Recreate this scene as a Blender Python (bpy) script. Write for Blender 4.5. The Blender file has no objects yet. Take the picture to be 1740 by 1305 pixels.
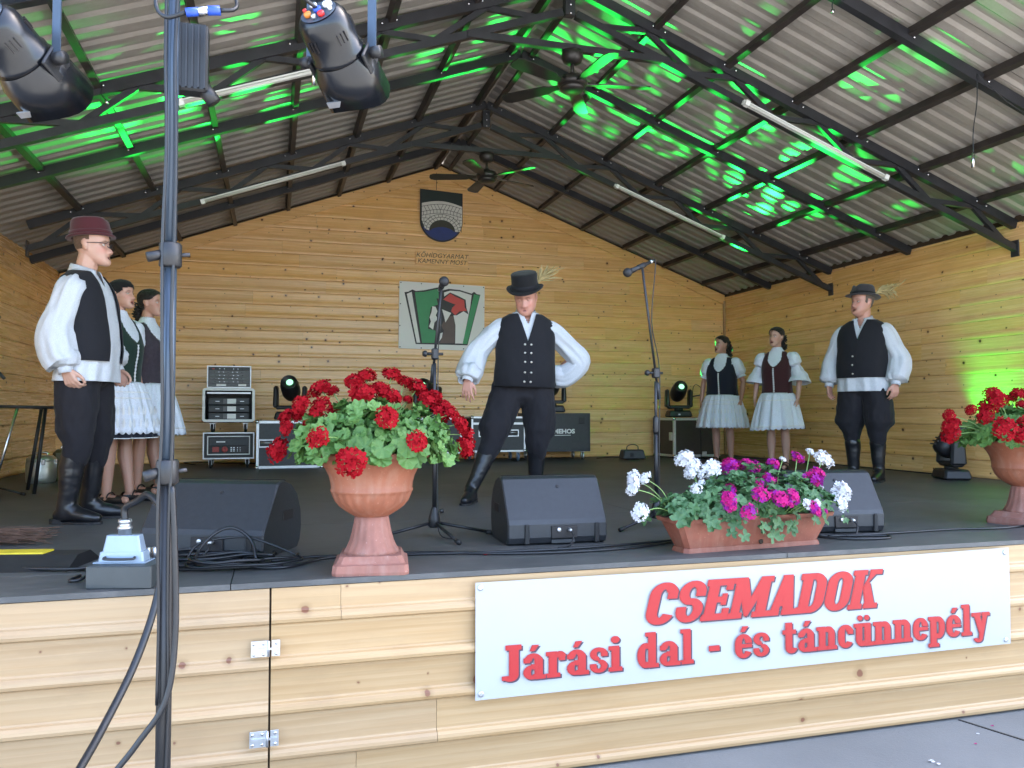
import bpy, bmesh, math, random
import numpy as np
from mathutils import Vector, Matrix, noise
R = math.radians
PI = math.pi
scene = bpy.context.scene
COL = scene.collection
rng = random.Random(7)

# ---------------------------------------------------------------- camera
cam_data = bpy.data.cameras.new('camera')
cam_data.sensor_width = 36.0
cam_data.lens = 28.53
cam_data.clip_start = 0.05
cam_data.clip_end = 600.0
cam = bpy.data.objects.new('camera', cam_data)
COL.objects.link(cam)
cam.location = (-2.2957, -3.3652, 0.6669)
cam.rotation_euler = (R(90 + 2.02), 0, R(-16.346))
scene.camera = cam

# ---------------------------------------------------------------- sky, sun, exposure
SUN_EL, SUN_ROT = 54.0, 70.0          # the sun stands behind the stage, so its front lies in shade
world = bpy.data.worlds.new('World')
scene.world = world
world.use_nodes = True
wn = world.node_tree
wn.nodes.clear()
sky = wn.nodes.new('ShaderNodeTexSky')
sky.sky_type = 'NISHITA'
sky.sun_disc = False
sky.sun_elevation = R(SUN_EL)
sky.sun_rotation = R(SUN_ROT)
sky.air_density = 1.0
sky.dust_density = 3.0
bg = wn.nodes.new('ShaderNodeBackground')
bg.inputs['Strength'].default_value = 0.15
wo = wn.nodes.new('ShaderNodeOutputWorld')
wn.links.new(sky.outputs[0], bg.inputs['Color'])
wn.links.new(bg.outputs[0], wo.inputs['Surface'])
sun_d = bpy.data.lights.new('sun', 'SUN')
sun_d.energy = 5.0
sun_d.angle = R(0.5)
sun_d.color = (1.0, 0.95, 0.87)
sun = bpy.data.objects.new('sun', sun_d)
COL.objects.link(sun)
sv = Vector((math.sin(R(SUN_ROT)) * math.cos(R(SUN_EL)), math.cos(R(SUN_ROT)) * math.cos(R(SUN_EL)), math.sin(R(SUN_EL))))
sun.rotation_euler = sv.to_track_quat('Z', 'Y').to_euler()
sun.location = sv * 60
scene.view_settings.view_transform = 'Standard'
scene.view_settings.look = 'None'
scene.view_settings.gamma = 1.0
scene.view_settings.use_curve_mapping = False
scene.view_settings.exposure = 3.38
scene.render.engine = 'CYCLES'
scene.cycles.use_denoising = True
scene.cycles.max_bounces = 10
scene.cycles.diffuse_bounces = 6
scene.cycles.sample_clamp_indirect = 8.0

# ---------------------------------------------------------------- helpers: objects
WM = {}                                # world matrix of every object we parent to

def tag(o, label=None, cat=None, group=None, kind=None):
    if label: o['label'] = label
    if cat: o['category'] = cat
    if group: o['group'] = group
    if kind: o['kind'] = kind
    return o

def thing(name, label, cat, loc=(0, 0, 0), rz=0.0, group=None, kind=None):
    o = bpy.data.objects.new(name, None)
    COL.objects.link(o)
    o.empty_display_size = 0.1
    m = Matrix.Translation(Vector(loc)) @ Matrix.Rotation(rz, 4, 'Z')
    o.matrix_basis = m
    WM[o] = m
    return tag(o, label, cat, group, kind)

def place(o, parent, m):
    """parent o and stand it at matrix m of the parent's space"""
    o.parent = parent
    o.matrix_basis = m
    WM[o] = (WM[parent] @ m) if parent else m
    return o

def link(name, me, parent=None, m=None):
    o = bpy.data.objects.new(name, me)
    COL.objects.link(o)
    return place(o, parent, m if m is not None else Matrix.Identity(4))

def copy_tree(o, parent=None, m=None):
    c = o.copy()
    COL.objects.link(c)
    c.parent = parent
    if m is not None: c.matrix_basis = m
    WM[c] = (WM[parent] if parent else Matrix.Identity(4)) @ c.matrix_basis
    for ch in list(o.children):
        copy_tree(ch, c)
    return c

class MB:
    """collects geometry for ONE mesh"""
    def __init__(self):
        self.v, self.f, self.mi, self.sm = [], [], [], []
    def add(self, vs, fs, mi=0, smooth=False):
        n = len(self.v)
        self.v += [tuple(p) for p in vs]
        for f in fs:
            self.f.append(tuple(i + n for i in f)); self.mi.append(mi); self.sm.append(smooth)
        return self
    def box(self, c, s, mi=0, rot=None, taper=1.0, bev=0.0):
        hx, hy, hz = s[0] / 2, s[1] / 2, s[2] / 2
        c = Vector(c)
        M = rot if rot is not None else Matrix.Identity(3)
        if bev > 0:
            b = min(bev, hx * .9, hy * .9, hz * .9)
            vs = []
            for (z, k) in ((-hz, 1), (-hz + b, 0), (hz - b, 0), (hz, 1)):
                t = taper if z > 0 else 1.0
                ix, iy = (hx - b * k) * t, (hy - b * k) * t
                c2 = b * (1 if k == 0 else .6)
                for (x, y) in ((-ix + c2, -iy), (ix - c2, -iy), (ix, -iy + c2), (ix, iy - c2), (ix - c2, iy), (-ix + c2, iy), (-ix, iy - c2), (-ix, -iy + c2)):
                    vs.append(c + M @ Vector((x, y, z)))
            fs = [tuple(range(7, -1, -1)), tuple(range(24, 32))]
            for r in range(3):
                for k in range(8):
                    a, d = r * 8 + k, r * 8 + (k + 1) % 8
                    fs.append((a, d, d + 8, a + 8))
            return self.add(vs, fs, mi)
        vs = [c + M @ Vector((sx * hx * (taper if sz > 0 else 1), sy * hy * (taper if sz > 0 else 1), sz * hz)) for sz in (-1, 1) for sx, sy in ((-1, -1), (1, -1), (1, 1), (-1, 1))]
        return self.add(vs, [(3, 2, 1, 0), (4, 5, 6, 7), (0, 1, 5, 4), (1, 2, 6, 5), (2, 3, 7, 6), (3, 0, 4, 7)], mi)
    def beam(self, a, b, w, h, mi=0, up=(0, 0, 1)):
        """rectangular bar from a to b, w across, h along up"""
        a, b = Vector(a), Vector(b)
        d = (b - a)
        L = d.length
        x = d.normalized()
        y = Vector(up).cross(x)
        if y.length < 1e-5: y = Vector((0, 1, 0)).cross(x)
        y.normalize()
        z = x.cross(y)
        M = Matrix((x, y, z)).transposed()
        return self.box((a + b) / 2, (L, w, h), mi, M)
    def tube(self, pts, r, n=8, mi=0, caps=True, smooth=True):
        pts = [Vector(p) for p in pts]
        m = len(pts)
        rs = list(r) if hasattr(r, '__len__') else [r] * m
        vs, fs = [], []
        prev = None
        for i, p in enumerate(pts):
            t = (pts[min(i + 1, m - 1)] - pts[max(i - 1, 0)])
            if t.length < 1e-9: t = Vector((0, 0, 1))
            t.normalize()
            if prev is None:
                a = Vector((0, 0, 1)) if abs(t.z) < .9 else Vector((1, 0, 0))
                u = t.cross(a).normalized()
            else:
                u = (prev - t * prev.dot(t))
                u = u.normalized() if u.length > 1e-6 else t.orthogonal().normalized()
            prev = u
            w = t.cross(u)
            rr = rs[i]
            ru, rw = (rr if hasattr(rr, '__len__') else (rr, rr))
            for k in range(n):
                an = 2 * PI * k / n
                vs.append(p + u * (math.cos(an) * ru) + w * (math.sin(an) * rw))
        for i in range(m - 1):
            for k in range(n):
                a, b = i * n + k, i * n + (k + 1) % n
                fs.append((a, b, b + n, a + n))
        if caps:
            fs.append(tuple(range(n - 1, -1, -1)))
            fs.append(tuple(range((m - 1) * n, m * n)))
        return self.add(vs, fs, mi, smooth)
    def lathe(self, prof, c=(0, 0, 0), n=24, mi=0, rot=None, smooth=True, mod=None, cap=True):
        """prof = [(r, z)...] turned about local z"""
        c = Vector(c)
        M = rot if rot is not None else Matrix.Identity(3)
        vs, fs = [], []
        for i, (r, z) in enumerate(prof):
            for k in range(n):
                an = 2 * PI * k / n
                rr = r * (mod(an, i, r, z) if mod else 1)
                vs.append(c + M @ Vector((rr * math.cos(an), rr * math.sin(an), z)))
        for i in range(len(prof) - 1):
            for k in range(n):
                a, b = i * n + k, i * n + (k + 1) % n
                fs.append((a, b, b + n, a + n))
        if cap:
            fs.append(tuple(range(n - 1, -1, -1)))
            fs.append(tuple(range((len(prof) - 1) * n, len(prof) * n)))
        return self.add(vs, fs, mi, smooth)
    def prism(self, poly, y0, y1, mi=0, plane='xz', c=(0, 0, 0), rot=None):
        """polygon in a plane, given thickness between y0 and y1"""
        n = len(poly)
        c = Vector(c)
        M = rot if rot is not None else Matrix.Identity(3)
        def P(p, d):
            if plane == 'xz': q = Vector((p[0], d, p[1]))
            elif plane == 'yz': q = Vector((d, p[0], p[1]))
            else: q = Vector((p[0], p[1], d))
            return c + M @ q
        vs = [P(p, y0) for p in poly] + [P(p, y1) for p in poly]
        fs = [tuple(range(n)), tuple(range(2 * n - 1, n - 1, -1))]
        for k in range(n):
            a, b = k, (k + 1) % n
            fs.append((b, a, a + n, b + n))
        return self.add(vs, fs, mi)
    def ball(self, c, r, nu=12, nv=8, mi=0, rot=None):
        r = r if hasattr(r, '__len__') else (r, r, r)
        c = Vector(c)
        M = rot if rot is not None else Matrix.Identity(3)
        vs = [c + M @ Vector((0, 0, -r[2]))]
        for j in range(1, nv):
            t = -PI / 2 + PI * j / nv
            for k in range(nu):
                a = 2 * PI * k / nu
                vs.append(c + M @ Vector((r[0] * math.cos(t) * math.cos(a), r[1] * math.cos(t) * math.sin(a), r[2] * math.sin(t))))
        vs.append(c + M @ Vector((0, 0, r[2])))
        fs = []
        for k in range(nu):
            fs.append((0, 1 + (k + 1) % nu, 1 + k))
        for j in range(nv - 2):
            for k in range(nu):
                a, b = 1 + j * nu + k, 1 + j * nu + (k + 1) % nu
                fs.append((a, b, b + nu, a + nu))
        l = len(vs) - 1
        o = 1 + (nv - 2) * nu
        for k in range(nu):
            fs.append((l, o + k, o + (k + 1) % nu))
        return self.add(vs, fs, mi, True)
    def mesh(self, name, mats):
        me = bpy.data.meshes.new(name)
        me.from_pydata(self.v, [], self.f)
        mats = mats if isinstance(mats, (list, tuple)) else [mats]
        for m in mats: me.materials.append(m)
        if len(mats) > 1: me.polygons.foreach_set('material_index', self.mi)
        me.polygons.foreach_set('use_smooth', self.sm)
        bm = bmesh.new(); bm.from_mesh(me)
        bmesh.ops.recalc_face_normals(bm, faces=bm.faces)
        bm.to_mesh(me); bm.free()
        me.update()
        return me
    def build(self, name, mats, parent=None, m=None, world=False):
        me = self.mesh(name, mats)
        if world and parent is not None:
            me.transform(WM[parent].inverted())
        return link(name, me, parent, m)

def rotx(a): return Matrix.Rotation(a, 3, 'X')
def roty(a): return Matrix.Rotation(a, 3, 'Y')
def rotz(a): return Matrix.Rotation(a, 3, 'Z')
def align(d, up='Z'): return Vector(d).to_track_quat('Z', 'Y').to_matrix()
def T(x, y, z): return Matrix.Translation((x, y, z))
def curve_pts(P, n=24):
    """Catmull-Rom through P"""
    P = [Vector(p) for p in P]
    Q = [P[0] * 2 - P[1]] + P + [P[-1] * 2 - P[-2]]
    out = []
    seg = len(P) - 1
    per = max(2, n // seg)
    for i in range(seg):
        a, b, c, d = Q[i:i + 4]
        for k in range(per):
            t = k / per
            out.append(.5 * ((2 * b) + (c - a) * t + (2 * a - 5 * b + 4 * c - d) * t * t + (3 * b - a - 3 * c + d) * t ** 3))
    out.append(P[-1])
    return out

# ---------------------------------------------------------------- helpers: materials
def new_mat(name):
    m = bpy.data.materials.new(name)
    m.use_nodes = True
    nt = m.node_tree
    b = nt.nodes['Principled BSDF']
    return m, nt, b
def N(nt, t, **kw):
    n = nt.nodes.new(t)
    for k, v in kw.items():
        if k in ('inputs',):
            for kk, vv in v.items(): n.inputs[kk].default_value = vv
        else: setattr(n, k, v)
    return n
def ramp(nt, fac, stops, interp='LINEAR'):
    r = N(nt, 'ShaderNodeValToRGB')
    r.color_ramp.interpolation = interp
    el = r.color_ramp.elements
    while len(el) > 1: el.remove(el[-1])
    el[0].position = stops[0][0]; el[0].color = (*stops[0][1], 1)
    for p, c in stops[1:]:
        e = el.new(p); e.color = (*c, 1)
    nt.links.new(fac, r.inputs[0])
    return r.outputs[0]
def mix(nt, fac, a, b, mode='MIX'):
    x = N(nt, 'ShaderNodeMix', data_type='RGBA', blend_type=mode)
    for s, v in ((0, fac), (6, a), (7, b)):
        if isinstance(v, (int, float)): x.inputs[s].default_value = v
        elif isinstance(v, tuple): x.inputs[s].default_value = (*v, 1)
        else: nt.links.new(v, x.inputs[s])
    return x.outputs[2]
def math_n(nt, op, a, b=None, c=None):
    x = N(nt, 'ShaderNodeMath', operation=op)
    for i, v in enumerate((a, b, c)):
        if v is None: continue
        if isinstance(v, (int, float)): x.inputs[i].default_value = v
        else: nt.links.new(v, x.inputs[i])
    return x.outputs[0]
def obj_coords(nt, scale=(1, 1, 1), rand=True):
    tc = N(nt, 'ShaderNodeTexCoord')
    mp = N(nt, 'ShaderNodeMapping')
    mp.inputs['Scale'].default_value = scale
    nt.links.new(tc.outputs['Object'], mp.inputs['Vector'])
    if rand:
        oi = N(nt, 'ShaderNodeObjectInfo')
        cb = N(nt, 'ShaderNodeCombineXYZ')
        nt.links.new(math_n(nt, 'MULTIPLY', oi.outputs['Random'], 91.7), cb.inputs[0])
        nt.links.new(math_n(nt, 'MULTIPLY', oi.outputs['Random'], 37.3), cb.inputs[1])
        nt.links.new(math_n(nt, 'MULTIPLY', oi.outputs['Random'], 53.9), cb.inputs[2])
        nt.links.new(cb.outputs[0], mp.inputs['Location'])
    return mp.outputs[0]
def bump(nt, b, h, strength=.2, dist=.01):
    bp = N(nt, 'ShaderNodeBump')
    bp.inputs['Strength'].default_value = strength
    bp.inputs['Distance'].default_value = dist
    nt.links.new(h, bp.inputs['Height'])
    nt.links.new(bp.outputs[0], b.inputs['Normal'])
def plain(name, col, rough=.5, metal=0.0, var=.12, vscale=9.0, bmp=0.0, bscale=60.0, spec=None, sheen=0.0, rvar=0.0):
    """one surface colour with soft mottling and a little relief"""
    m, nt, b = new_mat(name)
    co = obj_coords(nt)
    n = N(nt, 'ShaderNodeTexNoise', inputs={'Scale': vscale, 'Detail': 5.0, 'Roughness': .6})
    nt.links.new(co, n.inputs['Vector'])
    lo = tuple(max(0, c * (1 - var)) for c in col); hi = tuple(min(1, c * (1 + var)) for c in col)
    nt.links.new(ramp(nt, n.outputs[0], [(.3, lo), (.7, hi)]), b.inputs['Base Color'])
    b.inputs['Roughness'].default_value = rough
    b.inputs['Metallic'].default_value = metal
    if rvar:
        nt.links.new(math_n(nt, 'MULTIPLY_ADD', n.outputs[0], rvar * 2, rough - rvar), b.inputs['Roughness'])
    if spec is not None: b.inputs['Specular IOR Level'].default_value = spec
    if sheen: b.inputs['Sheen Weight'].default_value = sheen
    if bmp:
        n2 = N(nt, 'ShaderNodeTexNoise', inputs={'Scale': bscale, 'Detail': 3.0})
        nt.links.new(co, n2.inputs['Vector'])
        bump(nt, b, n2.outputs[0], bmp, .004)
    return m
def weathered(name, col, dust, rough=.6):
    """moulded clay colour with lime bloom, water streaks and scuffs"""
    m, nt, b = new_mat(name)
    co = obj_coords(nt)
    n1 = N(nt, 'ShaderNodeTexNoise', inputs={'Scale': 7.0, 'Detail': 7.0, 'Roughness': .68}); nt.links.new(co, n1.inputs[0])
    mp = N(nt, 'ShaderNodeMapping'); mp.inputs['Scale'].default_value = (26, 26, 3.0); nt.links.new(co, mp.inputs[0])
    n2 = N(nt, 'ShaderNodeTexNoise', inputs={'Scale': 1.0, 'Detail': 4.0}); nt.links.new(mp.outputs[0], n2.inputs[0])
    n3 = N(nt, 'ShaderNodeTexNoise', inputs={'Scale': 90.0, 'Detail': 3.0}); nt.links.new(co, n3.inputs[0])
    c = ramp(nt, n1.outputs[0], [(.3, tuple(x * .72 for x in col)), (.6, col), (.8, tuple(min(1, x * 1.15) for x in col))])
    c = mix(nt, ramp(nt, n2.outputs[0], [(.5, (0, 0, 0)), (.78, (.5, .5, .5))]), c, dust)
    c = mix(nt, ramp(nt, n3.outputs[0], [(.66, (0, 0, 0)), (.74, (.5, .5, .5))]), c, tuple(min(1, x * 1.5) for x in dust))
    nt.links.new(c, b.inputs['Base Color'])
    b.inputs['Roughness'].default_value = rough
    bump(nt, b, n3.outputs[0], .15, .003)
    return m
def emis(name, col, strength):
    m, nt, b = new_mat(name)
    b.inputs['Base Color'].default_value = (0.02, 0.05, 0.02, 1)
    b.inputs['Emission Color'].default_value = (*col, 1)
    b.inputs['Emission Strength'].default_value = strength
    return m

def pine(name, light, dark, knot, rough, knot_keep=.5, knot_scale=5.0, tint=.07):
    """planed pine: long grain, cathedral rings, scattered knots; every plank shifts the pattern"""
    m, nt, b = new_mat(name)
    co = obj_coords(nt)
    def mapped(sc):
        mp = N(nt, 'ShaderNodeMapping'); mp.inputs['Scale'].default_value = sc
        nt.links.new(co, mp.inputs['Vector']); return mp.outputs[0]
    grain = N(nt, 'ShaderNodeTexNoise', inputs={'Scale': 1.0, 'Detail': 6.0, 'Roughness': .65})
    nt.links.new(mapped((1.6, 9, 42)), grain.inputs['Vector'])
    broad = N(nt, 'ShaderNodeTexNoise', inputs={'Scale': 1.0, 'Detail': 3.0})
    nt.links.new(mapped((.8, 3, 7)), broad.inputs['Vector'])
    rings = N(nt, 'ShaderNodeTexWave', wave_type='BANDS', bands_direction='Z', wave_profile='SAW',
              inputs={'Scale': 1.0, 'Distortion': 9.0, 'Detail': 2.0, 'Detail Scale': .35, 'Detail Roughness': .5})
    nt.links.new(mapped((1.0, 1.0, 9.0)), rings.inputs['Vector'])
    c = ramp(nt, grain.outputs[0], [(.28, dark), (.62, light)])
    c = mix(nt, math_n(nt, 'MULTIPLY', rings.outputs[0], .34), c, tuple(x * .72 for x in dark), 'MIX')
    c = mix(nt, math_n(nt, 'MULTIPLY', broad.outputs[0], .5), c, light)
    st = N(nt, 'ShaderNodeTexNoise', inputs={'Scale': 1.0, 'Detail': 5.0, 'Roughness': .7})
    nt.links.new(mapped((2.2, 2, 5)), st.inputs['Vector'])
    c = mix(nt, ramp(nt, st.outputs[0], [(.5, (0, 0, 0)), (.8, (.42, .42, .42))]), c, tuple(x * .62 + .03 for x in dark))
    # knots
    sep = N(nt, 'ShaderNodeSeparateXYZ'); nt.links.new(co, sep.inputs[0])
    cb = N(nt, 'ShaderNodeCombineXYZ')
    wob = N(nt, 'ShaderNodeTexNoise', inputs={'Scale': 26.0, 'Detail': 2.0}); nt.links.new(co, wob.inputs['Vector'])
    nt.links.new(math_n(nt, 'ADD', sep.outputs[0], math_n(nt, 'MULTIPLY', wob.outputs[0], .02)), cb.inputs[0])
    nt.links.new(sep.outputs[2], cb.inputs[1])
    vo = N(nt, 'ShaderNodeTexVoronoi', voronoi_dimensions='2D', inputs={'Scale': knot_scale, 'Randomness': 1.0})
    nt.links.new(cb.outputs[0], vo.inputs['Vector'])
    sc = N(nt, 'ShaderNodeSeparateColor'); nt.links.new(vo.outputs['Color'], sc.inputs[0])
    keep = math_n(nt, 'LESS_THAN', sc.outputs[0], knot_keep)
    size = math_n(nt, 'MULTIPLY_ADD', math_n(nt, 'POWER', sc.outputs[1], 2.0), .075, .02)
    d = math_n(nt, 'DIVIDE', vo.outputs['Distance'], size)
    core = math_n(nt, 'MULTIPLY', keep, ramp(nt, d, [(.75, (1, 1, 1)), (1.15, (0, 0, 0))]))
    halo = math_n(nt, 'MULTIPLY', keep, ramp(nt, math_n(nt, 'MULTIPLY', d, .4), [(.3, (.55, .55, .55)), (.95, (0, 0, 0))]))
    c = mix(nt, halo, c, tuple(x * .62 for x in dark))
    c = mix(nt, core, c, knot)
    # every plank a little lighter or darker
    oi = N(nt, 'ShaderNodeObjectInfo')
    hs = N(nt, 'ShaderNodeHueSaturation')
    nt.links.new(c, hs.inputs['Color'])
    nt.links.new(math_n(nt, 'MULTIPLY_ADD', oi.outputs['Random'], tint * 2, 1 - tint), hs.inputs['Value'])
    nt.links.new(math_n(nt, 'MULTIPLY_ADD', math_n(nt, 'FRACT', math_n(nt, 'MULTIPLY', oi.outputs['Random'], 13.7)), .10, .95), hs.inputs['Saturation'])
    nt.links.new(hs.outputs[0], b.inputs['Base Color'])
    b.inputs['Roughness'].default_value = rough
    nt.links.new(math_n(nt, 'MULTIPLY_ADD', grain.outputs[0], .2, rough - .1), b.inputs['Roughness'])
    bump(nt, b, grain.outputs[0], .25, .002)
    return m

PINE_IN = pine('varnished_pine', (.86, .530, .225), (.74, .390, .130), (.085, .030, .012), .27, .55, 5.2)
PINE_OUT = pine('pale_pine', (.42, .285, .155), (.345, .205, .092), (.18, .075, .04), .42, .62, 4.6, .07)
BACKING = plain('dark_backing_board', (.05, .03, .015), .9)
STEEL = plain('dark_painted_steel', (.022, .022, .026), .45, .0, .3, 6)
PURLIN = plain('brown_painted_steel', (.034, .026, .024), .5, .0, .3, 6)
BLACK = plain('black_plastic', (.012, .012, .014), .45, 0, .2, 20, .15, 300)
BLACKMATT = plain('black_rubber', (.010, .010, .011), .65, 0, .2, 20)
CABLE = plain('black_cable', (.010, .011, .014), .42, 0, .2, 20)
CHROME = plain('chromed_steel', (.62, .63, .66), .22, 1.0, .05, 20)
ZINC = plain('zinc_plated_steel', (.55, .57, .60), .38, .9, .1, 30)
ALU = plain('brushed_aluminium', (.60, .61, .63), .42, .7, .08, 40)
WHITEP = plain('white_paint', (.74, .74, .72), .5, 0, .04, 5)
# ================================================================ the setting
SL, RZ = 0.3658, 4.27            # roof pitch and height of the sheets at the ridge
YB, XR, XL = 8.142, 4.640, -4.952
PITCH = 0.178
def roof_z(x): return RZ - SL * abs(x)

def ground_mat():
    m, nt, b = new_mat('grey_asphalt')
    tc = N(nt, 'ShaderNodeTexCoord')
    n1 = N(nt, 'ShaderNodeTexNoise', inputs={'Scale': .9, 'Detail': 6.0, 'Roughness': .6})
    n2 = N(nt, 'ShaderNodeTexNoise', inputs={'Scale': 85.0, 'Detail': 4.0, 'Roughness': .7})
    vo = N(nt, 'ShaderNodeTexVoronoi', inputs={'Scale': 130.0})
    for n in (n1, n2, vo): nt.links.new(tc.outputs['Object'], n.inputs['Vector'])
    c = ramp(nt, n1.outputs[0], [(.3, (.155, .160, .160)), (.55, (.20, .205, .205)), (.75, (.25, .253, .25))])
    c = mix(nt, math_n(nt, 'MULTIPLY', n2.outputs[0], .5), c, (.07, .07, .072), 'MULTIPLY')
    c = mix(nt, ramp(nt, n2.outputs[0], [(.35, (0, 0, 0)), (.7, (.5, .5, .5))]), c, (.20, .20, .19))
    nt.links.new(c, b.inputs['Base Color'])
    b.inputs['Roughness'].default_value = .75
    bump(nt, b, n2.outputs[0], .5, .004)
    return m
GZ = -0.876
MB().add([(-300, -300, GZ), (300, -300, GZ), (300, 300, GZ), (-300, 300, GZ)], [(0, 1, 2, 3)]).build('ground', ground_mat())
tag(bpy.data.objects['ground'], 'grey paved ground in front of the wooden stage', kind='structure')
# the narrow open joint that runs away from the stage foot
g = MB()
g.beam((1.02, -.03, GZ + .0015), (1.5, -1.6, GZ + .0015), .012, .003)
g.build('pavement_joint', BLACKMATT); tag(bpy.data.objects['pavement_joint'], 'dark joint crossing the grey pavement', kind='structure')

def floor_mat():
    m, nt, b = new_mat('black_stage_boards')
    co = obj_coords(nt, rand=False)
    n1 = N(nt, 'ShaderNodeTexNoise', inputs={'Scale': 1.4, 'Detail': 7.0, 'Roughness': .62})
    n2 = N(nt, 'ShaderNodeTexNoise', inputs={'Scale': 9.0, 'Detail': 6.0, 'Roughness': .7})
    mp = N(nt, 'ShaderNodeMapping'); mp.inputs['Scale'].default_value = (.5, 3.0, 1)
    nt.links.new(co, mp.inputs[0])
    nt.links.new(co, n1.inputs[0]); nt.links.new(mp.outputs[0], n2.inputs[0])
    c = ramp(nt, n1.outputs[0], [(.3, (.043, .044, .045)), (.7, (.082, .081, .080))])
    c = mix(nt, ramp(nt, n2.outputs[0], [(.48, (0, 0, 0)), (.75, (.5, .5, .5))]), c, (.17, .165, .155))
    nt.links.new(c, b.inputs['Base Color'])
    nt.links.new(math_n(nt, 'MULTIPLY_ADD', n2.outputs[0], .25, .42), b.inputs['Roughness'])
    bump(nt, b, n2.outputs[0], .12, .004)
    return m
FLOOR = floor_mat()
fl = thing('stage_floor', 'black boarded stage floor with scuffs and a thin front edge', None, kind='structure')
ys = [-.012, .40, 1.65, 2.90, 4.15, 5.40, 6.65, YB]
for a, c in zip(ys[:-1], ys[1:]):
    xs = [XL - .02, -2.45, .05, 2.55, XR + .02]
    for p, q in zip(xs[:-1], xs[1:]):
        MB().box(((p + q) / 2, (a + c) / 2, -.011), (q - p - .004, c - a - .004, .022)).build('floor_panel', FLOOR, fl)
MB().box((-.156, YB / 2 + .03, -.06), (9.5, YB - .1, .05)).build('under_floor', BACKING, fl)

# ---- planks
PROF = [(.003, 0), (.020, .0015), (.0285, .008), (.0310, .020), (.0285, .032), (.0195, .0425), (.009, .0475), (.0055, .054), (.005, .12), (.007, .160), (.0065, .173), (.003, .1765)]
PROF_IN = [(.006, 0), (.012, .002), (.0165, .009), (.0185, .022), (.0172, .040), (.0135, .055), (.0105, .068), (.009, .09), (.0085, .13), (.009, .16), (.0085, .174), (.006, .1768)]
def plank_mesh(x0f, x1f, zb, zt=None, scale=1.0, PROF=PROF):
    """x0f/x1f give both ends at a height above the plank's foot; clipped at zt"""
    prof = [(o, z * scale) for o, z in PROF]
    if zt is not None:
        prof = [p for p in prof if p[1] < zt - .002] + [(.004, zt)]
    n = len(prof)
    vs, fs = [], []
    for e in (x0f, x1f):
        for o, z in prof: vs.append((e(z), -o, z))
        for o, z in ((0, prof[-1][1]), (0, 0)): vs.append((e(z), .012, z))
    m = n + 2
    for k in range(m):
        a, b = k, (k + 1) % m
        fs.append((a, b, b + m, a + m))
    fs += [tuple(range(m - 1, -1, -1)), tuple(range(m, 2 * m))]
    mb = MB().add(vs, fs)
    return mb

def wall(name, label, origin, rz, u0, u1, z0, ztop, mat, part_kind='plank', top_fn=None, pitch=PITCH, butt=(1.6, 3.4), seams=(), rnd=None):
    """planks in local u (along), facing local -y"""
    rnd = rnd or random.Random(7)
    w = thing(name, label, 'wall', origin, rz)
    z = z0
    row = 0
    while z < ztop - .02:
        h = min(pitch, ztop - z)
        def lim(s, zz, z=z):
            e = u0 if s < 0 else u1
            if top_fn: 
                r = top_fn(z + zz)
                e = max(u0, -r) if s < 0 else min(u1, r)
            return e
        a = lim(-1, 0); bnd = lim(1, 0)
        cuts = list(seams)
        x = a + rnd.uniform(.5, butt[1])
        while x < bnd - .5:
            if all(abs(x - c) > .25 for c in seams): cuts.append(x)
            x += rnd.uniform(*butt)
        cuts = [c for c in sorted(cuts) if a + .1 < c < bnd - .1]
        ends = [None] + cuts + [None]
        for p, q in zip(ends[:-1], ends[1:]):
            cx = ((a if p is None else p) + (bnd if q is None else q)) / 2
            gp = .004 if p in seams else .0008
            gq = .004 if q in seams else .0008
            f0 = (lambda zz, cx=cx: lim(-1, zz) - cx) if p is None else (lambda zz, p=p, cx=cx, g=gp: p + g - cx)
            f1 = (lambda zz, cx=cx: lim(1, zz) - cx) if q is None else (lambda zz, q=q, cx=cx, g=gq: q - g - cx)
            mb = plank_mesh(f0, f1, 0, None if h >= pitch - .001 else h, PROF=PROF_IN if mat is PINE_IN else PROF)
            off = rnd.uniform(-.0012, .0012)
            mb.build(part_kind, mat, w, T(cx, off, z))
        z += pitch
        row += 1
    return w

bw = wall('back_wall', 'varnished orange pine gable wall at the back of the stage', (0, YB, 0), 0, XL, XR, .0, 4.22, PINE_IN,
          top_fn=lambda z: max(.02, (4.225 - z) / SL), rnd=random.Random(3))
MB().prism([(XL - .1, 0), (XR + .1, 0), (XR + .1, roof_z(XR) - .02), (0, RZ + .03), (XL - .1, roof_z(XL) - .02)], .013, .05).build('backing_board', BACKING, bw)
# sloping trim boards under the roof line and the corner batten
for s, xe in ((1, XR - .02), (-1, XL + .02)):
    dz = SL * abs(xe)
    p = [(0, 4.235), (xe, 4.235 - dz), (xe, 4.235 - dz - .15), (0, 4.235 - .15)]
    vs = []
    mbt = MB().prism([(x - xe / 2, z - 4.2 + dz / 2) for x, z in p], -.040, -.022)
    mbt.build('trim_board', PINE_IN, bw, T(xe / 2, 0, 4.2 - dz / 2))
lw = wall('side_wall', 'varnished pine plank side wall behind the man in the dark red hat', (XL, 0, 0), R(90), 0.0, YB - .002, 0, 2.47, PINE_IN, rnd=random.Random(5))
MB().box((YB / 2, .035, 1.24), (YB, .044, 2.5)).build('backing_board', BACKING, lw)
rw = wall('side_wall', 'varnished pine plank side wall lit by a green glow', (XR, 0, 0), R(-90), -YB + .002, 0.0, 0, 2.52, PINE_IN, rnd=random.Random(9))
MB().box((-YB / 2, .035, 1.29), (YB, .044, 2.61)).build('backing_board', BACKING, rw)
for w_, x_ in ((rw, -YB + .035),):
    MB().box((0, 0, 0), (.03, .03, 2.44)).build('corner_batten', PINE_OUT, w_, T(x_, -.03, 1.23))
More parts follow.
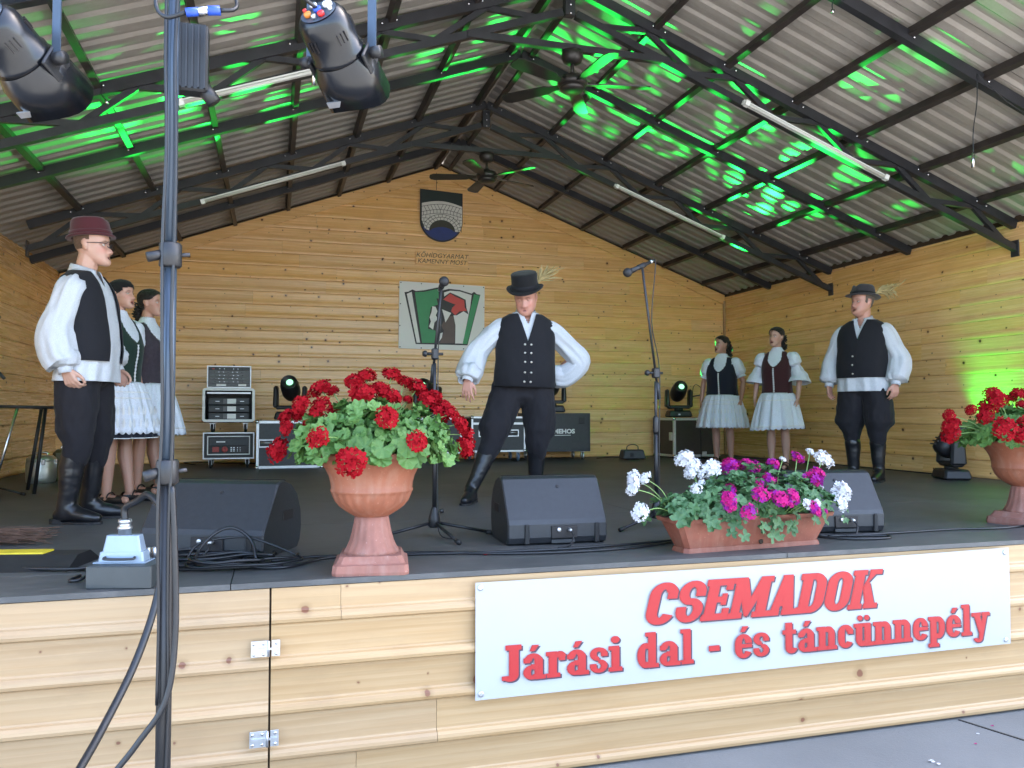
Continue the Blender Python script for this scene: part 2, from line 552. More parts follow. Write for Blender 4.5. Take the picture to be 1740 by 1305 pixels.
# ---- stage front
SEAM = -2.301
fw = wall('stage_front', 'pale pine plank stage front with a hinged hatch', (0, 0, 0), 0, XL, XR, GZ + .008, -.026, PINE_OUT, seams=(SEAM,), rnd=random.Random(11), butt=(4.0, 6.0), pitch=.1757)
MB().box((-.156, .035, GZ / 2 - .015), (9.5, .044, -GZ - .04)).build('backing_board', BACKING, fw)
for zz, dx in ((-.251, -.01), (-.597, -.012)):
    mb = MB()
    mb.box((-.036, 0, 0), (.066, .003, .062), bev=.001)
    mb.box((.024, 0, 0), (.032, .003, .062), bev=.001)
    mb.tube([(-.003, -.005, -.03), (-.003, -.005, .03)], .005, 8)
    mb.beam((-.062, -.004, 0), (.035, -.004, 0), .006, .008)
    h = mb.build('hinge', ZINC, fw, T(SEAM + dx + .008, -.0335, zz))
    for sx in (-.058, -.022, .026):
        for sz in (-.02, .02):
            MB().lathe([(.0065, 0), (.006, .003), (.002, .004)], (sx, -.002, sz), 8, rot=rotx(R(90))).build('screw', CHROME, h)

# ---- roof: corrugated sheets on purlins on rafters
def sheet_mat():
    m, nt, b = new_mat('weathered_corrugated_sheet')
    co = obj_coords(nt)
    mp = N(nt, 'ShaderNodeMapping'); mp.inputs['Scale'].default_value = (1.2, 12, 1)
    nt.links.new(co, mp.inputs[0])
    n1 = N(nt, 'ShaderNodeTexNoise', inputs={'Scale': 1.0, 'Detail': 6.0, 'Roughness': .65}); nt.links.new(mp.outputs[0], n1.inputs[0])
    n2 = N(nt, 'ShaderNodeTexNoise', inputs={'Scale': 22.0, 'Detail': 6.0, 'Roughness': .7}); nt.links.new(co, n2.inputs[0])
    c = ramp(nt, n1.outputs[0], [(.25, (.255, .228, .20)), (.5, (.315, .285, .255)), (.75, (.37, .34, .308))])
    c = mix(nt, ramp(nt, n2.outputs[0], [(.45, (0, 0, 0)), (.75, (.55, .55, .55))]), c, (.26, .225, .195))
    nt.links.new(c, b.inputs['Base Color'])
    b.inputs['Roughness'].default_value = .55
    bump(nt, b, n2.outputs[0], .15, .003)
    return m
SHEET = sheet_mat()
roof = thing('stage_roof', 'corrugated sheet gable roof on dark steel purlins above the stage', 'roof', (0, 0, RZ))
Y0R, Y1R = -.75, 8.30
NP, PP = 6, .18
SW = NP * PP
def sheet_profile():
    pts = [(0, 0)]
    for k in range(NP):
        y = k * PP
        pts += [(y + .062, 0), (y + .088, .019), (y + .137, .019), (y + .163, 0)]
    pts.append((SW + .02, 0))
    return pts
def sheet_mesh(s, L=5.62):
    """slope along x; s=+1 right, -1 left; local origin at the ridge"""
    pr = sheet_profile()
    c, sn = math.cos(math.atan(SL)), math.sin(math.atan(SL))
    vs, fs = [], []
    n = len(pr)
    for lay in (0, .004):
        for d in (0.02, L):
            for y, h in pr:
                hh = h + lay
                vs.append((s * (d * c + hh * sn), y, -d * sn + hh * c))
    for k in range(n - 1):
        fs.append((k, k + 1, k + 1 + n, k + n))
        fs.append((2 * n + k, 2 * n + k + n, 2 * n + k + 1 + n, 2 * n + k + 1))
        fs.append((k, 2 * n + k, 2 * n + k + 1, k + 1))
        fs.append((n + k, n + k + 1, 3 * n + k + 1, 3 * n + k))
    fs += [(0, n, 3 * n, 2 * n), (n - 1, 3 * n - 1, 4 * n - 1, 2 * n - 1)]
    return MB().add(vs, fs).mesh('roof_sheet', SHEET)
for s in (1, -1):
    me = sheet_mesh(s)
    y = Y0R
    k = 0
    while y < Y1R - .2:
        link('roof_sheet', me, roof, T(0, y, .0025 * (k % 2)))
        y += SW; k += 1
mb = MB()
mb.add([(-.22, Y0R, roof_z(.22) - RZ + .05), (0, Y0R, .07), (.22, Y0R, roof_z(.22) - RZ + .05), (-.22, Y1R, roof_z(.22) - RZ + .05), (0, Y1R, .07), (.22, Y1R, roof_z(.22) - RZ + .05)], [(0, 1, 4, 3), (1, 2, 5, 4)])
mb.build('ridge_cap', SHEET, roof)
PX = [.1205 + .6778 * k for k in range(7)]
BOLT = MB().lathe([(.011, 0), (.011, .006), (.004, .012)], n=6).mesh('bolt', CHROME)
RAFT = (.07, 1.43, 4.161, 6.86)
TRUSS = (2.797, 5.526)
ang = math.atan(SL)
for s in (1, -1):
    for k, x in enumerate(PX):
        z = roof_z(x) - RZ
        r = roty(s * ang)
        MB().box((0, 0, 0), (.048, Y1R - Y0R - .35, .07), 0, r).build('purlin', PURLIN, roof, T(s * (x - .035 * math.sin(ang)), (Y0R + Y1R) / 2 - .12, z - .040))
    for y in RAFT:
        a = Vector((s * .003, y, -.083)); b_ = Vector((s * (4.62 if s > 0 else 4.94), y, -.083 - SL * (4.62 if s > 0 else 4.94)))
        rb = MB().beam(a, b_, .06, .085).build('rafter', STEEL, roof)
        for x in PX:
            link('bolt', BOLT, roof, T(s * x, y - .034, roof_z(x) - RZ - .083) @ Matrix.Rotation(R(90), 4, 'X'))
# ---- roof trusses with sloping bottom chords, collar and zigzag webs
def truss(y, label):
    t = thing('roof_truss', label, 'roof truss', (0, y, 0), 0, 'steel trusses under the stage roof')
    zt = lambda x: 4.187 - SL * abs(x)          # axis of the top chord
    # bottom chord axis from the plate under the apex to the foot
    zb = lambda x: 3.965 - .367 * abs(x)
    foot = 4.63
    for s in (1, -1):
        MB().beam((s * .003, 0, zt(0)), (s * 4.62, 0, zt(4.62)), .06, .085).build('top_chord', STEEL, t)
        MB().beam((s * .06, .004, zb(.06)), (s * foot, .004, zb(foot)), .055, .06).build('bottom_chord', STEEL, t)
        MB().box((s * (foot - .008), 0, zb(foot) + .0), (.012, .09, .16), bev=.002).build('end_plate', STEEL, t)
        tops = [.70, 1.54, 2.39, 3.24, 4.12]
        bots = [.30, 1.12, 1.92, 2.75, 3.60, 4.47]
        for k, tx in enumerate(tops):
            for bx in (bots[k], bots[k + 1]):
                dz = .035
                MB().beam((s * tx, .008, zt(tx) - dz), (s * bx, .008, zb(bx) + .02), .035, .045).build('web_bar', STEEL, t)
        for x in PX:
            for d in (-.055, .055):
                link('bolt', BOLT, t, T(s * (x + d), -.032, zt(x + d) + .012) @ Matrix.Rotation(R(90), 4, 'X'))
    MB().beam((-.86, -.006, 3.655), (.90, -.006, 3.655), .05, .055).build('collar', STEEL, t)
    MB().box((0, .0, 4.02), (.085, .07, .20), bev=.004).build('apex_plate', STEEL, t)
    for zz in (3.93, 4.0, 4.07):
        link('bolt', BOLT, t, T(0, -.04, zz) @ Matrix.Rotation(R(90), 4, 'X'))
    return t
truss(TRUSS[0], 'nearer dark steel roof truss carrying the green lit ceiling fan')
truss(TRUSS[1], 'farther dark steel roof truss nearest the back wall')
# fluorescent battens clipped to the bottom chords
TUBEM = plain('milky_tube', (.55, .545, .51), .35, 0, .03)
def batten(y, s, x0, x1, label):
    zb = lambda x: 3.965 - .367 * abs(x)
    a = Vector((s * x0, y - .045, zb(x0) - .015)); b = Vector((s * x1, y - .045, zb(x1) - .015))
    mid = (a + b) / 2
    t = thing('strip_light', label, 'strip light', mid, 0, 'unlit strip lights on the roof trusses')
    a, b = a - mid, b - mid
    d = (b - a).normalized()
    up = Vector((0, 0, 1))
    MB().beam(a, b, .035, .035, up=up).build('tray', WHITEP, t)
    o = Vector((0, -.022, -.012))
    MB().tube([a + d * .04 + o, b - d * .04 + o], .015, 10).build('tube', TUBEM, t)
    for e, g in ((a, 1), (b, -1)):
        MB().beam(e + d * .005 * g + o, e + d * .045 * g + o, .046, .046).build('end_cap', WHITEP, t)
batten(TRUSS[0], 1, 1.59, 3.08, 'white strip light on the right side of the nearer truss')
batten(TRUSS[0], -1, 1.75, 2.97, 'white strip light on the nearer truss partly behind the lamp and pole')
batten(TRUSS[1], 1, 1.57, 3.03, 'white strip light on the right side of the farther truss')
batten(TRUSS[1], -1, 1.58, 3.04, 'white strip light on the farther truss left of the shield')
# ceiling fans
FANM = plain('dark_bronze_fan', (.03, .026, .024), .4, .2, .2)
def fan(loc, rot, label, dark):
    t = thing('ceiling_fan', label, 'ceiling fan', loc, 0, 'ceiling fans hung from the trusses')
    MB().lathe([(.02, .0), (.085, -.005), (.09, -.05), (.075, -.09), (.04, -.11)], (0, 0, -.025), 20).build('canopy', FANM, t)
    MB().tube([(0, 0, -.10), (0, 0, -.26)], .016, 10).build('down_rod', FANM, t)
    MB().lathe([(.03, -.21), (.05, -.235), (.11, -.25), (.125, -.29), (.115, -.315), (.03, -.32)], (0, 0, 0), 24).build('motor', FANM, t)
    MB().lathe([(.10, -.3205), (.105, -.34), (.08, -.36), (.01, -.366)], (0, 0, 0), 24).build('motor_cover', FANM, t)
    blade = MB()
    pts = [(.09, -.022), (.20, -.035), (.24, -.055), (.60, -.068), (.645, -.045), (.655, 0), (.645, .045), (.60, .068), (.24, .055), (.20, .035), (.09, .022)]
    blade.prism(pts, -.005, .005, plane='xy', rot=rotx(R(11)))
    bm_ = blade.mesh('blade', FANM)
    for k in range(5):
        link('blade', bm_, t, T(0, 0, -.30) @ Matrix.Rotation(rot + 2 * PI * k / 5, 4, 'Z'))
    return t
fan((.025, TRUSS[0] - .006, 3.655), R(-82), 'ceiling fan on the nearer truss lit bright green', False)
fan((.01, TRUSS[1] - .006, 3.655), R(20), 'dark ceiling fan above the shield by the back wall', True)
# thin wires with chromed hooks that hang from the roof
def hanger(top, bot, label, extra=None):
    t = thing('hanging_wire', label, 'wire', top, 0, 'wires hanging from the roof')
    d = Vector(bot) - Vector(top)
    L = d.length
    pts = [Vector((0, 0, 0)), d * .3 + Vector((.012, 0, 0)), d * .6 - Vector((.01, 0, 0)), d * .86]
    MB().tube(curve_pts(pts, 12), .004, 5).build('wire', CABLE, t)
    MB().tube([d * .84, d], .012, 8).build('weight', CHROME, t)
    if extra:
        MB().tube(curve_pts([Vector(e) - Vector(top) for e in extra], 12), .004, 5).build('side_wire', CABLE, t)
hanger((2.727, 1.40, 3.20), (2.701, 1.43, 2.497), 'long thin wire with chromed weight hanging on the right', [(2.727, 1.40, 3.20), (3.05, 1.40, 3.0), (3.5, 1.40, 2.86)])
hanger((-3.50, 2.75, 2.98), (-3.42, 2.74, 2.80), 'short wire hanging left of the pole under green light')
hanger((-2.092, 1.40, 3.45), (-2.092, 1.43, 2.571), 'wire with chromed weight beside the larger lamp')
hanger((1.484, 1.40, 3.66), (1.48, 1.43, 3.50), 'short chromed hook near the top of the roof')
# ================================================================ banner on the stage front
def wave_mat(name, col, rough=.45):
    m, nt, b = new_mat(name)
    b.inputs['Base Color'].default_value = (*col, 1); b.inputs['Roughness'].default_value = rough
    co = obj_coords(nt, rand=False)
    n = N(nt, 'ShaderNodeTexNoise', inputs={'Scale': 3.0, 'Detail': 3.0}); nt.links.new(co, n.inputs[0])
    bump(nt, b, n.outputs[0], .25, .02)
    return m
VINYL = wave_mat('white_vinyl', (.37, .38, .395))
REDINK = plain('red_print', (.38, .016, .018), .5, 0, .03)
DARKINK = plain('dark_print', (.05, .03, .05), .5, 0, .05)

def arc(cx, cy, rx, ry, tx, ty, a0, a1, n=14):
    """elliptical band between two angles (degrees) as one polygon"""
    o = [(cx + rx * math.cos(R(a0 + (a1 - a0) * k / n)), cy + ry * math.sin(R(a0 + (a1 - a0) * k / n))) for k in range(n + 1)]
    i = [(cx + (rx - tx) * math.cos(R(a0 + (a1 - a0) * k / n)), cy + (ry - ty) * math.sin(R(a0 + (a1 - a0) * k / n))) for k in range(n + 1)]
    return [[o[k], o[k + 1], i[k + 1], i[k]] for k in range(n)]
def rc(x0, y0, x1, y1): return [[(x0, y0), (x1, y0), (x1, y1), (x0, y1)]]
def sf(x0, x1, y, up, h=.13, e=.05):          # slab serif across a stem foot or head
    return rc(x0 - e, y, x1 + e, y + h) if up else rc(x0 - e, y - h, x1 + e, y)
def acute(cx, y): return [[(cx - .06, y), (cx + .05, y), (cx + .19, y + .17), (cx + .01, y + .17)]]
W_, S_ = .60, .22
def g_C(): return arc(.3, .7, .30, .30, S_, .16, 20, 180) + arc(.3, .3, .30, .30, S_, .16, 180, 340) + rc(0, .3, S_, .7) + rc(.40, .60, .60, .80), .6
def g_S(): return arc(.29, .71, .29, .29, .2, .15, 10, 270) + arc(.29, .29, .29, .29, .2, .15, -170, 90) + rc(.38, .62, .58, .76) + rc(0, .24, .2, .38), .58
def g_E(): return rc(.02, 0, .02 + S_, 1) + rc(-.04, 0, .56, .16) + rc(-.04, .84, .56, 1) + rc(.02, .43, .42, .57) + rc(.42, .16, .56, .28) + rc(.42, .72, .56, .84) + rc(.36, .36, .46, .64), .56
def g_M(): return rc(.02, 0, .2, 1) + rc(.60, 0, .82, 1) + [[(.02, 1), (.26, 1), (.48, .28), (.36, .02)], [(.82, 1), (.60, 1), (.36, .28), (.40, .02)]] + rc(-.05, 0, .27, .14) + rc(.53, 0, .88, .14) + rc(-.05, .86, .2, 1) + rc(.62, .86, .88, 1), .84
def g_A(): return [[(.04, 0), (.22, 0), (.40, 1), (.24, 1)], [(.38, 0), (.62, 0), (.44, 1), (.22, 1)]] + rc(.16, .22, .5, .36) + rc(-.05, 0, .26, .14) + rc(.34, 0, .70, .14), .66
def g_D(): return rc(.02, 0, .02 + S_, 1) + rc(-.04, 0, .34, .16) + rc(-.04, .84, .34, 1) + arc(.30, .68, .30, .32, S_, .16, 0, 90, 8) + arc(.30, .32, .30, .32, S_, .16, 270, 360, 8) + rc(.38, .32, .60, .68), .6
def g_O(): return arc(.3, .7, .30, .30, S_, .16, 0, 180) + arc(.3, .3, .30, .30, S_, .16, 180, 360) + rc(0, .3, S_, .7) + rc(.6 - S_, .3, .6, .7), .6
def g_K(): return rc(.02, 0, .02 + S_, 1) + rc(-.04, 0, .3, .13) + rc(-.04, .87, .3, 1) + [[(.2, .40), (.3, .60), (.62, 1), (.44, 1)], [(.26, .56), (.40, .68), (.66, 0), (.42, 0)]] + rc(.36, 0, .70, .13) + rc(.38, .87, .68, 1), .68
X = .72
def g_J(): return rc(.14, .16, .38, 1) + rc(.04, .86, .46, 1) + arc(.16, .18, .22, .18, .2, .13, 200, 360, 8) + rc(-.06, .04, .10, .16), .46
def g_a(): return rc(.32, .06, .53, .56) + arc(.27, X - .24, .26, .24, .2, .13, 0, 170, 8) + rc(.01, .46, .17, .60) + arc(.24, .20, .24, .20, .19, .10, 40, 330, 12) + rc(.22, .30, .4, .42) + rc(.32, 0, .62, .12), .60
def g_r(): return rc(.05, 0, .26, X) + rc(-.03, 0, .36, .12) + rc(-.03, X - .12, .2, X) + arc(.36, X - .22, .18, .22, .14, .12, 20, 160, 8) + rc(.34, X - .26, .50, X - .06), .50
def g_s(): return arc(.25, .53, .25, .19, .17, .11, 10, 270, 10) + arc(.25, .19, .25, .19, .17, .11, -170, 90, 10) + rc(.33, .46, .5, .57) + rc(0, .15, .17, .26), .5
def g_i(): return rc(.07, 0, .28, X) + rc(-.02, 0, .37, .12) + rc(-.02, X - .12, .2, X) + arc(.17, .90, .12, .10, .119, .099, 0, 360, 12), .36
def g_l(): return rc(.07, 0, .28, 1.02) + rc(-.02, 0, .37, .12) + rc(-.02, .90, .2, 1.02), .36
def g_d(): return rc(.34, 0, .55, 1.02) + rc(.25, .90, .4, 1.02) + rc(.4, 0, .64, .12) + arc(.25, .36, .25, .36, .21, .13, 50, 310, 14), .62
def g_n(): return rc(.05, 0, .26, X) + rc(-.03, 0, .32, .12) + rc(-.03, X - .12, .2, X) + arc(.37, X - .24, .22, .24, .20, .13, 0, 150, 10) + rc(.38, 0, .59, X - .24) + rc(.33, 0, .67, .12), .66
def g_c(): return arc(.26, .46, .26, .26, .21, .13, 15, 180, 10) + arc(.26, .26, .26, .26, .21, .13, 180, 335, 10) + rc(0, .26, .21, .46) + rc(.34, .42, .52, .58), .52
def g_e(): return arc(.27, .44, .27, .28, .20, .12, 0, 180, 10) + arc(.27, .28, .27, .28, .20, .12, 180, 335, 10) + rc(0, .28, .2, .44) + rc(.1, .31, .54, .42), .54
def g_u(): return rc(.05, .2, .26, X) + rc(-.03, X - .12, .2, X) + arc(.26, .24, .21, .24, .19, .13, 180, 330, 10) + rc(.36, 0, .57, X) + rc(.28, X - .12, .4, X) + rc(.4, 0, .65, .12), .64
def g_p(): return rc(.05, -.26, .26, X) + rc(-.03, -.26, .36, -.14) + rc(-.03, X - .12, .2, X) + arc(.34, .36, .25, .36, .21, .13, -130, 130, 14), .60
def g_y(): return [[(.02, X), (.24, X), (.40, .14), (.26, .0)], [(.58, X), (.42, X), (.22, -.16), (.38, -.10)]] + rc(-.05, X - .12, .30, X) + rc(.36, X - .12, .66, X) + arc(.20, -.10, .18, .16, .13, .11, 190, 380, 8), .62
def g_t(): return rc(.10, .14, .31, .94) + rc(0, X - .13, .44, X) + arc(.29, .18, .19, .18, .17, .12, 190, 350, 8), .46
def g_hy(): return rc(.04, .30, .36, .46), .40
def acc(g, dx): 
    def f():
        a, w = g(); return a + acute(dx, .78), w
    return f
def g_uu():
    a, w = g_u(); return a + arc(.19, .89, .085, .085, .084, .084, 0, 360, 10) + arc(.44, .89, .085, .085, .084, .084, 0, 360, 10), w
GL = {'C': g_C, 'S': g_S, 'E': g_E, 'M': g_M, 'A': g_A, 'D': g_D, 'O': g_O, 'K': g_K, 'J': g_J, 'á': acc(g_a, .24), 'a': g_a, 'r': g_r, 's': g_s, 'i': g_i,
      'l': g_l, 'd': g_d, 'n': g_n, 'c': g_c, 'é': acc(g_e, .24), 'ü': g_uu, 'p': g_p, 'y': g_y, 't': g_t, '-': g_hy, 'e': g_e}

ban = thing('printed_banner', 'white vinyl banner with red Hungarian lettering on the stage front', 'banner', (-.062, -.0345, -.281))
mb = MB()
nx, nz = 40, 10
vs = []
for j in range(nz + 1):
    for i in range(nx + 1):
        u, w = i / nx, j / nz
        x = -1.417 + 2.833 * u
        zt, zb_ = .236 + .015 * u, -.251 + .012 * u
        sag = -.006 * math.sin(PI * u) * w
        zz = zb_ + (zt - zb_) * w + sag * (1 if w > .5 else .4)
        y = -.003 - .004 * math.sin(9 * u + 2 * w) * math.sin(PI * w) * math.sin(PI * u) - .002 * math.sin(PI * w)
        vs.append((x, y, zz))
fs = [(j * (nx + 1) + i, j * (nx + 1) + i + 1, (j + 1) * (nx + 1) + i + 1, (j + 1) * (nx + 1) + i) for j in range(nz) for i in range(nx)]
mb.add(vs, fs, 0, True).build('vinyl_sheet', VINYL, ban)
for x, z in ((-1.395, .215), (-1.393, -.226), (1.39, .228), (1.385, -.217)):
    MB().lathe([(.006, 0), (.013, .001), (.012, .003), (.006, .003)], (0, 0, 0), 12, rot=rotx(R(90))).build('eyelet', ZINC, ban, T(x, -.0045, z))
def letters(txt, x0, x1, h, z0, z1, shear, gap, wscale=1.0):
    ws = [(GL[c]()[1] if c != ' ' else .34) for c in txt]
    tot = sum(ws) + gap * (len(txt) - 1)
    sx = (x1 - x0) / tot
    x = 0
    for k, c in enumerate(txt):
        if c != ' ':
            polys, w = GL[c]()
            mb = MB()
            t = (x * sx) / (x1 - x0)
            for mi, (dx, dz, dy, grow) in enumerate(((0, 0, -.0106, 0), (.007, -.0065, -.0096, 0))):
                for q, p, ex in [(i, p_, e_) for e_ in (0, h * .030) for i, p_ in enumerate(polys)]:
                    pp = [((px_) * sx + shear * pz * h + dx + ex, pz * h + dz) for px_, pz in p]
                    ar = sum(pp[i][0] * pp[(i + 1) % len(pp)][1] - pp[(i + 1) % len(pp)][0] * pp[i][1] for i in range(len(pp)))
                    if ar < 0: pp.reverse()
                    y = dy - .00002 * q - (.0006 if ex else 0)
                    mb.add([(a, y, b) for a, b in pp], [tuple(range(len(pp)))], mi)
            mb.build('letter', [REDINK, DARKINK], ban, T(x0 + x * sx, 0, z0 + (z1 - z0) * t))
        x += ws[k] + gap
letters('CSEMADOK', -.655, .575, .184, .004, .002, .26, .055)
letters('Járási dal - és táncünnepély', -1.295, 1.265, .152, -.184, -.174, 0.0, .075)

# ================================================================ terracotta urns and the trough
TERRA = weathered('terracotta_plastic', (.30, .100, .052), (.35, .19, .13))
TERRAD = weathered('dusty_terracotta', (.28, .118, .088), (.33, .21, .18), .75)
SOIL = plain('dark_soil', (.03, .02, .014), .9, 0, .4, 40, .5, 90)
def leaf_mat(name, a, b_, veins=True):
    m, nt, b = new_mat(name)
    oi = N(nt, 'ShaderNodeObjectInfo')
    co = obj_coords(nt)
    n = N(nt, 'ShaderNodeTexNoise', inputs={'Scale': 22.0, 'Detail': 3.0}); nt.links.new(co, n.inputs[0])
    c = ramp(nt, math_n(nt, 'MULTIPLY_ADD', n.outputs[0], .5, math_n(nt, 'MULTIPLY', oi.outputs['Random'], .5)), [(.2, a), (.75, b_)])
    nt.links.new(c, b.inputs['Base Color'])
    b.inputs['Roughness'].default_value = .5
    tr = N(nt, 'ShaderNodeBsdfTranslucent'); nt.links.new(c, tr.inputs[0])
    ms = N(nt, 'ShaderNodeMixShader'); ms.inputs[0].default_value = .25
    out = nt.nodes['Material Output']
    nt.links.new(b.outputs[0], ms.inputs[1]); nt.links.new(tr.outputs[0], ms.inputs[2]); nt.links.new(ms.outputs[0], out.inputs[0])
    bump(nt, b, n.outputs[0], .3, .004)
    return m
LEAF = leaf_mat('geranium_leaf', (.06, .155, .030), (.14, .275, .07))
LEAFD = leaf_mat('ivy_leaf', (.042, .115, .042), (.095, .20, .08))
STEM = plain('green_stem', (.17, .28, .08), .5)
def petal_mat(name, a, b_):
    m, nt, b = new_mat(name)
    co = obj_coords(nt)
    n = N(nt, 'ShaderNodeTexNoise', inputs={'Scale': 60.0, 'Detail': 2.0}); nt.links.new(co, n.inputs[0])
    c = ramp(nt, n.outputs[0], [(.35, a), (.65, b_)])
    nt.links.new(c, b.inputs['Base Color'])
    b.inputs['Roughness'].default_value = .75
    b.inputs['Specular IOR Level'].default_value = .15
    tr = N(nt, 'ShaderNodeBsdfTranslucent'); nt.links.new(c, tr.inputs[0])
    ms = N(nt, 'ShaderNodeMixShader'); ms.inputs[0].default_value = .25
    nt.links.new(b.outputs[0], ms.inputs[1]); nt.links.new(tr.outputs[0], ms.inputs[2]); nt.links.new(ms.outputs[0], nt.nodes['Material Output'].inputs[0])
    return m
RED = petal_mat('crimson_petal', (.24, .002, .007), (.38, .004, .012))
WHITE = petal_mat('white_petal', (.66, .66, .69), (.74, .74, .77))
MAGE = petal_mat('magenta_petal', (.42, .01, .14), (.55, .02, .22))
PURP = petal_mat('purple_petal', (.22, .01, .22), (.36, .02, .30))

def leaf_mesh(kind, seed, mat):
    r = random.Random(seed)
    vs, fs = [(0, 0, -.004)], []
    n = 42 if kind == 'round' else 20
    rings = 3
    lobes = 7 if kind == 'round' else 5
    for j in range(1, rings + 1):
        for k in range(n + 1):
            a = R(24) + (2 * PI - R(48)) * k / n
            if kind == 'round': rad = 1 + .055 * math.cos(a * lobes) + .035 * math.cos(a * 14 + 1)
            else:
                u = abs(((k / n * 5) % 1) - .5) * 2
                rad = 1.1 - .42 * u ** 1.2
            t = j / rings
            rr = t * (rad if j == rings else 1 + (rad - 1) * t)
            x, y = rr * math.sin(a), -rr * math.cos(a)
            z = .16 * t * t + .10 * t * math.cos(a * lobes) * t + .08 * t * math.sin(a * 2 + seed) + r.uniform(-.02, .02)
            vs.append((x, y, z))
    m = n + 1
    for k in range(n):
        fs.append((0, 1 + k, 2 + k))
        for j in range(rings - 1):
            a = 1 + j * m + k
            fs.append((a, a + m, a + m + 1, a + 1))
    mb = MB().add(vs, fs, 0, True)
    return mb.mesh('leaf', mat)
def head_mesh(seed, mats, nf=26):
    """round umbel of five-petalled florets, unit radius"""
    r = random.Random(seed)
    mb = MB()
    ga = PI * (3 - math.sqrt(5))
    for i in range(nf):
        z = 1 - 1.55 * (i + .5) / nf
        q = math.sqrt(max(0, 1 - z * z))
        a = i * ga + r.uniform(-.25, .25)
        d = Vector((q * math.cos(a), q * math.sin(a), z)).normalized()
        M = align(d + Vector((r.uniform(-.3, .3), r.uniform(-.3, .3), r.uniform(-.2, .3))))
        c = d * (r.uniform(.68, 1.02))
        s = r.uniform(.36, .47)
        mi = 1 if (len(mats) > 1 and r.random() < .45) else 0
        ph = r.uniform(0, 6)
        for k in range(5):
            b = ph + 2 * PI * k / 5
            ca, sa = math.cos(b), math.sin(b)
            up = r.uniform(.12, .32)
            def P(rad, w, h): return c + M @ Vector((s * (rad * ca - w * sa), s * (rad * sa + w * ca), s * h))
            vs = [P(.05, 0, 0), P(.5, -.34, up * .5), P(.92, -.26, up + r.uniform(-.1, .1)), P(1.05, 0, up), P(.92, .28, up + r.uniform(-.1, .1)), P(.5, .34, up * .5), P(.55, 0, up * .35)]
            mb.add(vs, [(0, 1, 6), (1, 2, 6), (2, 3, 6), (3, 4, 6), (4, 5, 6), (5, 0, 6)], mi, True)
    mb.ball((0, 0, 0), .48, 8, 6, 0)
    return mb.mesh('flower_head', mats)
HEADS = {'red': [head_mesh(s, [RED], 28) for s in (1, 2, 3)], 'white': [head_mesh(s, [WHITE], 22) for s in (4, 5, 6)], 'magenta': [head_mesh(s, [MAGE, PURP], 22) for s in (7, 8, 9)]}
LEAVES = {'round': [leaf_mesh('round', s, LEAF) for s in (1, 2, 3, 4)], 'ivy': [leaf_mesh('ivy', s, LEAFD) for s in (5, 6, 7, 8)]}
def plant(name, label, base, heads, leaves, root, kind, group, core):
    """heads: (x, y, z, r, colour); leaves: (pos, normal, size)"""
    p = thing(name, label, 'plant', base, 0, group)
    inv = Vector(base)
    r = random.Random(len(heads))
    for (x, y, z, rad, colr) in heads:
        c = Vector((x, y, z)) - inv
        out = (c - Vector(core)).normalized()
        q = (out + Vector((0, -.25, .35))).normalized()
        h = link('flower_head', r.choice(HEADS[colr]), p, T(*c) @ align(q).to_4x4() @ Matrix.Rotation(r.uniform(0, 6), 4, 'Z') @ Matrix.Diagonal((rad * (1.10 if colr == 'red' else 1.2), rad * (1.10 if colr == 'red' else 1.2), rad * r.uniform(.74, .96), 1)))
        a = Vector(root(c, r))
        mid = a.lerp(c, .5) + Vector((r.uniform(-.01, .01), r.uniform(-.01, .01), .03))
        MB().tube(curve_pts([a, mid, c - q * rad * .1], 8), [.0026] * 9 if False else .0026, 5).build('stalk', STEM, p)
    for (pos, nrm, sz) in leaves:
        c = Vector(pos) - inv
        M = align(nrm).to_4x4() @ Matrix.Rotation(r.uniform(0, 6), 4, 'Z')
        link('leaf', r.choice(LEAVES[kind]), p, T(*c) @ M @ Matrix.Diagonal((sz, sz, sz * r.uniform(.8, 1.6), 1)))
    return p
def inner_fill(p, fn, n, sz, mat, seed, soil):
    """the many small shaded leaves deep in the clump that nobody could count"""
    r = random.Random(seed)
    mb = MB()
    for i in range(n):
        c, d = fn(r)
        M = align(d) @ rotz(r.uniform(0, 6))
        s = sz * r.uniform(.6, 1.1)
        vs = [Vector(c) + M @ Vector((s * math.cos(2 * PI * k / 7) * (1 + .12 * (k % 2)), s * math.sin(2 * PI * k / 7), s * .25 * math.cos(4 * PI * k / 7))) for k in range(7)]
        vs.append(Vector(c) + M @ Vector((0, 0, -.2 * s)))
        mb.add(vs, [(7, k, (k + 1) % 7) for k in range(7)], 0, True)
        if i % 3 == 0:
            mb.tube([Vector(c), Vector((c[0] * .5, c[1] * .5, soil))], .002, 4, 0, False)
    o = mb.build('inner_leaves', mat, p)
    o['kind'] = 'stuff'
    return o

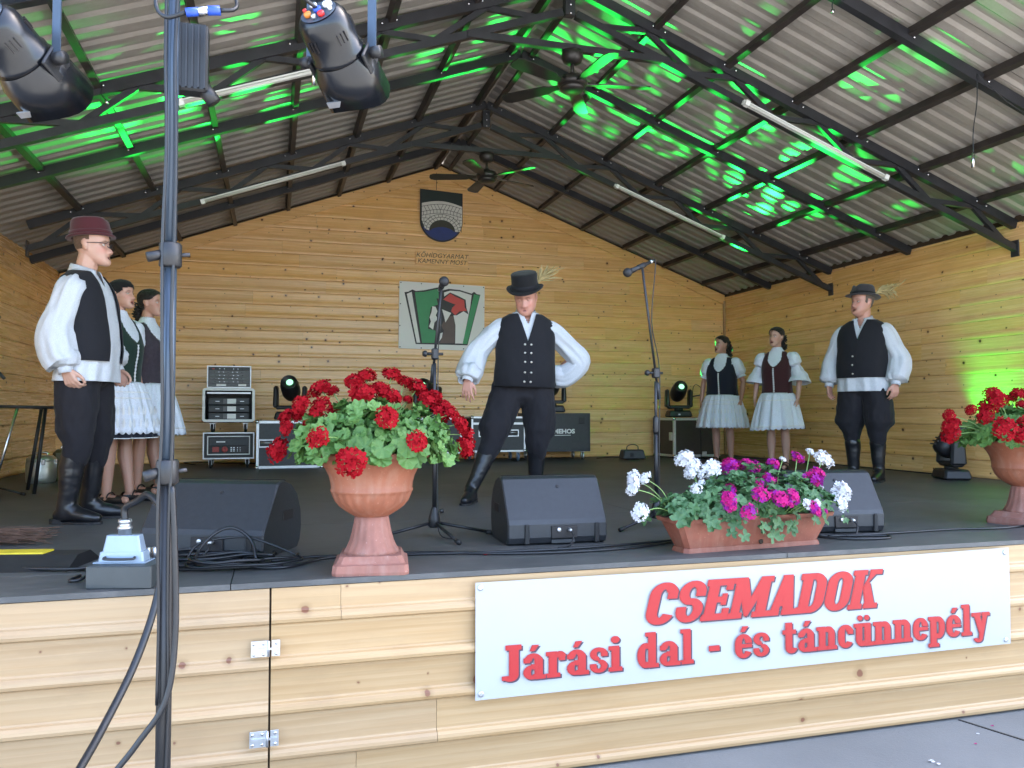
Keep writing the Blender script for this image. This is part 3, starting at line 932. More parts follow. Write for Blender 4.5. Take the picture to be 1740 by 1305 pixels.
def urn(base, rz, label, twist):
    t = thing('terracotta_urn', label, 'urn', base, rz, 'terracotta urns on the stage edge')
    def sq(w0, z0, w1, z1): return [(w0, z0), (w1, z1)]
    mb = MB()
    lay = [(.155, 0), (.157, .012), (.153, .040), (.140, .046), (.132, .060), (.126, .074)]
    vs, fs = [], []
    for w, z in lay:
        c = .018
        vs += [(-w + c, -w, z), (w - c, -w, z), (w, -w + c, z), (w, w - c, z), (w - c, w, z), (-w + c, w, z), (-w, w - c, z), (-w, -w + c, z)]
    for j in range(len(lay) - 1):
        for k in range(8):
            a, b = j * 8 + k, j * 8 + (k + 1) % 8
            fs.append((a, b, b + 8, a + 8))
    fs += [tuple(range(7, -1, -1)), tuple(range(len(lay) * 8 - 8, len(lay) * 8))]
    mb.add(vs, fs).build('plinth', TERRAD, t)
    flut = lambda amp, n, tw=0: (lambda an, i, r, z: 1 + amp * (abs(math.sin(n * an / 2 + tw * z)) - .5))
    MB().lathe([(.118, .072), (.108, .09), (.094, .12), (.083, .16), (.075, .20), (.071, .228)], n=64, mod=flut(.05, 16)).build('foot', TERRAD, t)
    prof = [(.070, .226), (.082, .232), (.110, .250), (.136, .270), (.154, .293), (.165, .318), (.170, .332), (.1745, .335), (.1745, .342), (.172, .346), (.174, .37), (.182, .40), (.197, .43), (.217, .456), (.236, .474), (.244, .478), (.246, .488), (.243, .498), (.228, .500), (.221, .492), (.200, .455), (.192, .445)]
    def bmod(an, i, r, z):
        if z > .333 or z < .228: return 1
        return 1 + .035 * (abs(math.sin(12 * an / 1 + (twist * (z - .23)))) ** .7 - .6) * min(1, (z - .228) / .03)
    MB().lathe(prof, n=96, mod=bmod).build('bowl', TERRA, t)
    MB().lathe([(.0, .452), (.199, .452)], n=32, cap=False).build('soil', SOIL, t)
    return t
UC = (-1.889, .155, 0)
UR = (2.045, .47, 0)
urn(UC, R(-8), 'large terracotta urn beside the left floor monitor', 0)
urn(UR, R(14), 'terracotta urn cut by the right picture edge', 26)
POT1 = [(-2.099, 0.312, 0.772, 0.047), (-2.046, 0.311, 0.761, 0.027), (-2.186, 0.15, 0.7, 0.037), (-2.107, 0.155, 0.689, 0.048), (-2.027, 0.29, 0.663, 0.047), (-2.241, 0.272, 0.648, 0.034), (-2.19, 0.261, 0.659, 0.034), (-2.241, 0.195, 0.6, 0.03), (-2.272, 0.249, 0.506, 0.049), (-2.132, -0.155, 0.569, 0.038), (-2.005, -0.155, 0.478, 0.052), (-1.862, -0.125, 0.646, 0.042), (-1.906, 0.249, 0.826, 0.039), (-1.96, 0.245, 0.802, 0.039), (-1.929, 0.169, 0.747, 0.049), (-1.852, 0.218, 0.771, 0.039), (-1.818, 0.211, 0.74, 0.043), (-1.791, 0.27, 0.836, 0.039), (-1.724, 0.319, 0.807, 0.036), (-1.668, 0.311, 0.779, 0.044), (-1.724, 0.238, 0.724, 0.02), (-1.632, 0.22, 0.714, 0.047), (-1.587, 0.188, 0.663, 0.043), (-1.544, 0.146, 0.663, 0.035), (-1.508, 0.145, 0.617, 0.039), (-1.462, 0.224, 0.568, 0.036), (-1.472, 0.197, 0.513, 0.047), (-1.748, -0.155, 0.551, 0.039), (-1.787, 0.208, 0.729, 0.031), (-1.56, 0.2, 0.69, 0.036), (-1.6, 0.25, 0.74, 0.03), (-2.15, 0.24, 0.62, 0.03)]
POT2 = [(1.61, 0.551, 0.597, 0.039), (1.506, 0.485, 0.654, 0.033), (1.519, 0.491, 0.535, 0.048), (1.51, 0.485, 0.59, 0.045), (1.774, 0.433, 0.781, 0.042), (1.772, 0.394, 0.741, 0.048), (1.758, 0.449, 0.701, 0.05), (1.696, 0.415, 0.642, 0.041), (1.667, 0.482, 0.682, 0.032), (2.012, 0.57, 0.686, 0.037), (1.561, 0.16, 0.58, 0.055), (1.683, 0.16, 0.542, 0.045), (2.061, 0.511, 0.781, 0.045), (1.985, 0.423, 0.71, 0.032), (2.046, 0.551, 0.753, 0.032), (1.714, 0.16, 0.617, 0.037), (1.761, 0.16, 0.571, 0.045), (2.227, 0.533, 0.711, 0.05), (1.833, 0.16, 0.641, 0.048), (2.12, 0.36, 0.56, 0.05)]
def dome_leaves(base, seed, n, rx, ry, z0, zh, sz):
    r = random.Random(seed)
    L = []
    for i in range(n):
        a = 2 * PI * i / n * 5.236 + r.uniform(-.3, .3)
        t = ((i + .5) / n) ** .6
        h = math.cos(t * PI / 2 * 1.12)
        q = math.sin(min(t * PI / 2 * 1.12, PI / 2))
        k = r.uniform(.82, 1.04)
        if r.random() < .12: k *= 1.08
        x, y, z = q * math.cos(a) * rx * k, q * math.sin(a) * ry * k, z0 + h * zh * k
        nrm = Vector((q * math.cos(a) * .9, q * math.sin(a) * .9 - .15, .25 + max(0, h) * .9)) + Vector((r.uniform(-.45, .45), r.uniform(-.45, .45), r.uniform(-.2, .4)))
        L.append(((base[0] + x, base[1] + y, base[2] + z), nrm, sz * r.uniform(.5, 1.25)))
    return L
def dome_fill(rx, ry, z0, zh):
    def f(r):
        a = r.uniform(0, 2 * PI); t = r.uniform(0, PI / 2 * 1.05); k = r.uniform(.55, .9)
        c = (math.sin(t) * math.cos(a) * rx * k, math.sin(t) * math.sin(a) * ry * k, z0 + math.cos(t) * zh * k)
        return c, Vector((c[0] * 3, c[1] * 3, c[2] - z0 + .1)) + Vector((r.uniform(-.5, .5), r.uniform(-.5, .5), r.uniform(-.3, .3)))
    return f
p1 = plant('geranium_plant', 'bushy geranium with crimson flower heads in the left urn', UC, [(*h, 'red') for h in POT1], dome_leaves((UC[0] + .01, UC[1] + .03, .0), 4, 300, .35, .29, .50, .215, .037), lambda c, r: (c.x * .35, c.y * .35, .50), 'round', 'geraniums in pots', (0, 0, .52))
inner_fill(p1, dome_fill(.33, .28, .49, .215), 380, .032, LEAF, 3, .45)
p2 = plant('geranium_plant', 'crimson geranium in the urn at the right edge', UR, [(*h, 'red') for h in POT2], dome_leaves((UR[0], UR[1], 0), 8, 260, .37, .30, .50, .21, .038), lambda c, r: (c.x * .35, c.y * .35, .50), 'round', 'geraniums in pots', (0, 0, .52))
inner_fill(p2, dome_fill(.35, .29, .49, .205), 380, .032, LEAF, 5, .45)
# trough
TB = Vector((-.028, .205, 0))
TR = R(4.8)
tr = thing('flower_trough', 'long brown plastic flower trough on the stage edge', 'flower box', TB, TR)
TERRAB = weathered('brown_plastic', (.235, .072, .044), (.29, .155, .11))
def frust(l0, w0, z0, l1, w1, z1, c=.02):
    vs = []
    for l, w, z in ((l0, w0, z0), (l1, w1, z1)):
        vs += [(-l + c, -w, z), (l - c, -w, z), (l, -w + c, z), (l, w - c, z), (l - c, w, z), (-l + c, w, z), (-l, w - c, z), (-l, -w + c, z)]
    fs = [(k, (k + 1) % 8, (k + 1) % 8 + 8, k + 8) for k in range(8)] + [tuple(range(7, -1, -1)), tuple(range(8, 16))]
    return vs, fs
mb = MB()
mb.add(*frust(.405, .070, 0, .40, .066, .022)); mb.add(*frust(.393, .062, .022, .452, .092, .146))
mb.build('box_body', TERRAB, tr)
mb = MB(); mb.add(*frust(.466, .104, .146, .470, .108, .164)); mb.build('rim', TERRAB, tr)
mb = MB(); mb.add(*frust(.44, .085, .164, .44, .085, .168)); mb.build('soil', SOIL, tr)
MB().lathe([(.014, 0), (.012, .003), (.004, .0035)], n=12, rot=rotx(R(90 - 12))).build('drain_plug', SOIL, tr, T(.03, -.0665, .036))
TW = [(-0.318, 0.301, 0.436, 0.041), (-0.283, 0.282, 0.404, 0.033), (-0.208, 0.253, 0.382, 0.048), (-0.638, 0.216, 0.351, 0.032), (-0.589, 0.192, 0.354, 0.026), (-0.658, 0.183, 0.307, 0.029), (-0.671, 0.075, 0.207, 0.037), (-0.349, 0.134, 0.303, 0.024), (-0.286, 0.195, 0.324, 0.015), (0.437, 0.331, 0.46, 0.019), (0.235, 0.282, 0.426, 0.015), (0.483, 0.285, 0.42, 0.042), (0.491, 0.143, 0.268, 0.044), (0.453, 0.158, 0.255, 0.025), (0.432, 0.088, 0.212, 0.032), (0.18, 0.003, 0.224, 0.025), (0.369, 0.151, 0.289, 0.01), (0.239, 0.013, 0.229, 0.017), (-0.3, 0.27, 0.37, 0.03)]
TM = [(-0.082, 0.281, 0.4, 0.044), (-0.106, 0.222, 0.367, 0.029), (0.019, 0.254, 0.391, 0.044), (0.177, 0.285, 0.398, 0.031), (0.339, 0.306, 0.432, 0.031), (0.394, 0.216, 0.349, 0.034), (0.338, 0.174, 0.323, 0.038), (0.083, 0.183, 0.331, 0.032), (0.01, 0.161, 0.306, 0.035), (-0.062, 0.037, 0.278, 0.035), (-0.184, 0.138, 0.284, 0.039), (-0.244, 0.017, 0.259, 0.031), (-0.236, 0.015, 0.226, 0.024), (0.038, 0.014, 0.254, 0.036), (0.036, 0.063, 0.261, 0.027), (0.123, 0.038, 0.26, 0.034), (0.086, 0.013, 0.229, 0.016), (-0.164, -0.023, 0.202, 0.032), (0.198, -0.013, 0.21, 0.027), (0.219, -0.015, 0.192, 0.02), (0.279, 0.165, 0.34, 0.017), (0.263, -0.018, 0.193, 0.01)]
r_ = random.Random(12)
LV = []
for i in range(300):
    u = r_.uniform(-1, 1)
    ph = r_.uniform(-.06 if abs(u + .05) > .45 or r_.random() < .4 else -.22, 1.0) * PI / 2
    k = r_.uniform(.75, 1.02)
    hgt = (.195 + .05 * math.sin(u * 3 + 1)) * (1 - .45 * abs(u) ** 3)
    sidey = -math.cos(ph) if r_.random() < .62 else math.cos(ph)
    x = u * .50
    y = sidey * .155 * k
    z = .16 + math.sin(ph) * hgt * k + (-.02 if ph < 0 else 0)
    c = Matrix.Rotation(TR, 3, 'Z') @ Vector((x, y, 0)) + TB
    nrm = Vector((u * .5 + r_.uniform(-.5, .5), sidey * .9 + r_.uniform(-.4, .3), .3 + math.sin(max(ph, 0)) + r_.uniform(-.2, .3)))
    LV.append(((c.x, c.y, z), nrm, .036 * r_.uniform(.7, 1.2)))
p3 = plant('geranium_plant', 'ivy geranium with white, magenta and purple flower heads in the trough', TB, [(*h, 'white') for h in TW] + [(*h, 'magenta') for h in TM], LV, lambda c, r: (max(-.4, min(.4, c.x * .75)), c.y * .4, .17), 'ivy', 'geraniums in pots', (0, 0, .16))
def trfill(r):
    u = r.uniform(-.95, .95); a = r.uniform(0, PI); k = r.uniform(.4, .85)
    v = Matrix.Rotation(TR, 3, 'Z') @ Vector((u * .47, math.cos(a) * .13 * k, 0))
    return (v.x, v.y, .16 + math.sin(a) * .16 * k * (1 - .4 * abs(u) ** 3)), Vector((u * .5, math.cos(a), .5 + math.sin(a))) + Vector((r.uniform(-.6, .6), r.uniform(-.6, .6), 0))
inner_fill(p3, trfill, 420, .026, LEAFD, 6, .165)
# fallen petals and bits
def petal_bits(name, labels, mat, pts, sz, seed):
    r = random.Random(seed)
    for k, (x, y, z) in enumerate(pts):
        mb = MB()
        for q in range(r.randint(1, 3)):
            c = Vector((r.uniform(-1, 1) * sz, r.uniform(-1, 1) * sz, .004 + q * .002))
            s = sz * r.uniform(.6, 1.1); a = r.uniform(0, 6)
            M = rotz(a) @ rotx(r.uniform(-.3, .3))
            mb.add([c + M @ Vector(v) * s for v in ((-1, 0, 0), (-.3, -.6, .15), (.6, -.5, .2), (1, 0, .1), (.5, .6, .25), (-.4, .5, .1), (0, 0, -.05))], [(6, i, (i + 1) % 6) for i in range(6)], 0, True)
        o = mb.build(name, mat)
        o.matrix_basis = T(x, y, z)
        tag(o, labels[k], 'petal', 'fallen petals')
petal_bits('fallen_petal', ['crimson petal on the stage edge before the centre monitor', 'small crimson petal touching another before the centre monitor', 'crimson petal on the floor left of the urn plinth', 'crimson petal by the coiled cables near the hatch', 'crimson petal under the flower trough on the stage edge'], RED, [(-1.345, .33, 0), (-1.33, .325, 0), (-2.13, .38, 0), (-2.36, .28, 0), (-.01, .095, 0)], .010, 3)
petal_bits('fallen_petal', ['magenta petal on the pavement nearest the picture bottom middle', 'magenta petal on the pavement by the stage foot at right', 'leftmost magenta petal on the pavement', 'magenta petal at the lower right of the pavement', 'magenta petal midway across the pavement'], MAGE, [(.62, -.55, GZ), (1.12, -.14, GZ), (.44, -.62, GZ), (.98, -.58, GZ), (.85, -.30, GZ)], .011, 5)
petal_bits('fallen_petal', ['large white petal lying in the middle of the pavement', 'small white scrap just below the large white petal', 'white petal near the dark joint in the pavement'], WHITE, [(.50, -.40, GZ), (.515, -.43, GZ), (.95, -.2, GZ)], .014, 6)
# ================================================================ things on the back wall
NAVY = plain('dark_green_paint', (.012, .024, .020), .45, 0, .1)
BLUEP = plain('deep_blue_paint', (.012, .03, .16), .45, 0, .1)
OLIVE = plain('olive_black_paint', (.03, .028, .014), .5, 0, .1)
BONE = plain('bone_white_paint', (.62, .60, .54), .5, 0, .06)
INK = plain('black_paint', (.012, .010, .012), .5, 0, .1)
GREENP = plain('banner_green', (.035, .27, .10), .5, 0, .06)
REDP = plain('banner_red', (.58, .05, .04), .5, 0, .06)
BROWNP = plain('banner_brown', (.10, .06, .05), .5, 0, .2, 4)
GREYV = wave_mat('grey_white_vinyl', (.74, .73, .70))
sh = thing('town_crest', 'dark shield with a white stone bridge over blue water under the gable', 'crest', (.003, YB - .034, 3.133), 0)
def su(cx, cy): return ((cx - 428) / 490, (447 - cy) / 490)
def outline(k):
    w = .313 * k
    pts = [(-w, .752), (w, .725)]
    for i in range(0, 25):
        a = -PI * i / 24
        pts.append((w * math.cos(a), .305 + .305 * k * math.sin(a) if a else .305))
    return pts
MB().prism(outline(1.0), -.012, .0).build('shield_plate', INK, sh)
ins = [(x * .94, .02 + z * .955) for x, z in outline(1.0)]
MB().prism(ins, -.0135, -.0125).build('dark_field', NAVY, sh)
# water
wp = [(x, z) for x, z in ins if z < .20]
MB().prism(wp, -.0150, -.0140).build('water_field', BLUEP, sh)
arch_c = su(433, 372)
def half(cx, cz, rx, rz, n=18, a0=0, a1=180): return [(cx + rx * math.cos(R(a0 + (a1 - a0) * k / n)), cz + rz * math.sin(R(a0 + (a1 - a0) * k / n))) for k in range(n + 1)]
inner = half(arch_c[0], arch_c[1], .192, .165)
topc = [su(577 - (577 - 287) * k / 12, 188 - 26 * math.sin(PI * k / 12) + (-8) * k / 12) for k in range(13)]
mb = MB()
left_ = [su(287, 300), su(310, 360)]
right_ = [su(562, 368), su(577, 310)]
poly = [right_[1]] + topc + left_ + inner[::-1] + [right_[0]]
mb.prism(poly, -.0170, -.0155)
mb.build('bridge_field', BONE, sh)
MB().prism(half(arch_c[0], arch_c[1], .186, .160) , -.0165, -.0155).build('arch_interior', OLIVE, sh)  # dark olive paint filling the arch, part of the crest design
MB().prism([(arch_c[0] - .186, arch_c[1] - .03), (arch_c[0] + .186, arch_c[1] - .03)] + half(arch_c[0], arch_c[1] - .03, .188, .09, 10, 0, 180)[1:-1], -.0175, -.0167).build('arch_water', BLUEP, sh)
mb = MB()
def line(a, b, w=.006):
    a, b = Vector((a[0], 0, a[1])), Vector((b[0], 0, b[1]))
    d = (b - a).normalized(); n_ = Vector((-d.z, 0, d.x)) * w / 2
    q = -.0178 - .00002 * (len(mb.v) % 97)
    mb.add([(p.x, q, p.z) for p in (a - n_, b - n_, b + n_, a + n_)], [(0, 1, 2, 3)])
for rr in (.238, .285):
    pts = half(arch_c[0], arch_c[1], rr, rr * .86)
    for p, q in zip(pts[:-1], pts[1:]): line(p, q)
for rr, r2, n_, o in ((.192, .238, 13, 0), (.238, .285, 15, .5)):
    for k in range(n_ + 1):
        a = PI * min(1, max(0, (k + o) / n_))
        line((arch_c[0] + rr * math.cos(a), arch_c[1] + rr * .86 * math.sin(a)), (arch_c[0] + r2 * math.cos(a), arch_c[1] + r2 * .86 * math.sin(a)))
def crv(cy): return [su(575 - 288 * k / 12, cy + 6 - 24 * math.sin(PI * k / 12)) for k in range(13)]
for cy in (198, 236, 262):
    c_ = crv(cy)
    for p, q in zip(c_[:-1], c_[1:]): line(p, q)
for k in range(1, 12):
    p, q = crv(198)[k], crv(236)[k]
    s_ = -.02 if k > 6 else .02
    line((p[0] + s_, p[1]), (q[0] - s_, q[1]))
for k in range(0, 12):
    a, b = crv(236), crv(262)
    line(((a[k][0] + a[k + 1][0]) / 2, (a[k][1] + a[k + 1][1]) / 2), ((b[k][0] + b[k + 1][0]) / 2, (b[k][1] + b[k + 1][1]) / 2))
for cy, x0, x1 in ((285, 290, 345), (310, 288, 320), (335, 292, 312), (285, 520, 574), (310, 545, 574), (335, 555, 572)):
    line(su(x0, cy), su(x1, cy))
for cx, a, b in ((315, 262, 285), (302, 285, 310), (545, 262, 285), (560, 285, 310), (345, 262, 285), (515, 262, 280)):
    line(su(cx, a), su(cx, b))
mb.build('stone_joints', INK, sh)
MB().tube([(-.075, -.012, .75), (-.075, -.012, 1.0)], .004, 6).build('hanging_cord', CABLE, sh)

pl = thing('name_plaque', 'small wooden plaque with two lines of dark capitals', 'plaque', (.014, YB - .034, 2.89))
MB().box((0, -.006, 0), (.77, .012, .185), bev=.003).build('board', PINE_IN, pl)
def text_mesh(name, s, size, mat, parent, m, shear=0.0, offset=0.0, sx=1.0, align_='CENTER', depth=.0006):
    cu = bpy.data.curves.new(name, 'FONT')
    cu.body = s; cu.size = size; cu.shear = shear; cu.offset = offset
    cu.align_x = align_; cu.align_y = 'CENTER'; cu.extrude = depth; cu.resolution_u = 3
    o = bpy.data.objects.new(name, cu); COL.objects.link(o)
    dg = bpy.context.evaluated_depsgraph_get()
    me = bpy.data.meshes.new_from_object(o.evaluated_get(dg))
    bpy.data.objects.remove(o)
    me.transform(Matrix.Rotation(R(90), 4, 'X') @ Matrix.Diagonal((sx, 1, 1, 1)))
    me.materials.clear(); me.materials.append(mat)
    return link(name, me, parent, m)
PLTXT = plain('burnt_brown_lettering', (.05, .022, .012), .6)
text_mesh('lettering', 'KŐHÍDGYARMAT', .092, PLTXT, pl, T(.0, -.0135, .036), .22, .0, 1.06)
text_mesh('lettering', 'KAMENNÝ MOST', .092, PLTXT, pl, T(.0, -.0135, -.05), .22, .0, 1.02)

lb = thing('emblem_banner', 'white vinyl banner with a green and red emblem on the back wall', 'banner', (.025, YB - .036, 2.05))
def lu(cx, cy):
    u, v = (cx - 122) / 626, (cy - 733 - (cx - 122) * .051) / 492
    return (-.625 + 1.25 * u, .49 - .96 * v - .021 * u)
MB().prism([lu(122, 733), lu(748, 765), lu(745, 1254), (lu(118, 1225))][::-1], -.002, .002).build('vinyl_sheet', GREYV, lb)
def lp(name, mat, pts, lay):
    p = [lu(*q) for q in pts]
    MB().prism(p, -.0024 - .0008 * lay, -.0021 - .0008 * (lay - 1) - .0002).build(name, mat, lb)
lp('book_outline', INK, [(158, 815), (185, 812), (215, 795), (240, 806), (300, 800), (400, 778), (432, 800), (480, 788), (560, 795), (650, 822), (668, 808), (690, 826), (716, 830), (620, 1209), (240, 1196)], 0)
lp('page', GREYV, [(175, 828), (210, 812), (272, 1186), (248, 1186)], 1)
lp('page', GREENP, [(233, 815), (300, 812), (398, 790), (425, 815), (420, 900), (400, 1000), (385, 1188), (286, 1188)], 1)
lp('page', GREYV, [(445, 815), (490, 802), (560, 806), (650, 834), (640, 920), (585, 1196), (528, 1194), (500, 1000), (450, 900)], 1)
lp('page', GREENP, [(668, 826), (711, 838), (617, 1200), (582, 1198)], 1)
lp('emblem_outline', INK, [(390, 860), (425, 860), (490, 815), (545, 838), (605, 868), (612, 930), (628, 980), (590, 955), (540, 985), (515, 985), (530, 1060), (528, 1196), (375, 1192), (390, 1100), (330, 1085), (335, 1010), (350, 925), (400, 905)], 2)
lp('emblem_face', GREYV, [(360, 918), (383, 922), (398, 955), (385, 985), (400, 1010), (375, 1040), (366, 1092), (336, 1068), (350, 1030), (340, 1000), (354, 960)], 3)
lp('emblem_cap', REDP, [(440, 868), (490, 822), (530, 846), (595, 874), (598, 925), (615, 952), (560, 955), (528, 985), (498, 955), (505, 930), (530, 905), (470, 882)], 3)
lp('emblem_trunk', BROWNP, [(470, 992), (516, 990), (526, 1060), (524, 1192), (415, 1192), (445, 1100), (425, 1060)], 3)
lp('emblem_collar', GREYV, [(430, 940), (498, 968), (456, 1038), (445, 990)], 4)
lp('emblem_leaf', GREYV, [(410, 1122), (436, 1112), (430, 1150), (408, 1184)], 4)
for cx, cy in ((132, 745), (280, 752), (590, 768), (740, 775), (738, 1240), (590, 1235), (280, 1225), (128, 1215), (130, 900), (126, 1060), (742, 925), (740, 1085)):
    x, z = lu(cx, cy)
    MB().lathe([(.006, 0), (.009, .001), (.009, .003), (.004, .003)], n=8, rot=rotx(R(90))).build('eyelet', STEEL, lb, T(x, -.003, z))

# ================================================================ cases and rack along the back wall
PANEL = plain('charcoal_laminate', (.030, .033, .037), .5, 0, .15, 30, .1, 200)
PANELB = plain('brown_black_laminate', (.035, .024, .020), .5, 0, .15, 30, .1, 200)
GREYPL = plain('grey_plastic', (.11, .11, .115), .5, 0, .12, 30)
RUBBER = plain('blue_grey_wheel', (.10, .16, .26), .5)
def caster(t, x, y, z, r, mat=RUBBER):
    c = MB().box((x, y, z + r * 2 + .006), (.06, .06, .006)).box((x - .018, y, z + r * 1.5), (.004, .03, r * 1.3)).box((x + .018, y, z + r * 1.5), (.004, .03, r * 1.3)).build('caster_fork', ZINC, t)
    MB().lathe([(r * .3, -.013), (r * .95, -.013), (r, -.008), (r, .008), (r * .95, .013), (r * .3, .013)], (x, y, z + r), 14, rot=roty(R(90))).build('wheel', mat, c)
def flight_case(label, x0, x1, y0, d, z0, z1, panel, edge=ALU, handles=(), latches=(), wheels=None, e=.028, group='flight cases along the back wall', lid=None, corner=True):
    cx, cy = (x0 + x1) / 2, y0 + d / 2
    t = thing('flight_case', label, 'flight case', (cx, cy, z0 if not wheels else 0), 0, group)
    w = x1 - x0
    zb = 0 if not wheels else z0
    h = z1 - z0
    MB().box((0, 0, zb + h / 2), (w - .012, d - .012, h - .012), bev=.003).build('body_panel', panel, t)
    X_, Y_ = w / 2, d / 2
    mb_ = MB()
    for sx in (-1, 1):
        for sy in (-1, 1):
            mb_.box((sx * (X_ - e / 2), sy * (Y_ - e / 2), zb + h / 2), (e, e, h - 2 * e), bev=.003)
        for z in (zb + e / 2, zb + h - e / 2):
            mb_.box((sx * (X_ - e / 2), 0, z), (e, d - .002, e), bev=.003)
    for sy in (-1, 1):
        for z in (zb + e / 2, zb + h - e / 2):
            mb_.box((0, sy * (Y_ - e / 2), z), (w - 2 * e, e - .001, e - .001), bev=.003)
    mb_.build('edge_profile', edge, t)
    if lid:
        MB().box((0, -Y_ + .004, zb + h * lid), (w - .05, .012, .03), bev=.002).build('lid_rail', edge, t)
    if corner:
        for sx in (-1, 1):
            for sy in (-1, 1):
                for z in (zb + .012, zb + h - .012):
                    MB().ball((sx * (X_ - .010), sy * (Y_ - .010), z), .026, 10, 6).build('ball_corner', CHROME, t)
    for hx, hz in handles:
        hn = MB().box((hx, -Y_ + .002, zb + hz), (.18, .014, .105), bev=.006).build('handle_plate', ZINC, t)
        MB().box((hx, -Y_ - .0065, zb + hz), (.145, .004, .07)).build('handle_recess', INK, hn)
        MB().tube([(hx - .06, -Y_ - .012, zb + hz + .008), (hx + .06, -Y_ - .012, zb + hz + .008)], .009, 8).build('handle_grip', ZINC, hn)
    for lx, lz, side in latches:
        if side == 'f': MB().box((lx, -Y_ - .002, zb + lz), (.075, .010, .075), bev=.004).box((lx, -Y_ - .009, zb + lz - .008), (.03, .006, .03), bev=.002).build('latch', ZINC, t)
        else: MB().box((-X_ - .002, lx, zb + lz), (.010, .10, .12), bev=.004).box((-X_ - .009, lx, zb + lz - .02), (.006, .06, .03), 0).build('latch', ZINC, t)
    if wheels:
        for sx in (-1, 1):
            for sy in (-1, 1):
                caster(t, sx * (X_ - .09), sy * (Y_ - .08), .0, (z0 - .012) / 2, wheels)
    return t
flight_case('charcoal flight case with silver edges beside the amplifier rack', -2.495, -1.725, 6.74, .55, .0, .570, PANEL, handles=((-.27, .30),), e=.034)
flight_case('dark wheeled flight case hidden behind the red geraniums', -.72, .16, 7.42, .55, .11, .60, PANEL, handles=((0, .28),), wheels=RUBBER)
flight_case('grey flight case with white handles behind the centre man', .285, 1.06, 7.40, .55, .125, .615, PANEL, handles=((-.20, .26), (.20, .26)), wheels=RUBBER, lid=.80)
c3 = flight_case('black flight case with white lettering behind the centre man', 1.13, 2.045, 7.46, .55, .115, .660, PANEL, edge=PANEL, wheels=ZINC, corner=False)
text_mesh('lettering', 'MEHOS', .085, WHITEP, c3, T(.06, -.2765, .115 + .285), .0, .004, 1.15)
text_mesh('lettering', 'SOUND & LIGHT', .022, WHITEP, c3, T(.04, -.2765, .115 + .225), .0, .0, 1.2) if False else None
MB().box((.04, -.2765, .115 + .232), (.24, .002, .008)).build('printed_line', WHITEP, c3)
MB().box((.33, -.277, .115 + .44), (.09, .006, .09), bev=.004).box((.33, -.283, .115 + .41), (.04, .004, .012)).build('latch', BLACK, c3)
flight_case('brown black flight case with silver edges behind the two women', 3.27, 4.02, 7.28, .66, .02, .590, PANELB, handles=(), latches=((-.24, .30, 's'), (.22, .30, 's'), (-.26, .04, 'f'), (.12, .04, 'f')), e=.036)
# amplifier rack in three tiers
rk = thing('amplifier_rack', 'wheeled black rack case with red amplifier, bottom of its stack', 'rack case', (-2.81, 7.15, 0), 0, 'stacked rack cases')
MB().box((0, 0, .272), (.575, .44, .31), bev=.004).build('body_panel', INK, rk)
def frame(t, w, h, z, y, th, mat, name, dep=.012):
    MB().box((0, y, z + h / 2 - th / 2), (w, dep, th), bev=.002).box((0, y, z - h / 2 + th / 2), (w, dep, th), bev=.002).box((-w / 2 + th / 2, y, z), (th, dep, h - 2 * th), bev=.002).box((w / 2 - th / 2, y, z), (th, dep, h - 2 * th), bev=.002).build(name, mat, t)
frame(rk, .585, .32, .272, -.222, .016, ALU, 'edge_profile')
frame(rk, .485, .225, .275, -.227, .012, WHITEP, 'inner_frame', .010)
am = MB().box((-.0, -.224, .318), (.44, .012, .085), bev=.002).build('amplifier', PANEL, rk)
text_mesh('lettering', 'K·TRONIC', .022, WHITEP, am, T(-.10, -.231, .318)) if False else None
MB().box((-.09, -.2305, .318), (.10, .002, .014)).build('printed_line', WHITEP, am)
am2 = MB().box((0, -.224, .228), (.44, .012, .075), bev=.002).build('amplifier', INK, rk)
REDGL = plain('red_amplifier_panel', (.30, .03, .025), .4, 0, .4, 60)
MB().box((-.145, -.2305, .228), (.075, .003, .062)).build('red_panel', REDGL, am2)
MB().lathe([(.036, 0), (.036, .004), (.02, .006), (.012, .003)], (-.045, -.230, .228), 20, rot=rotx(R(90))).build('red_dial', REDGL, am2)
for i in range(2):
    for j in range(3):
        MB().box((.03 + i * .03, -.2305, .208 + j * .02), (.018, .003, .010)).build('button', ZINC, am2)
for i in range(2):
    for j in range(3):
        MB().box((.10 + i * .03, -.2305, .208 + j * .02), (.008, .003, .008)).build('button', ZINC, am2)
for sx in (-1, 1):
    for sy in (-1, 1): caster(rk, sx * .21, sy * .15, 0, .05, BLACKMATT)
ra = thing('open_rack', 'open rack case with white rim and three amplifiers, middle of the stack', 'rack case', (-2.815, 7.15, .43), 0, 'stacked rack cases')
for sx in (-1, 1):
    for sy in (-1, 1): caster(ra, sx * .19, sy * .14, 0, .05, BLACKMATT)
MB().box((0, 0, .122), (.55, .42, .012)).build('castor_board', INK, ra)
bz = .128
MB().box((0, .19, bz + .2), (.56, .03, .38)).box((-.275, 0, bz + .2), (.02, .40, .385)).box((.275, 0, bz + .2), (.02, .40, .385)).box((0, 0, bz + .012), (.53, .40, .02)).box((0, 0, bz + .388), (.53, .40, .02)).build('body_panel', INK, ra)
pr = [(-.295, bz + .0), (.295, bz), (.295, bz + .4), (-.295, bz + .4)]
def rrect(w, h, r, n=5):
    out = []
    for cx, cz, a in ((w / 2 - r, -h / 2 + r, -90), (w / 2 - r, h / 2 - r, 0), (-w / 2 + r, h / 2 - r, 90), (-w / 2 + r, -h / 2 + r, 180)):
        for k in range(n + 1):
            b = R(a + 90 * k / n); out.append((cx + r * math.cos(b), cz + r * math.sin(b)))
    return out
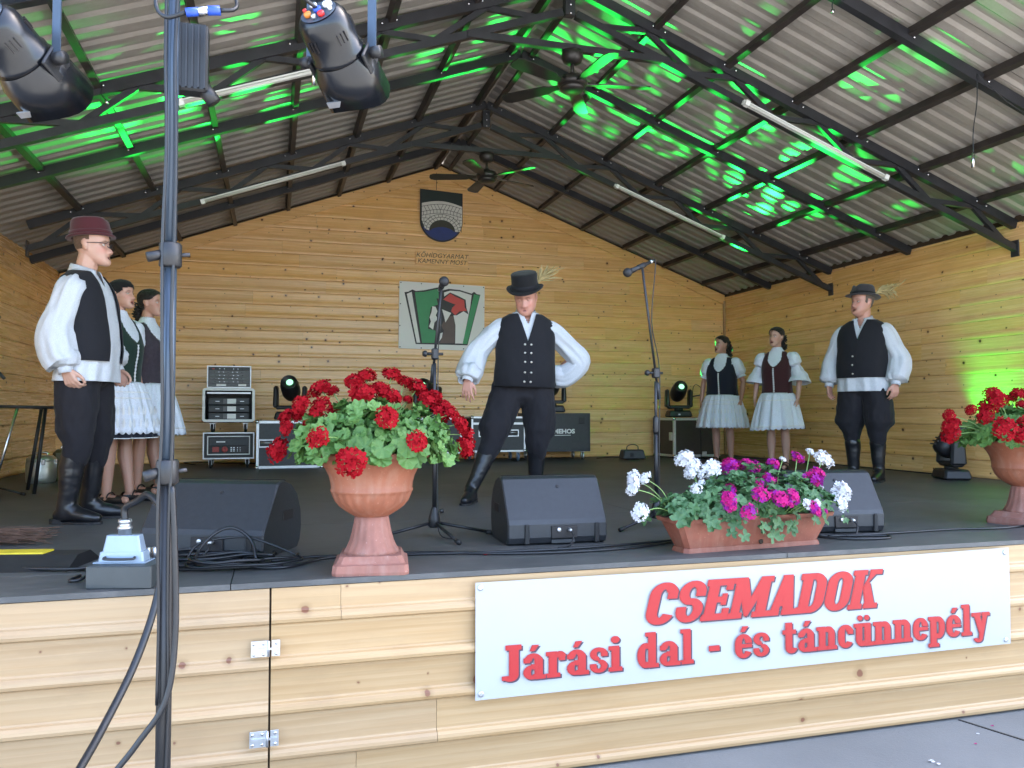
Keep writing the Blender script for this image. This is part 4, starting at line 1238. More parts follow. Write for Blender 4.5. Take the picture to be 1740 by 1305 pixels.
def ring_plate(name, mat, parent, w, h, th, r, y0, y1, z):
    o, i = rrect(w, h, r), rrect(w - 2 * th, h - 2 * th, max(.004, r - th))
    n = len(o)
    vs = [(x, y, z + q) for y in (y0, y1) for pts in (o, i) for x, q in pts]
    fs = []
    for k in range(n):
        a, b = k, (k + 1) % n
        fs += [(a, b, n + b, n + a), (2 * n + a, 3 * n + a, 3 * n + b, 2 * n + b), (a, 2 * n + a, 2 * n + b, b), (n + a, n + b, 3 * n + b, 3 * n + a)]
    return MB().add(vs, fs).build(name, mat, parent)
ring_plate('white_rim', WHITEP, ra, .595, .405, .030, .035, -.225, -.198, bz + .2)
MB().box((0, -.19, bz + .345), (.50, .012, .018)).build('rack_rail', ALU, ra)
for k in range(3):
    z = bz + .065 + k * .09
    a_ = MB().box((0, -.165, z), (.46, .03, .078), bev=.003).build('amplifier', PANEL, ra)
    MB().box((.0 + .03, -.1815, z), (.10, .004, .058)).build('label_plate', WHITEP, a_)
    MB().box((-.045, -.1815, z), (.04, .004, .058)).build('meter', GREYPL, a_)
    for sx in (-.13, .15): MB().box((sx, -.1815, z), (.045, .003, .006)).build('vent_slot', ZINC, a_)
mu = thing('rack_mixer', 'small grey rack of processors on top of the stack', 'rack case', (-2.815, 7.12, .975 - .012), 0, 'stacked rack cases')
MB().box((0, .02, .13), (.485, .34, .26), bev=.004).build('body_panel', GREYPL, mu)
frame(mu, .505, .268, .134, -.155, .014, ALU, 'edge_profile')
for k in range(6):
    z = .035 + .039 * k
    u_ = MB().box((0, -.158, z), (.46, .010, .034), bev=.001).build('processor', PANEL if k == 5 else GREYPL, mu)
    if k == 0:
        MB().box((-.09, -.1645, z), (.11, .003, .024)).build('label_plate', WHITEP, u_); MB().box((.15, -.1645, z), (.09, .003, .024)).build('label_plate', WHITEP, u_)
    else:
        for q in range(7): MB().box((-.17 + q * .052 + .01 * (k % 2), -.1645, z), (.012, .003, .006)).build('button', ZINC if q % 3 else INK, u_)
    if k == 5: MB().box((-.18, -.1645, z), (.03, .003, .014)).build('red_panel', REDGL, u_)
# small black foot box by the wall
fb_ = thing('floor_box', 'small black box with a wire handle on the floor by the wall', 'box', (2.62, 7.30, 0), R(-6))
MB().box((0, 0, .075), (.34, .22, .13), taper=.86, bev=.015).build('body', PANEL, fb_)
MB().lathe([(.03, 0), (.03, .004), (.012, .006), (.010, .002)], (-.04, -.108, .07), 16, rot=rotx(R(84))).build('dial', BLACK, fb_)
MB().tube(curve_pts([(-.09, -.03, .13), (-.08, -.03, .19), (0, -.03, .215), (.07, -.03, .19), (.08, -.03, .13)], 16), .007, 6).build('wire_handle', CABLE, fb_)
# microphone clipped to a bent arm behind the women
gm = thing('clip_microphone', 'small microphone on a bent arm by the brown flight case', 'microphone', (3.62, 7.12, 0))
MB().lathe([(.09, 0), (.09, .012), (.02, .02)], n=18).build('base', BLACK, gm)
MB().tube([(0, 0, .01), (0, 0, .93)], .006, 6).build('rod', BLACK, gm)
MB().tube([(0, 0, .92), (-.13, 0, .90)], .010, 8).build('microphone_body', BLACK, gm)
MB().tube(curve_pts([(-.13, 0, .84), (-.12, 0, 1.02), (-.06, 0, 1.07), (.06, 0, .98)], 12), .005, 5).build('cable_loop', CABLE, gm)

# ================================================================ moving head lamps
LENS = emis('green_lit_lens', (.02, 1.0, .16), .085)
CORE = emis('green_hot_spot', (.35, 1.0, .55), .2)
GLASSD = plain('dark_glass', (.01, .03, .015), .1)
def moving_head(base, rz, tilt, label, lit=True):
    t = thing('moving_head', label, 'stage light', base, rz, 'moving head stage lights')
    MB().box((0, 0, .055), (.36, .26, .10), taper=.9, bev=.018).build('base', BLACK, t)
    MB().box((.05, -.128, .06), (.14, .006, .05), bev=.002).build('display', PANEL, t)
    MB().box((-.02, -.133, .045), (.03, .004, .02)).build('connector', ZINC, t)
    yk = MB().lathe([(.07, .10), (.065, .13), (.05, .14)], n=18).build('yoke_hub', BLACK, t)
    ym = MB()
    ym.box((0, 0, .155), (.34, .12, .05), bev=.015)
    for s in (-1, 1): ym.box((s * .172, 0, .285), (.062, .15, .27), taper=.82, bev=.02)
    ym.build('yoke', BLACK, t)
    hd = thing('x', None, None)
    bpy.data.objects.remove(hd); WM.pop(hd, None)
    Mh = T(0, 0, .385) @ Matrix.Rotation(tilt, 4, 'X')      # head points along its local -Y
    rx = rotx(R(90))
    h = MB().lathe([(.060, -.17), (.095, -.15), (.112, -.09), (.116, .0), (.112, .09), (.100, .165), (.094, .18), (.086, .18), (.084, .165)], n=28, rot=rx).build('lamp_head', BLACK, t, Mh)
    MB().lathe([(.0, .163), (.082, .163)], n=28, rot=rx, cap=False).build('lens', LENS if lit else GLASSD, h)
    if lit: MB().ball((.01, -.165, 0.0), (.042, .008, .042), 16, 6).build('hot_spot', CORE, h)
    for k in range(3): MB().box((0, .05 + k * .04, .112), (.13, .012, .012)).build('cooling_fin', BLACK, h)
    return t, (WM[t] @ Mh)
def gobo_spot(M, name, power, size, blend, scale, thr, seed, parent):
    """the lamp behind the lens, breaking its beam through a glass gobo"""
    ld = bpy.data.lights.new(name, 'SPOT')
    ld.energy = power; ld.spot_size = size; ld.spot_blend = blend; ld.shadow_soft_size = .03
    ld.color = (.012, 1.0, .09)
    o = bpy.data.objects.new(name, ld); COL.objects.link(o)
    o.parent = parent
    m = M @ T(0, -.20, 0) @ Matrix.Rotation(R(-90), 4, 'X')
    o.matrix_basis = WM[parent].inverted() @ m
    if scale:
        ld.use_nodes = True
        nt = ld.node_tree
        em = nt.nodes['Emission']
        tc = N(nt, 'ShaderNodeTexCoord')
        sp = N(nt, 'ShaderNodeSeparateXYZ'); nt.links.new(tc.outputs['Normal'], sp.inputs[0])
        cb = N(nt, 'ShaderNodeCombineXYZ')
        nt.links.new(math_n(nt, 'DIVIDE', sp.outputs[0], sp.outputs[2]), cb.inputs[0])
        nt.links.new(math_n(nt, 'DIVIDE', sp.outputs[1], sp.outputs[2]), cb.inputs[1])
        cb.inputs[2].default_value = seed
        vo = N(nt, 'ShaderNodeTexVoronoi', inputs={'Scale': scale}); nt.links.new(cb.outputs[0], vo.inputs['Vector'])
        no = N(nt, 'ShaderNodeTexNoise', inputs={'Scale': scale * .35, 'Detail': 1.0}); nt.links.new(cb.outputs[0], no.inputs['Vector'])
        k = ramp(nt, vo.outputs['Distance'], [(0, (1, 1, 1)), (thr, (.6, .6, .6)), (thr + .09, (.0, .0, .0))])
        k2 = ramp(nt, no.outputs[0], [(.38, (.02, .02, .02)), (.56, (1, 1, 1))])
        nt.links.new(math_n(nt, 'MULTIPLY', k, k2), em.inputs['Strength'])
    return o
def aim_tilt(base, rz, target):
    v = Matrix.Rotation(-rz, 3, 'Z') @ (Vector(target) - Vector(base) - Vector((0, 0, .385)))
    return v
def head_at(base, target, label, power, size, scale, thr, seed, blend=.35, lit=True):
    d = Vector(target) - (Vector(base) + Vector((0, 0, .385)))
    rz = math.atan2(d.x, -d.y)
    el = math.atan2(d.z, math.hypot(d.x, d.y))
    t, M = moving_head(base, rz, -el, label, lit)
    if power: gobo_spot(M, 'gobo_lamp', power, size, blend, scale, thr, seed, t)
    return t
head_at((-2.10, 7.02, .575), (-2.85, 2.6, 3.3), 'moving head light glowing green on the charcoal case by the rack', 1050, R(37), 14, .40, 2.0)
head_at((-.27, 7.66, .605), (-3.9, 3.3, 2.85), 'moving head light glowing green behind the left microphone stand', 300, R(26), 0, .3, 3.0, .9)
head_at((1.55, 7.70, .665), (.55, 2.7, 3.68), 'moving head light glowing green partly behind the centre man', 850, R(46), 14, .40, 5.6)
head_at((3.52, 7.60, .595), (2.35, 2.9, 3.35), 'moving head light glowing green on the brown case behind the women', 1250, R(48), 15, .40, 7.0, .7)
head_at((4.22, 3.22, 0), (4.62, 3.05, .92), 'moving head light on the floor throwing green up the right wall', 6, R(105), 0, .3, 1.0, 1.0)

# ================================================================ floor monitors
GRILLE = plain('monitor_front_grille', (.02, .02, .022), .6, .3, .2, 200)
CAB = plain('textured_black_cabinet', (.019, .021, .025), .42, 0, .15, 40, .3, 500)
def monitor(loc, rz, label):
    t = thing('floor_monitor', label, 'speaker', loc, rz, 'wedge floor monitors on the stage edge')
    P = [(-.135, .0), (-.165, .012), (-.178, .04), (-.176, .105), (-.166, .128), (-.035, .322), (-.012, .333), (.028, .336)]
    Q = [(.028, .336), (.10, .315), (.165, .262), (.205, .18), (.212, .10), (.196, .03), (.17, 0)]
    prof = P + Q[1:]
    xs = [-.262, -.255, .255, .262]
    vs, fs = [], []
    n = len(prof)
    for i, x in enumerate(xs):
        k = .965 if i in (0, 3) else 1
        cy, cz = .02, .15
        for y, z in prof: vs.append((x, cy + (y - cy) * k, cz + (z - cz) * k))
    for i in range(3):
        for k in range(n):
            a, b = i * n + k, i * n + (k + 1) % n
            fs.append((a, b, b + n, a + n))
    fs += [tuple(range(n - 1, -1, -1)), tuple(range(3 * n, 4 * n))]
    MB().add(vs, fs).build('cabinet', CAB, t)
    g = [(.09, .333), (.115, .318), (.176, .265), (.217, .18), (.224, .10), (.208, .03), (.19, .03), (.2, .10), (.19, .18), (.15, .255), (.10, .305)]
    MB().prism([(y, z) for y, z in g], -.235, .235, plane='yz').build('front_grille', GRILLE, t)
    MB().box((.03, -.181, .066), (.135, .010, .062), bev=.002).build('connector_panel', INK, t)
    ck = MB().lathe([(.011, 0), (.011, .006), (.007, .007)], (.0, -.187, .078), 12, rot=rotx(R(90))).build('jack_socket', ZINC, t)
    ck = MB().lathe([(.011, 0), (.011, .012), (.007, .03)], (.055, -.187, .076), 12, rot=rotx(R(90))).build('jack_plug', ZINC, t)
    MB().box((.025, -.179, .018), (.125, .008, .018), bev=.002).build('handle_slot', PANEL, t)
    for x in (-.165, .205):
        MB().box((x, -.181, .058), (.026, .012, .10), taper=.85, bev=.004).build('rubber_runner', BLACKMATT, t)
    d = Vector((0, -.131, .194)).normalized()
    MB().lathe([(.008, 0), (.008, .003), (.003, .003)], (.03, -.062, .2835), 12, rot=align((0, -.83, .56))).build('badge', INK, t)
    for s in (-1, 1):
        MB().box((s * .2635, .06, .17), (.004, .10, .045), bev=.002).build('side_handle', INK, t)
    MB().tube(curve_pts([(.055, -.21, .076), (.062, -.235, .05), (.03, -.27, .012), (-.04, -.30, .008)], 12), .0045, 6).build('plug_cable', CABLE, t)
    return t
mt_ = monitor((-2.53, .80, 0), R(-25), 'black wedge floor monitor behind the coiled cables')
mt_.matrix_basis = mt_.matrix_basis @ Matrix.Diagonal((1.16, 1.1, 1.02, 1)); WM[mt_] = mt_.matrix_basis.copy()
monitor((-.905, .70, 0), R(-2), 'black wedge floor monitor in front of the centre man')
monitor((.735, .615, 0), R(-8), 'black wedge floor monitor behind the flower trough')

# ================================================================ microphone stands
def mic_stand(loc, clutch_z, tip, mic_d, legs, label, tail=.16):
    t = thing('microphone_stand', label, 'microphone stand', loc, 0, 'microphone stands')
    MB().lathe([(.026, .05), (.034, .06), (.032, .10), (.018, .15), (.014, .16)], n=16).build('leg_hub', BLACK, t)
    for a in legs:
        c, s = math.cos(a), math.sin(a)
        l = MB().tube([(c * .02, s * .02, .075), (c * .30, s * .30, .016)], .0085, 8).build('leg', BLACK, t)
        MB().tube([(c * .285, s * .285, .018), (c * .325, s * .325, .012)], .0125, 8).build('rubber_foot', BLACKMATT, l)
    MB().tube([(.030, 0, .135), (.05, 0, .138)], .012, 8).build('hub_knob', BLACK, t)
    MB().tube([(0, 0, .14), (0, 0, clutch_z * .66)], .0115, 10).build('lower_tube', BLACK, t)
    MB().tube([(0, 0, clutch_z * .63), (0, 0, clutch_z - .05)], .0085, 10).build('upper_tube', STEEL, t)
    MB().lathe([(.013, clutch_z * .60), (.017, clutch_z * .62), (.017, clutch_z * .70), (.012, clutch_z * .72)], n=12).build('clutch_sleeve', BLACK, t)
    c = Vector((0, 0, clutch_z))
    MB().box((0, 0, clutch_z), (.035, .045, .06), bev=.006).tube([(-.05, 0, clutch_z), (.045, 0, clutch_z)], .008, 8).build('swivel_joint', BLACK, t)
    MB().lathe([(.016, 0), (.018, .01), (.012, .022)], (-.045, 0, clutch_z), 10, rot=roty(R(-90))).build('swivel_knob', BLACK, t)
    tip = Vector(tip)
    d = (tip - c).normalized()
    MB().tube([c - d * tail, tip], .0075, 8).build('boom', BLACK, t)
    MB().tube([c - d * (tail + .0), c - d * (tail - .10)], .0135, 8).build('boom_grip', PANEL, t)
    m = Vector(mic_d).normalized()
    mc = MB().tube([tip - m * .07, tip + m * .02, tip + m * .09], [.010, .012, .0165], 10).build('microphone', BLACK, t)
    MB().ball(tuple(tip + m * .115), .0265, 14, 10).build('mic_grille', GRILLE, mc)
    MB().tube([tip - m * .08, tip - m * .066], .011, 8).build('mic_plug', ZINC, mc)
    MB().tube([tip - m * .02, tip + m * .03], .0155, 10).build('mic_clip', BLACKMATT, t)
    pts = [tip - m * .08, tip - m * .11 - Vector((0, 0, .03)), tip.lerp(c, .5) + Vector((.012, -.012, -.01)), c + Vector((.015, -.02, .02)), Vector((.014, -.012, clutch_z * .55)), Vector((.014, -.012, .16)), Vector((.02, -.06, .02)), Vector((.08, -.16, .006))]
    MB().tube(curve_pts(pts, 40), .0032, 5).build('microphone_cable', CABLE, t)
    return t
mic_stand((-1.461, .967, 0), .985, (.012, -.115, .37 + .965), (-.05, -.6, .05), (R(186), R(-4), R(-78)), 'boom microphone stand behind the red geraniums')
mic_stand((-.142, .975, 0), .90, (-.155, -.15, 1.50), (-.75, -.2, -.35), (R(205), R(-20), R(88)), 'boom microphone stand right of the centre man behind the trough')
mic_stand((-4.50, 4.15, 0), 1.05, (-.2, .1, 1.25), (-.6, 0, .1), (R(-25), R(95), R(215)), 'dark microphone stand cut by the left picture edge')

# ================================================================ light pole with two lamps in the foreground
POLEX, POLEY = -2.583, -.885
ps = thing('lighting_stand', 'tall dark lighting stand pole in front of the stage', 'lighting stand', (POLEX, POLEY, GZ))
zz = lambda z: z - GZ
for k in range(3):
    a = R(200 + 120 * k)
    l = MB().tube([(math.cos(a) * .03, math.sin(a) * .03, .36), (math.cos(a) * .46, math.sin(a) * .46, .03)], .014, 8).build('leg', BLACK, ps)
    MB().ball((math.cos(a) * .46, math.sin(a) * .46, .022), .022, 8, 6).build('rubber_foot', BLACKMATT, l)
    MB().tube([(math.cos(a) * .03, math.sin(a) * .03, .10), (math.cos(a) * .26, math.sin(a) * .26, .18)], .010, 8).build('leg_brace', BLACK, ps)
MB().tube([(0, 0, .04), (0, 0, zz(.51))], .0205, 18).build('lower_tube', BLACK, ps)
POLEM = plain('grey_blue_pole_tube', (.055, .075, .105), .35, .35, .1, 5)
mb = MB().tube([(0, 0, zz(.46)), (0, 0, zz(1.14))], .0178, 18)
mb.build('middle_tube', POLEM, ps)
MB().tube([(.0, 0, zz(1.10)), (.0, 0, zz(2.25))], .0162, 18).build('upper_tube', POLEM, ps)
for z, s in ((.50, 1), (1.115, .9)):
    cl = MB().lathe([(.026, -.035), (.031, -.03), (.031, .03), (.026, .035)], (0, 0, zz(z)), 16).build('clamp_collar', BLACK, ps)
    MB().tube([(-.02, -.01, zz(z)), (-.058, -.022, zz(z) - .012)], .016 * s, 10).build('clamp_knob', BLACK, cl)
    MB().tube([(.02, 0, zz(z)), (.052, .0, zz(z) + .005)], .006, 8).build('clamp_bolt', STEEL, cl)
MB().tube([(-.75, 0, zz(2.25)), (.75, 0, zz(2.25))], .0175, 14).build('cross_bar', POLEM, ps)
MB().box((0, 0, zz(2.25)), (.07, .06, .08), bev=.008).build('cross_bar_bracket', BLACK, ps)
for k, (o, z0) in enumerate(((.011, .0), (-.016, .2))):
    pts = [(o + .004 * math.sin(q * 2.3 + k), -.022 - .004 * (q % 2), zz(2.2 - q * .26)) for q in range(11)]
    pts = [p for p in pts if p[2] > zz(-.4 + z0)]
    MB().tube(curve_pts(pts, 60), .0048, 6).build('pole_cable', CABLE, ps)
bx = thing('dimmer_box', 'black finned control box strapped to the lighting pole', 'control box', (POLEX + .035, POLEY + .035, 1.60))
MB().box((0, 0, .1), (.115, .06, .20), bev=.006).build('body', BLACK, bx)
for k in range(7): MB().box((-.05 + k * .0165, -.033, .1), (.005, .01, .185)).build('fin', BLACK, bx)
MB().tube([(.045, 0, .02), (.075, 0, -.02)], .022, 10).build('socket', BLACK, bx)
BLUEC = plain('blue_connector', (.02, .07, .40), .4)
cn = thing('blue_plug', 'blue and silver power plug on a cable beside the pole', 'plug', (-2.495, -1.0, 1.78))
MB().tube([(-.045, 0, -.010), (-.012, 0, -.003)], .012, 10).tube([(.012, 0, .003), (.045, 0, .008)], .013, 10).build('plug_shell', BLUEC, cn)
MB().tube([(-.013, 0, -.004), (.013, 0, .004)], .0125, 10).build('silver_collar', CHROME, cn)
MB().tube(curve_pts([(-.045, 0, -.010), (-.10, .02, -.02), (-.13, .05, .05), (-.12, .06, .30)], 14), .006, 6).build('cable', CABLE, cn)
MB().tube(curve_pts([(.045, 0, .008), (.085, .02, .03), (.08, .06, .10), (.05, .1, .30)], 14), .006, 6).build('cable', CABLE, cn)
LAMPB = plain('glossy_black_lamp_shell', (.006, .007, .010), .26, .0, .15, 6, spec=.5)
RCPT = plain('red_connector', (.55, .02, .02), .4); ORNG = plain('orange_connector', (.6, .2, .03), .4)
def par_lamp(c, axis, label, bar_z):
    """axis: from the rear panel to the front of the lamp"""
    t = thing('par_lamp', label, 'stage lamp', c, 0, 'black stage lamps hung on the lighting stand')
    A = Vector(axis).normalized()
    M = A.to_track_quat('Z', 'Y').to_matrix()
    M4 = M.to_4x4()
    b = MB().lathe([(.048, -.120), (.062, -.116), (.074, -.095), (.078, -.06), (.078, .0), (.083, .005), (.083, .02), (.078, .024)], n=28).build('lamp_shell', LAMPB, t, M4)
    MB().lathe([(0, -.1215), (.055, -.1215)], n=24, cap=False).build('rear_panel', POLEM, b)
    r = random.Random(4)
    for k, (x, y, rr, m_) in enumerate(((-.025, .022, .014, WHITEP), (.022, .024, .012, ZINC), (-.02, -.025, .010, RCPT), (.025, -.02, .011, ORNG), (0, .0, .012, BLUEC), (.0, -.036, .007, ZINC), (-.04, 0, .006, WHITEP), (.042, .002, .006, RCPT))):
        MB().lathe([(rr * .6, 0), (rr, -.001), (rr, -.012), (rr * .5, -.013)], (x, y, -.1215), 12).build('socket', m_, b)
    for q in range(10):
        a = q * PI / 5
        if q % 2 == 0:
            for s in range(3): MB().box((0, 0, 0), (.006, .003, .030)).build('vent_slot', INK, b, Matrix.Rotation(a + (s - 1) * .17, 4, 'Z') @ T(.0785, 0, -.055))
    # octagonal hood
    hood = MB()
    vs, fs = [], []
    for z, rad in ((.022, .083), (.06, .100), (.165, .108)):
        for k in range(24):
            an = k * PI / 12
            q_ = 1 - .10 * max(0, (z - .06) / .105) * abs(math.cos(an)) ** 3
            vs.append((rad * q_ * math.cos(an), rad * math.sin(an), z + (.02 * math.cos(2 * an) if z > .1 else 0)))
    for z, rad in ((.165, .104), (.06, .096), (.024, .078)):
        for k in range(24):
            an = k * PI / 12
            q_ = 1 - .10 * max(0, (z - .06) / .105) * abs(math.cos(an)) ** 3
            vs.append((rad * q_ * math.cos(an), rad * math.sin(an), z + (.02 * math.cos(2 * an) if z > .1 else 0)))
    for j in range(5):
        for k in range(24):
            a_, b_ = j * 24 + k, j * 24 + (k + 1) % 24
            fs.append((a_, b_, b_ + 24, a_ + 24))
    hd = hood.add(vs, fs, 0, True).build('front_hood', LAMPB, b)
    MB().box((.092, 0, .045), (.012, .075, .07), bev=.004).build('side_bracket', BLACK, b)
    MB().box((-.092, 0, .045), (.012, .075, .07), bev=.004).build('side_bracket', BLACK, b)
    MB().box((.1005, .0, .075), (.003, .05, .06)).build('rating_label', WHITEP, b)
    MB().box((.03, -.102, .12), (.05, .004, .02)).build('label_strip', ZINC, b)
    # yoke up to the cross bar
    side = M @ Vector((1, 0, 0))
    p, q = M @ Vector((.106, 0, .03)), M @ Vector((-.106, 0, .03))
    top = Vector((0, 0, .26))
    k1 = Vector((p.x, p.y, p.z + .19)); k2 = Vector((q.x, q.y, q.z + .19))
    MB().beam(p, k1, .004, .028, up=side).beam(q, k2, .004, .028, up=side).beam(k1, k2, .028, .004).build('yoke', POLEM, t)
    for e, sgn in ((p, 1), (q, -1)):
        MB().tube([e, e + side * .03 * sgn], .018, 10).build('yoke_knob', BLACK, t)
    mid = (k1 + k2) / 2
    MB().tube([mid, Vector((mid.x, mid.y, bar_z - c[2]))], .012, 8).build('hook_clamp', BLACK, t)
    w0 = M @ Vector((0, 0, -.13))
    MB().tube(curve_pts([w0, w0 + Vector((-.05, -.03, .03)), w0 + Vector((-.05, 0, .14)), Vector((w0.x * .3, 0, bar_z - c[2]))], 16), .0055, 6).build('lamp_cable', CABLE, t)
    return t
par_lamp((-2.99, -.84, 1.665), (.46, .72, -.46), 'black stage lamp cut by the left picture edge', 2.25)
par_lamp((-2.125, -.90, 1.765), (.46, .66, -.52), 'black stage lamp with coloured sockets right of the pole', 2.25)

# ================================================================ cables, multicore box, ramp and straw at the stage edge
sbx = thing('multicore_box', 'dark stage box with a big pale grey multipin plug', 'stage box', (-2.835, .098, 0), R(-14))
MB().box((0, .06, .043), (.245, .28, .086), bev=.004).build('box_body', plain('dark_grey_steel_box', (.045, .052, .055), .45, .2, .1), sbx)
PLUGM = plain('pale_grey_cast_metal', (.26, .33, .42), .45, .3, .06)
pg = MB()
pg.add(*frust(.088, .036, .087, .082, .033, .128, .006)).add(*frust(.074, .030, .128, .062, .024, .190, .006))
plg = pg.build('multipin_plug', PLUGM, sbx, T(-.02, .02, 0))
MB().lathe([(.024, .19), (.024, .212), (.028, .213), (.028, .222), (.022, .224), (.022, .236), (.026, .238), (.024, .25)], n=16).build('cable_gland', ZINC, plg)
MB().tube(curve_pts([(-.055, -.040, .11), (-.05, -.056, .105), (.05, -.056, .105), (.055, -.040, .11)], 12), .005, 6).build('locking_lever', STEEL, plg)
MB().box((0, 0, .0885), (.20, .10, .006), bev=.002).build('plug_flange', PLUGM, plg)
for i in range(4):
    for j in range(3):
        if i == 0 and j == 0: continue
        MB().lathe([(.010, 0), (.012, .003), (.009, .010), (.004, .011)], (.0 + j * .034 + .03, .10 + i * .025, .086), 10).build('xlr_socket', ZINC if (i + j) % 2 else STEEL, sbx)
MB().tube([(.07, .09, .09), (.07, .085, .13)], .011, 10).build('xlr_plug', ZINC, sbx)
MB().tube([(.035, .11, .09), (.035, .11, .125)], .011, 10).build('xlr_plug', ZINC, sbx)
def cable(name, label, pts, r, group=None, n=40, base=None):
    P = curve_pts(pts, n)
    b = Vector(base or pts[0])
    o = MB().tube([p - b for p in P], r, 7).build(name, CABLE)
    o.matrix_basis = Matrix.Translation(b)
    return tag(o, label, 'cable', group)
gl = WM[sbx] @ Vector((-.02, .02, .245))
cable('thick_cable', 'thick black multicore cable arching out of the grey plug and down the stage front', [gl, gl + Vector((.0, 0, .05)), (-2.80, .08, .325), (-2.755, .03, .352), (-2.70, -.04, .30), (-2.685, -.085, .17), (-2.695, -.10, .03), (-2.72, -.16, -.10), (-2.765, -.26, -.24), (-2.83, -.42, -.38), (-2.90, -.62, -.52), (-2.98, -.85, -.80), (-2.96, -1.0, -.868)], .0135, n=80)
cable('thin_cable', 'thinner black cable curving off the lighting pole to the ground', [(-2.567, -.908, .46), (-2.558, -.912, .30), (-2.552, -.915, .06), (-2.572, -.93, -.12), (-2.645, -.935, -.235), (-2.74, -.945, -.36), (-2.83, -.96, -.55), (-2.88, -.98, -.866)], .0085, n=60)
# heap of coiled cable in front of the left monitor
r_ = random.Random(21)
for q0, (nl_, lab) in enumerate(((6, 'black cable coiled in a loose heap before the left monitor'), (4, 'second thinner black cable tangled into the coiled heap'))):
    pts = []
    for k in range(nl_):
        cx, cy = -2.50 + r_.uniform(-.09, .12), .40 + r_.uniform(-.09, .09)
        rx, ry = r_.uniform(.12, .25), r_.uniform(.07, .15)
        tilt = r_.uniform(.08, .16) if k == 2 else 0
        for q in range(9):
            a = 2 * PI * q / 9 + q0
            pts.append((cx + rx * math.cos(a) * (1 + .06 * math.sin(q * 1.7)), cy + ry * math.sin(a), .008 + .007 * k + .006 * q0 + .010 * abs(math.sin(q * 1.3 + k)) + tilt * max(0, math.sin(a))))
    cable('coiled_cable', lab, pts, (.007, .0055)[q0], 'coiled cables', 9 * nl_ * 4)
FL = [[(-3.90, .98, .008), (-3.44, .66, .008), (-3.26, .545, .008), (-3.03, .43, .008), (-2.62, .30, .010), (-2.25, .30, .008)], [(-3.44, .60, .008), (-3.1, .42, .016), (-2.95, .50, .014), (-2.60, .55, .010)],
      [(-2.45, .33, .010), (-2.25, .25, .008), (-2.04, .44, .008), (-1.66, .47, .008), (-1.25, .31, .008), (-.85, .27, .008), (-.50, .33, .008), (-.1, .52, .008)],
      [(-2.30, .42, .008), (-2.1, .48, .008), (-1.7, .42, .008), (-1.3, .37, .008), (-.9, .36, .008), (-.4, .43, .008), (.1, .55, .008), (.4, .50, .008)],
      [(.45, .40, .008), (.60, .23, .008), (.80, .20, .008), (.86, .27, .008), (.66, .33, .008), (.5, .36, .008)], [(.55, .34, .008), (.95, .34, .008), (1.4, .36, .008), (1.75, .33, .008), (2.4, .5, .008)],
      [(-3.04, .30, .008), (-3.06, .21, .008), (-3.02, .19, .012), (-2.98, .26, .03), (-2.93, .36, .05)],
      [(-3.30, 7.95, .008), (-3.22, 7.6, .008), (-3.35, 7.35, .05), (-3.15, 7.3, .06), (-2.6, 7.7, .008), (-1.8, 7.9, .008)], [(2.2, 7.6, .008), (2.5, 7.75, .008), (2.75, 7.6, .008), (2.78, 7.42, .10)],
      [(3.95, 6.95, .008), (4.55, 6.6, .008), (4.56, 5.0, .008), (4.54, 3.7, .008), (4.3, 3.4, .02)]]
FLL = ['black cable running from the yellow ramp to the multicore box', 'slack black cable left of the multicore box', 'black cable winding along the stage edge past the urn', 'second black cable behind the urn to the centre monitor', 'looped black cable right of the flower trough', 'thin cable along the right stage edge to the urn', 'short cable end hooked left of the multicore box', 'loose cables on the floor left of the rack', 'cable by the small floor box', 'cable along the foot of the right wall']
for p, l in zip(FL, FLL): cable('floor_cable', l, p, .0065, 'cables on the stage floor', 40)
rp = thing('cable_ramp', 'black cable ramp with a yellow lid at the left edge', 'cable ramp', (-3.50, .70, 0), R(-12))
YEL = plain('yellow_plastic', (.62, .48, .03), .5, 0, .12)
MB().prism([(-.17, 0), (.17, 0), (.06, .055), (-.06, .055)], -.42, .27, plane='xz', rot=rotz(R(90))).build('ramp_body', BLACKMATT, rp)
MB().box((-.05, 0, .058), (.64, .10, .008), bev=.002).build('lid', YEL, rp)
bs = thing('straw_broom', 'reddish straw broom head lying at the left stage edge', 'broom', (-3.62, 1.36, 0))
mb = MB()
r_ = random.Random(5)
for k in range(150):
    a0 = Vector((-.22, r_.uniform(-.05, .05), .02 + r_.uniform(0, .05)))
    e = Vector((r_.uniform(.02, .26), r_.uniform(-.16, .16), r_.uniform(.003, .07)))
    mb.tube([a0, a0.lerp(e, .5) + Vector((0, 0, .01)), e], .0016, 3, 0, False)
o = mb.build('straw', plain('reddish_straw', (.15, .085, .06), .8, 0, .4, 30), bs); o['kind'] = 'stuff'
MB().tube([(-.40, 0, .04), (-.20, 0, .04)], [.02, .05], 10).build('binding', plain('brown_binding', (.12, .06, .03), .7), bs)
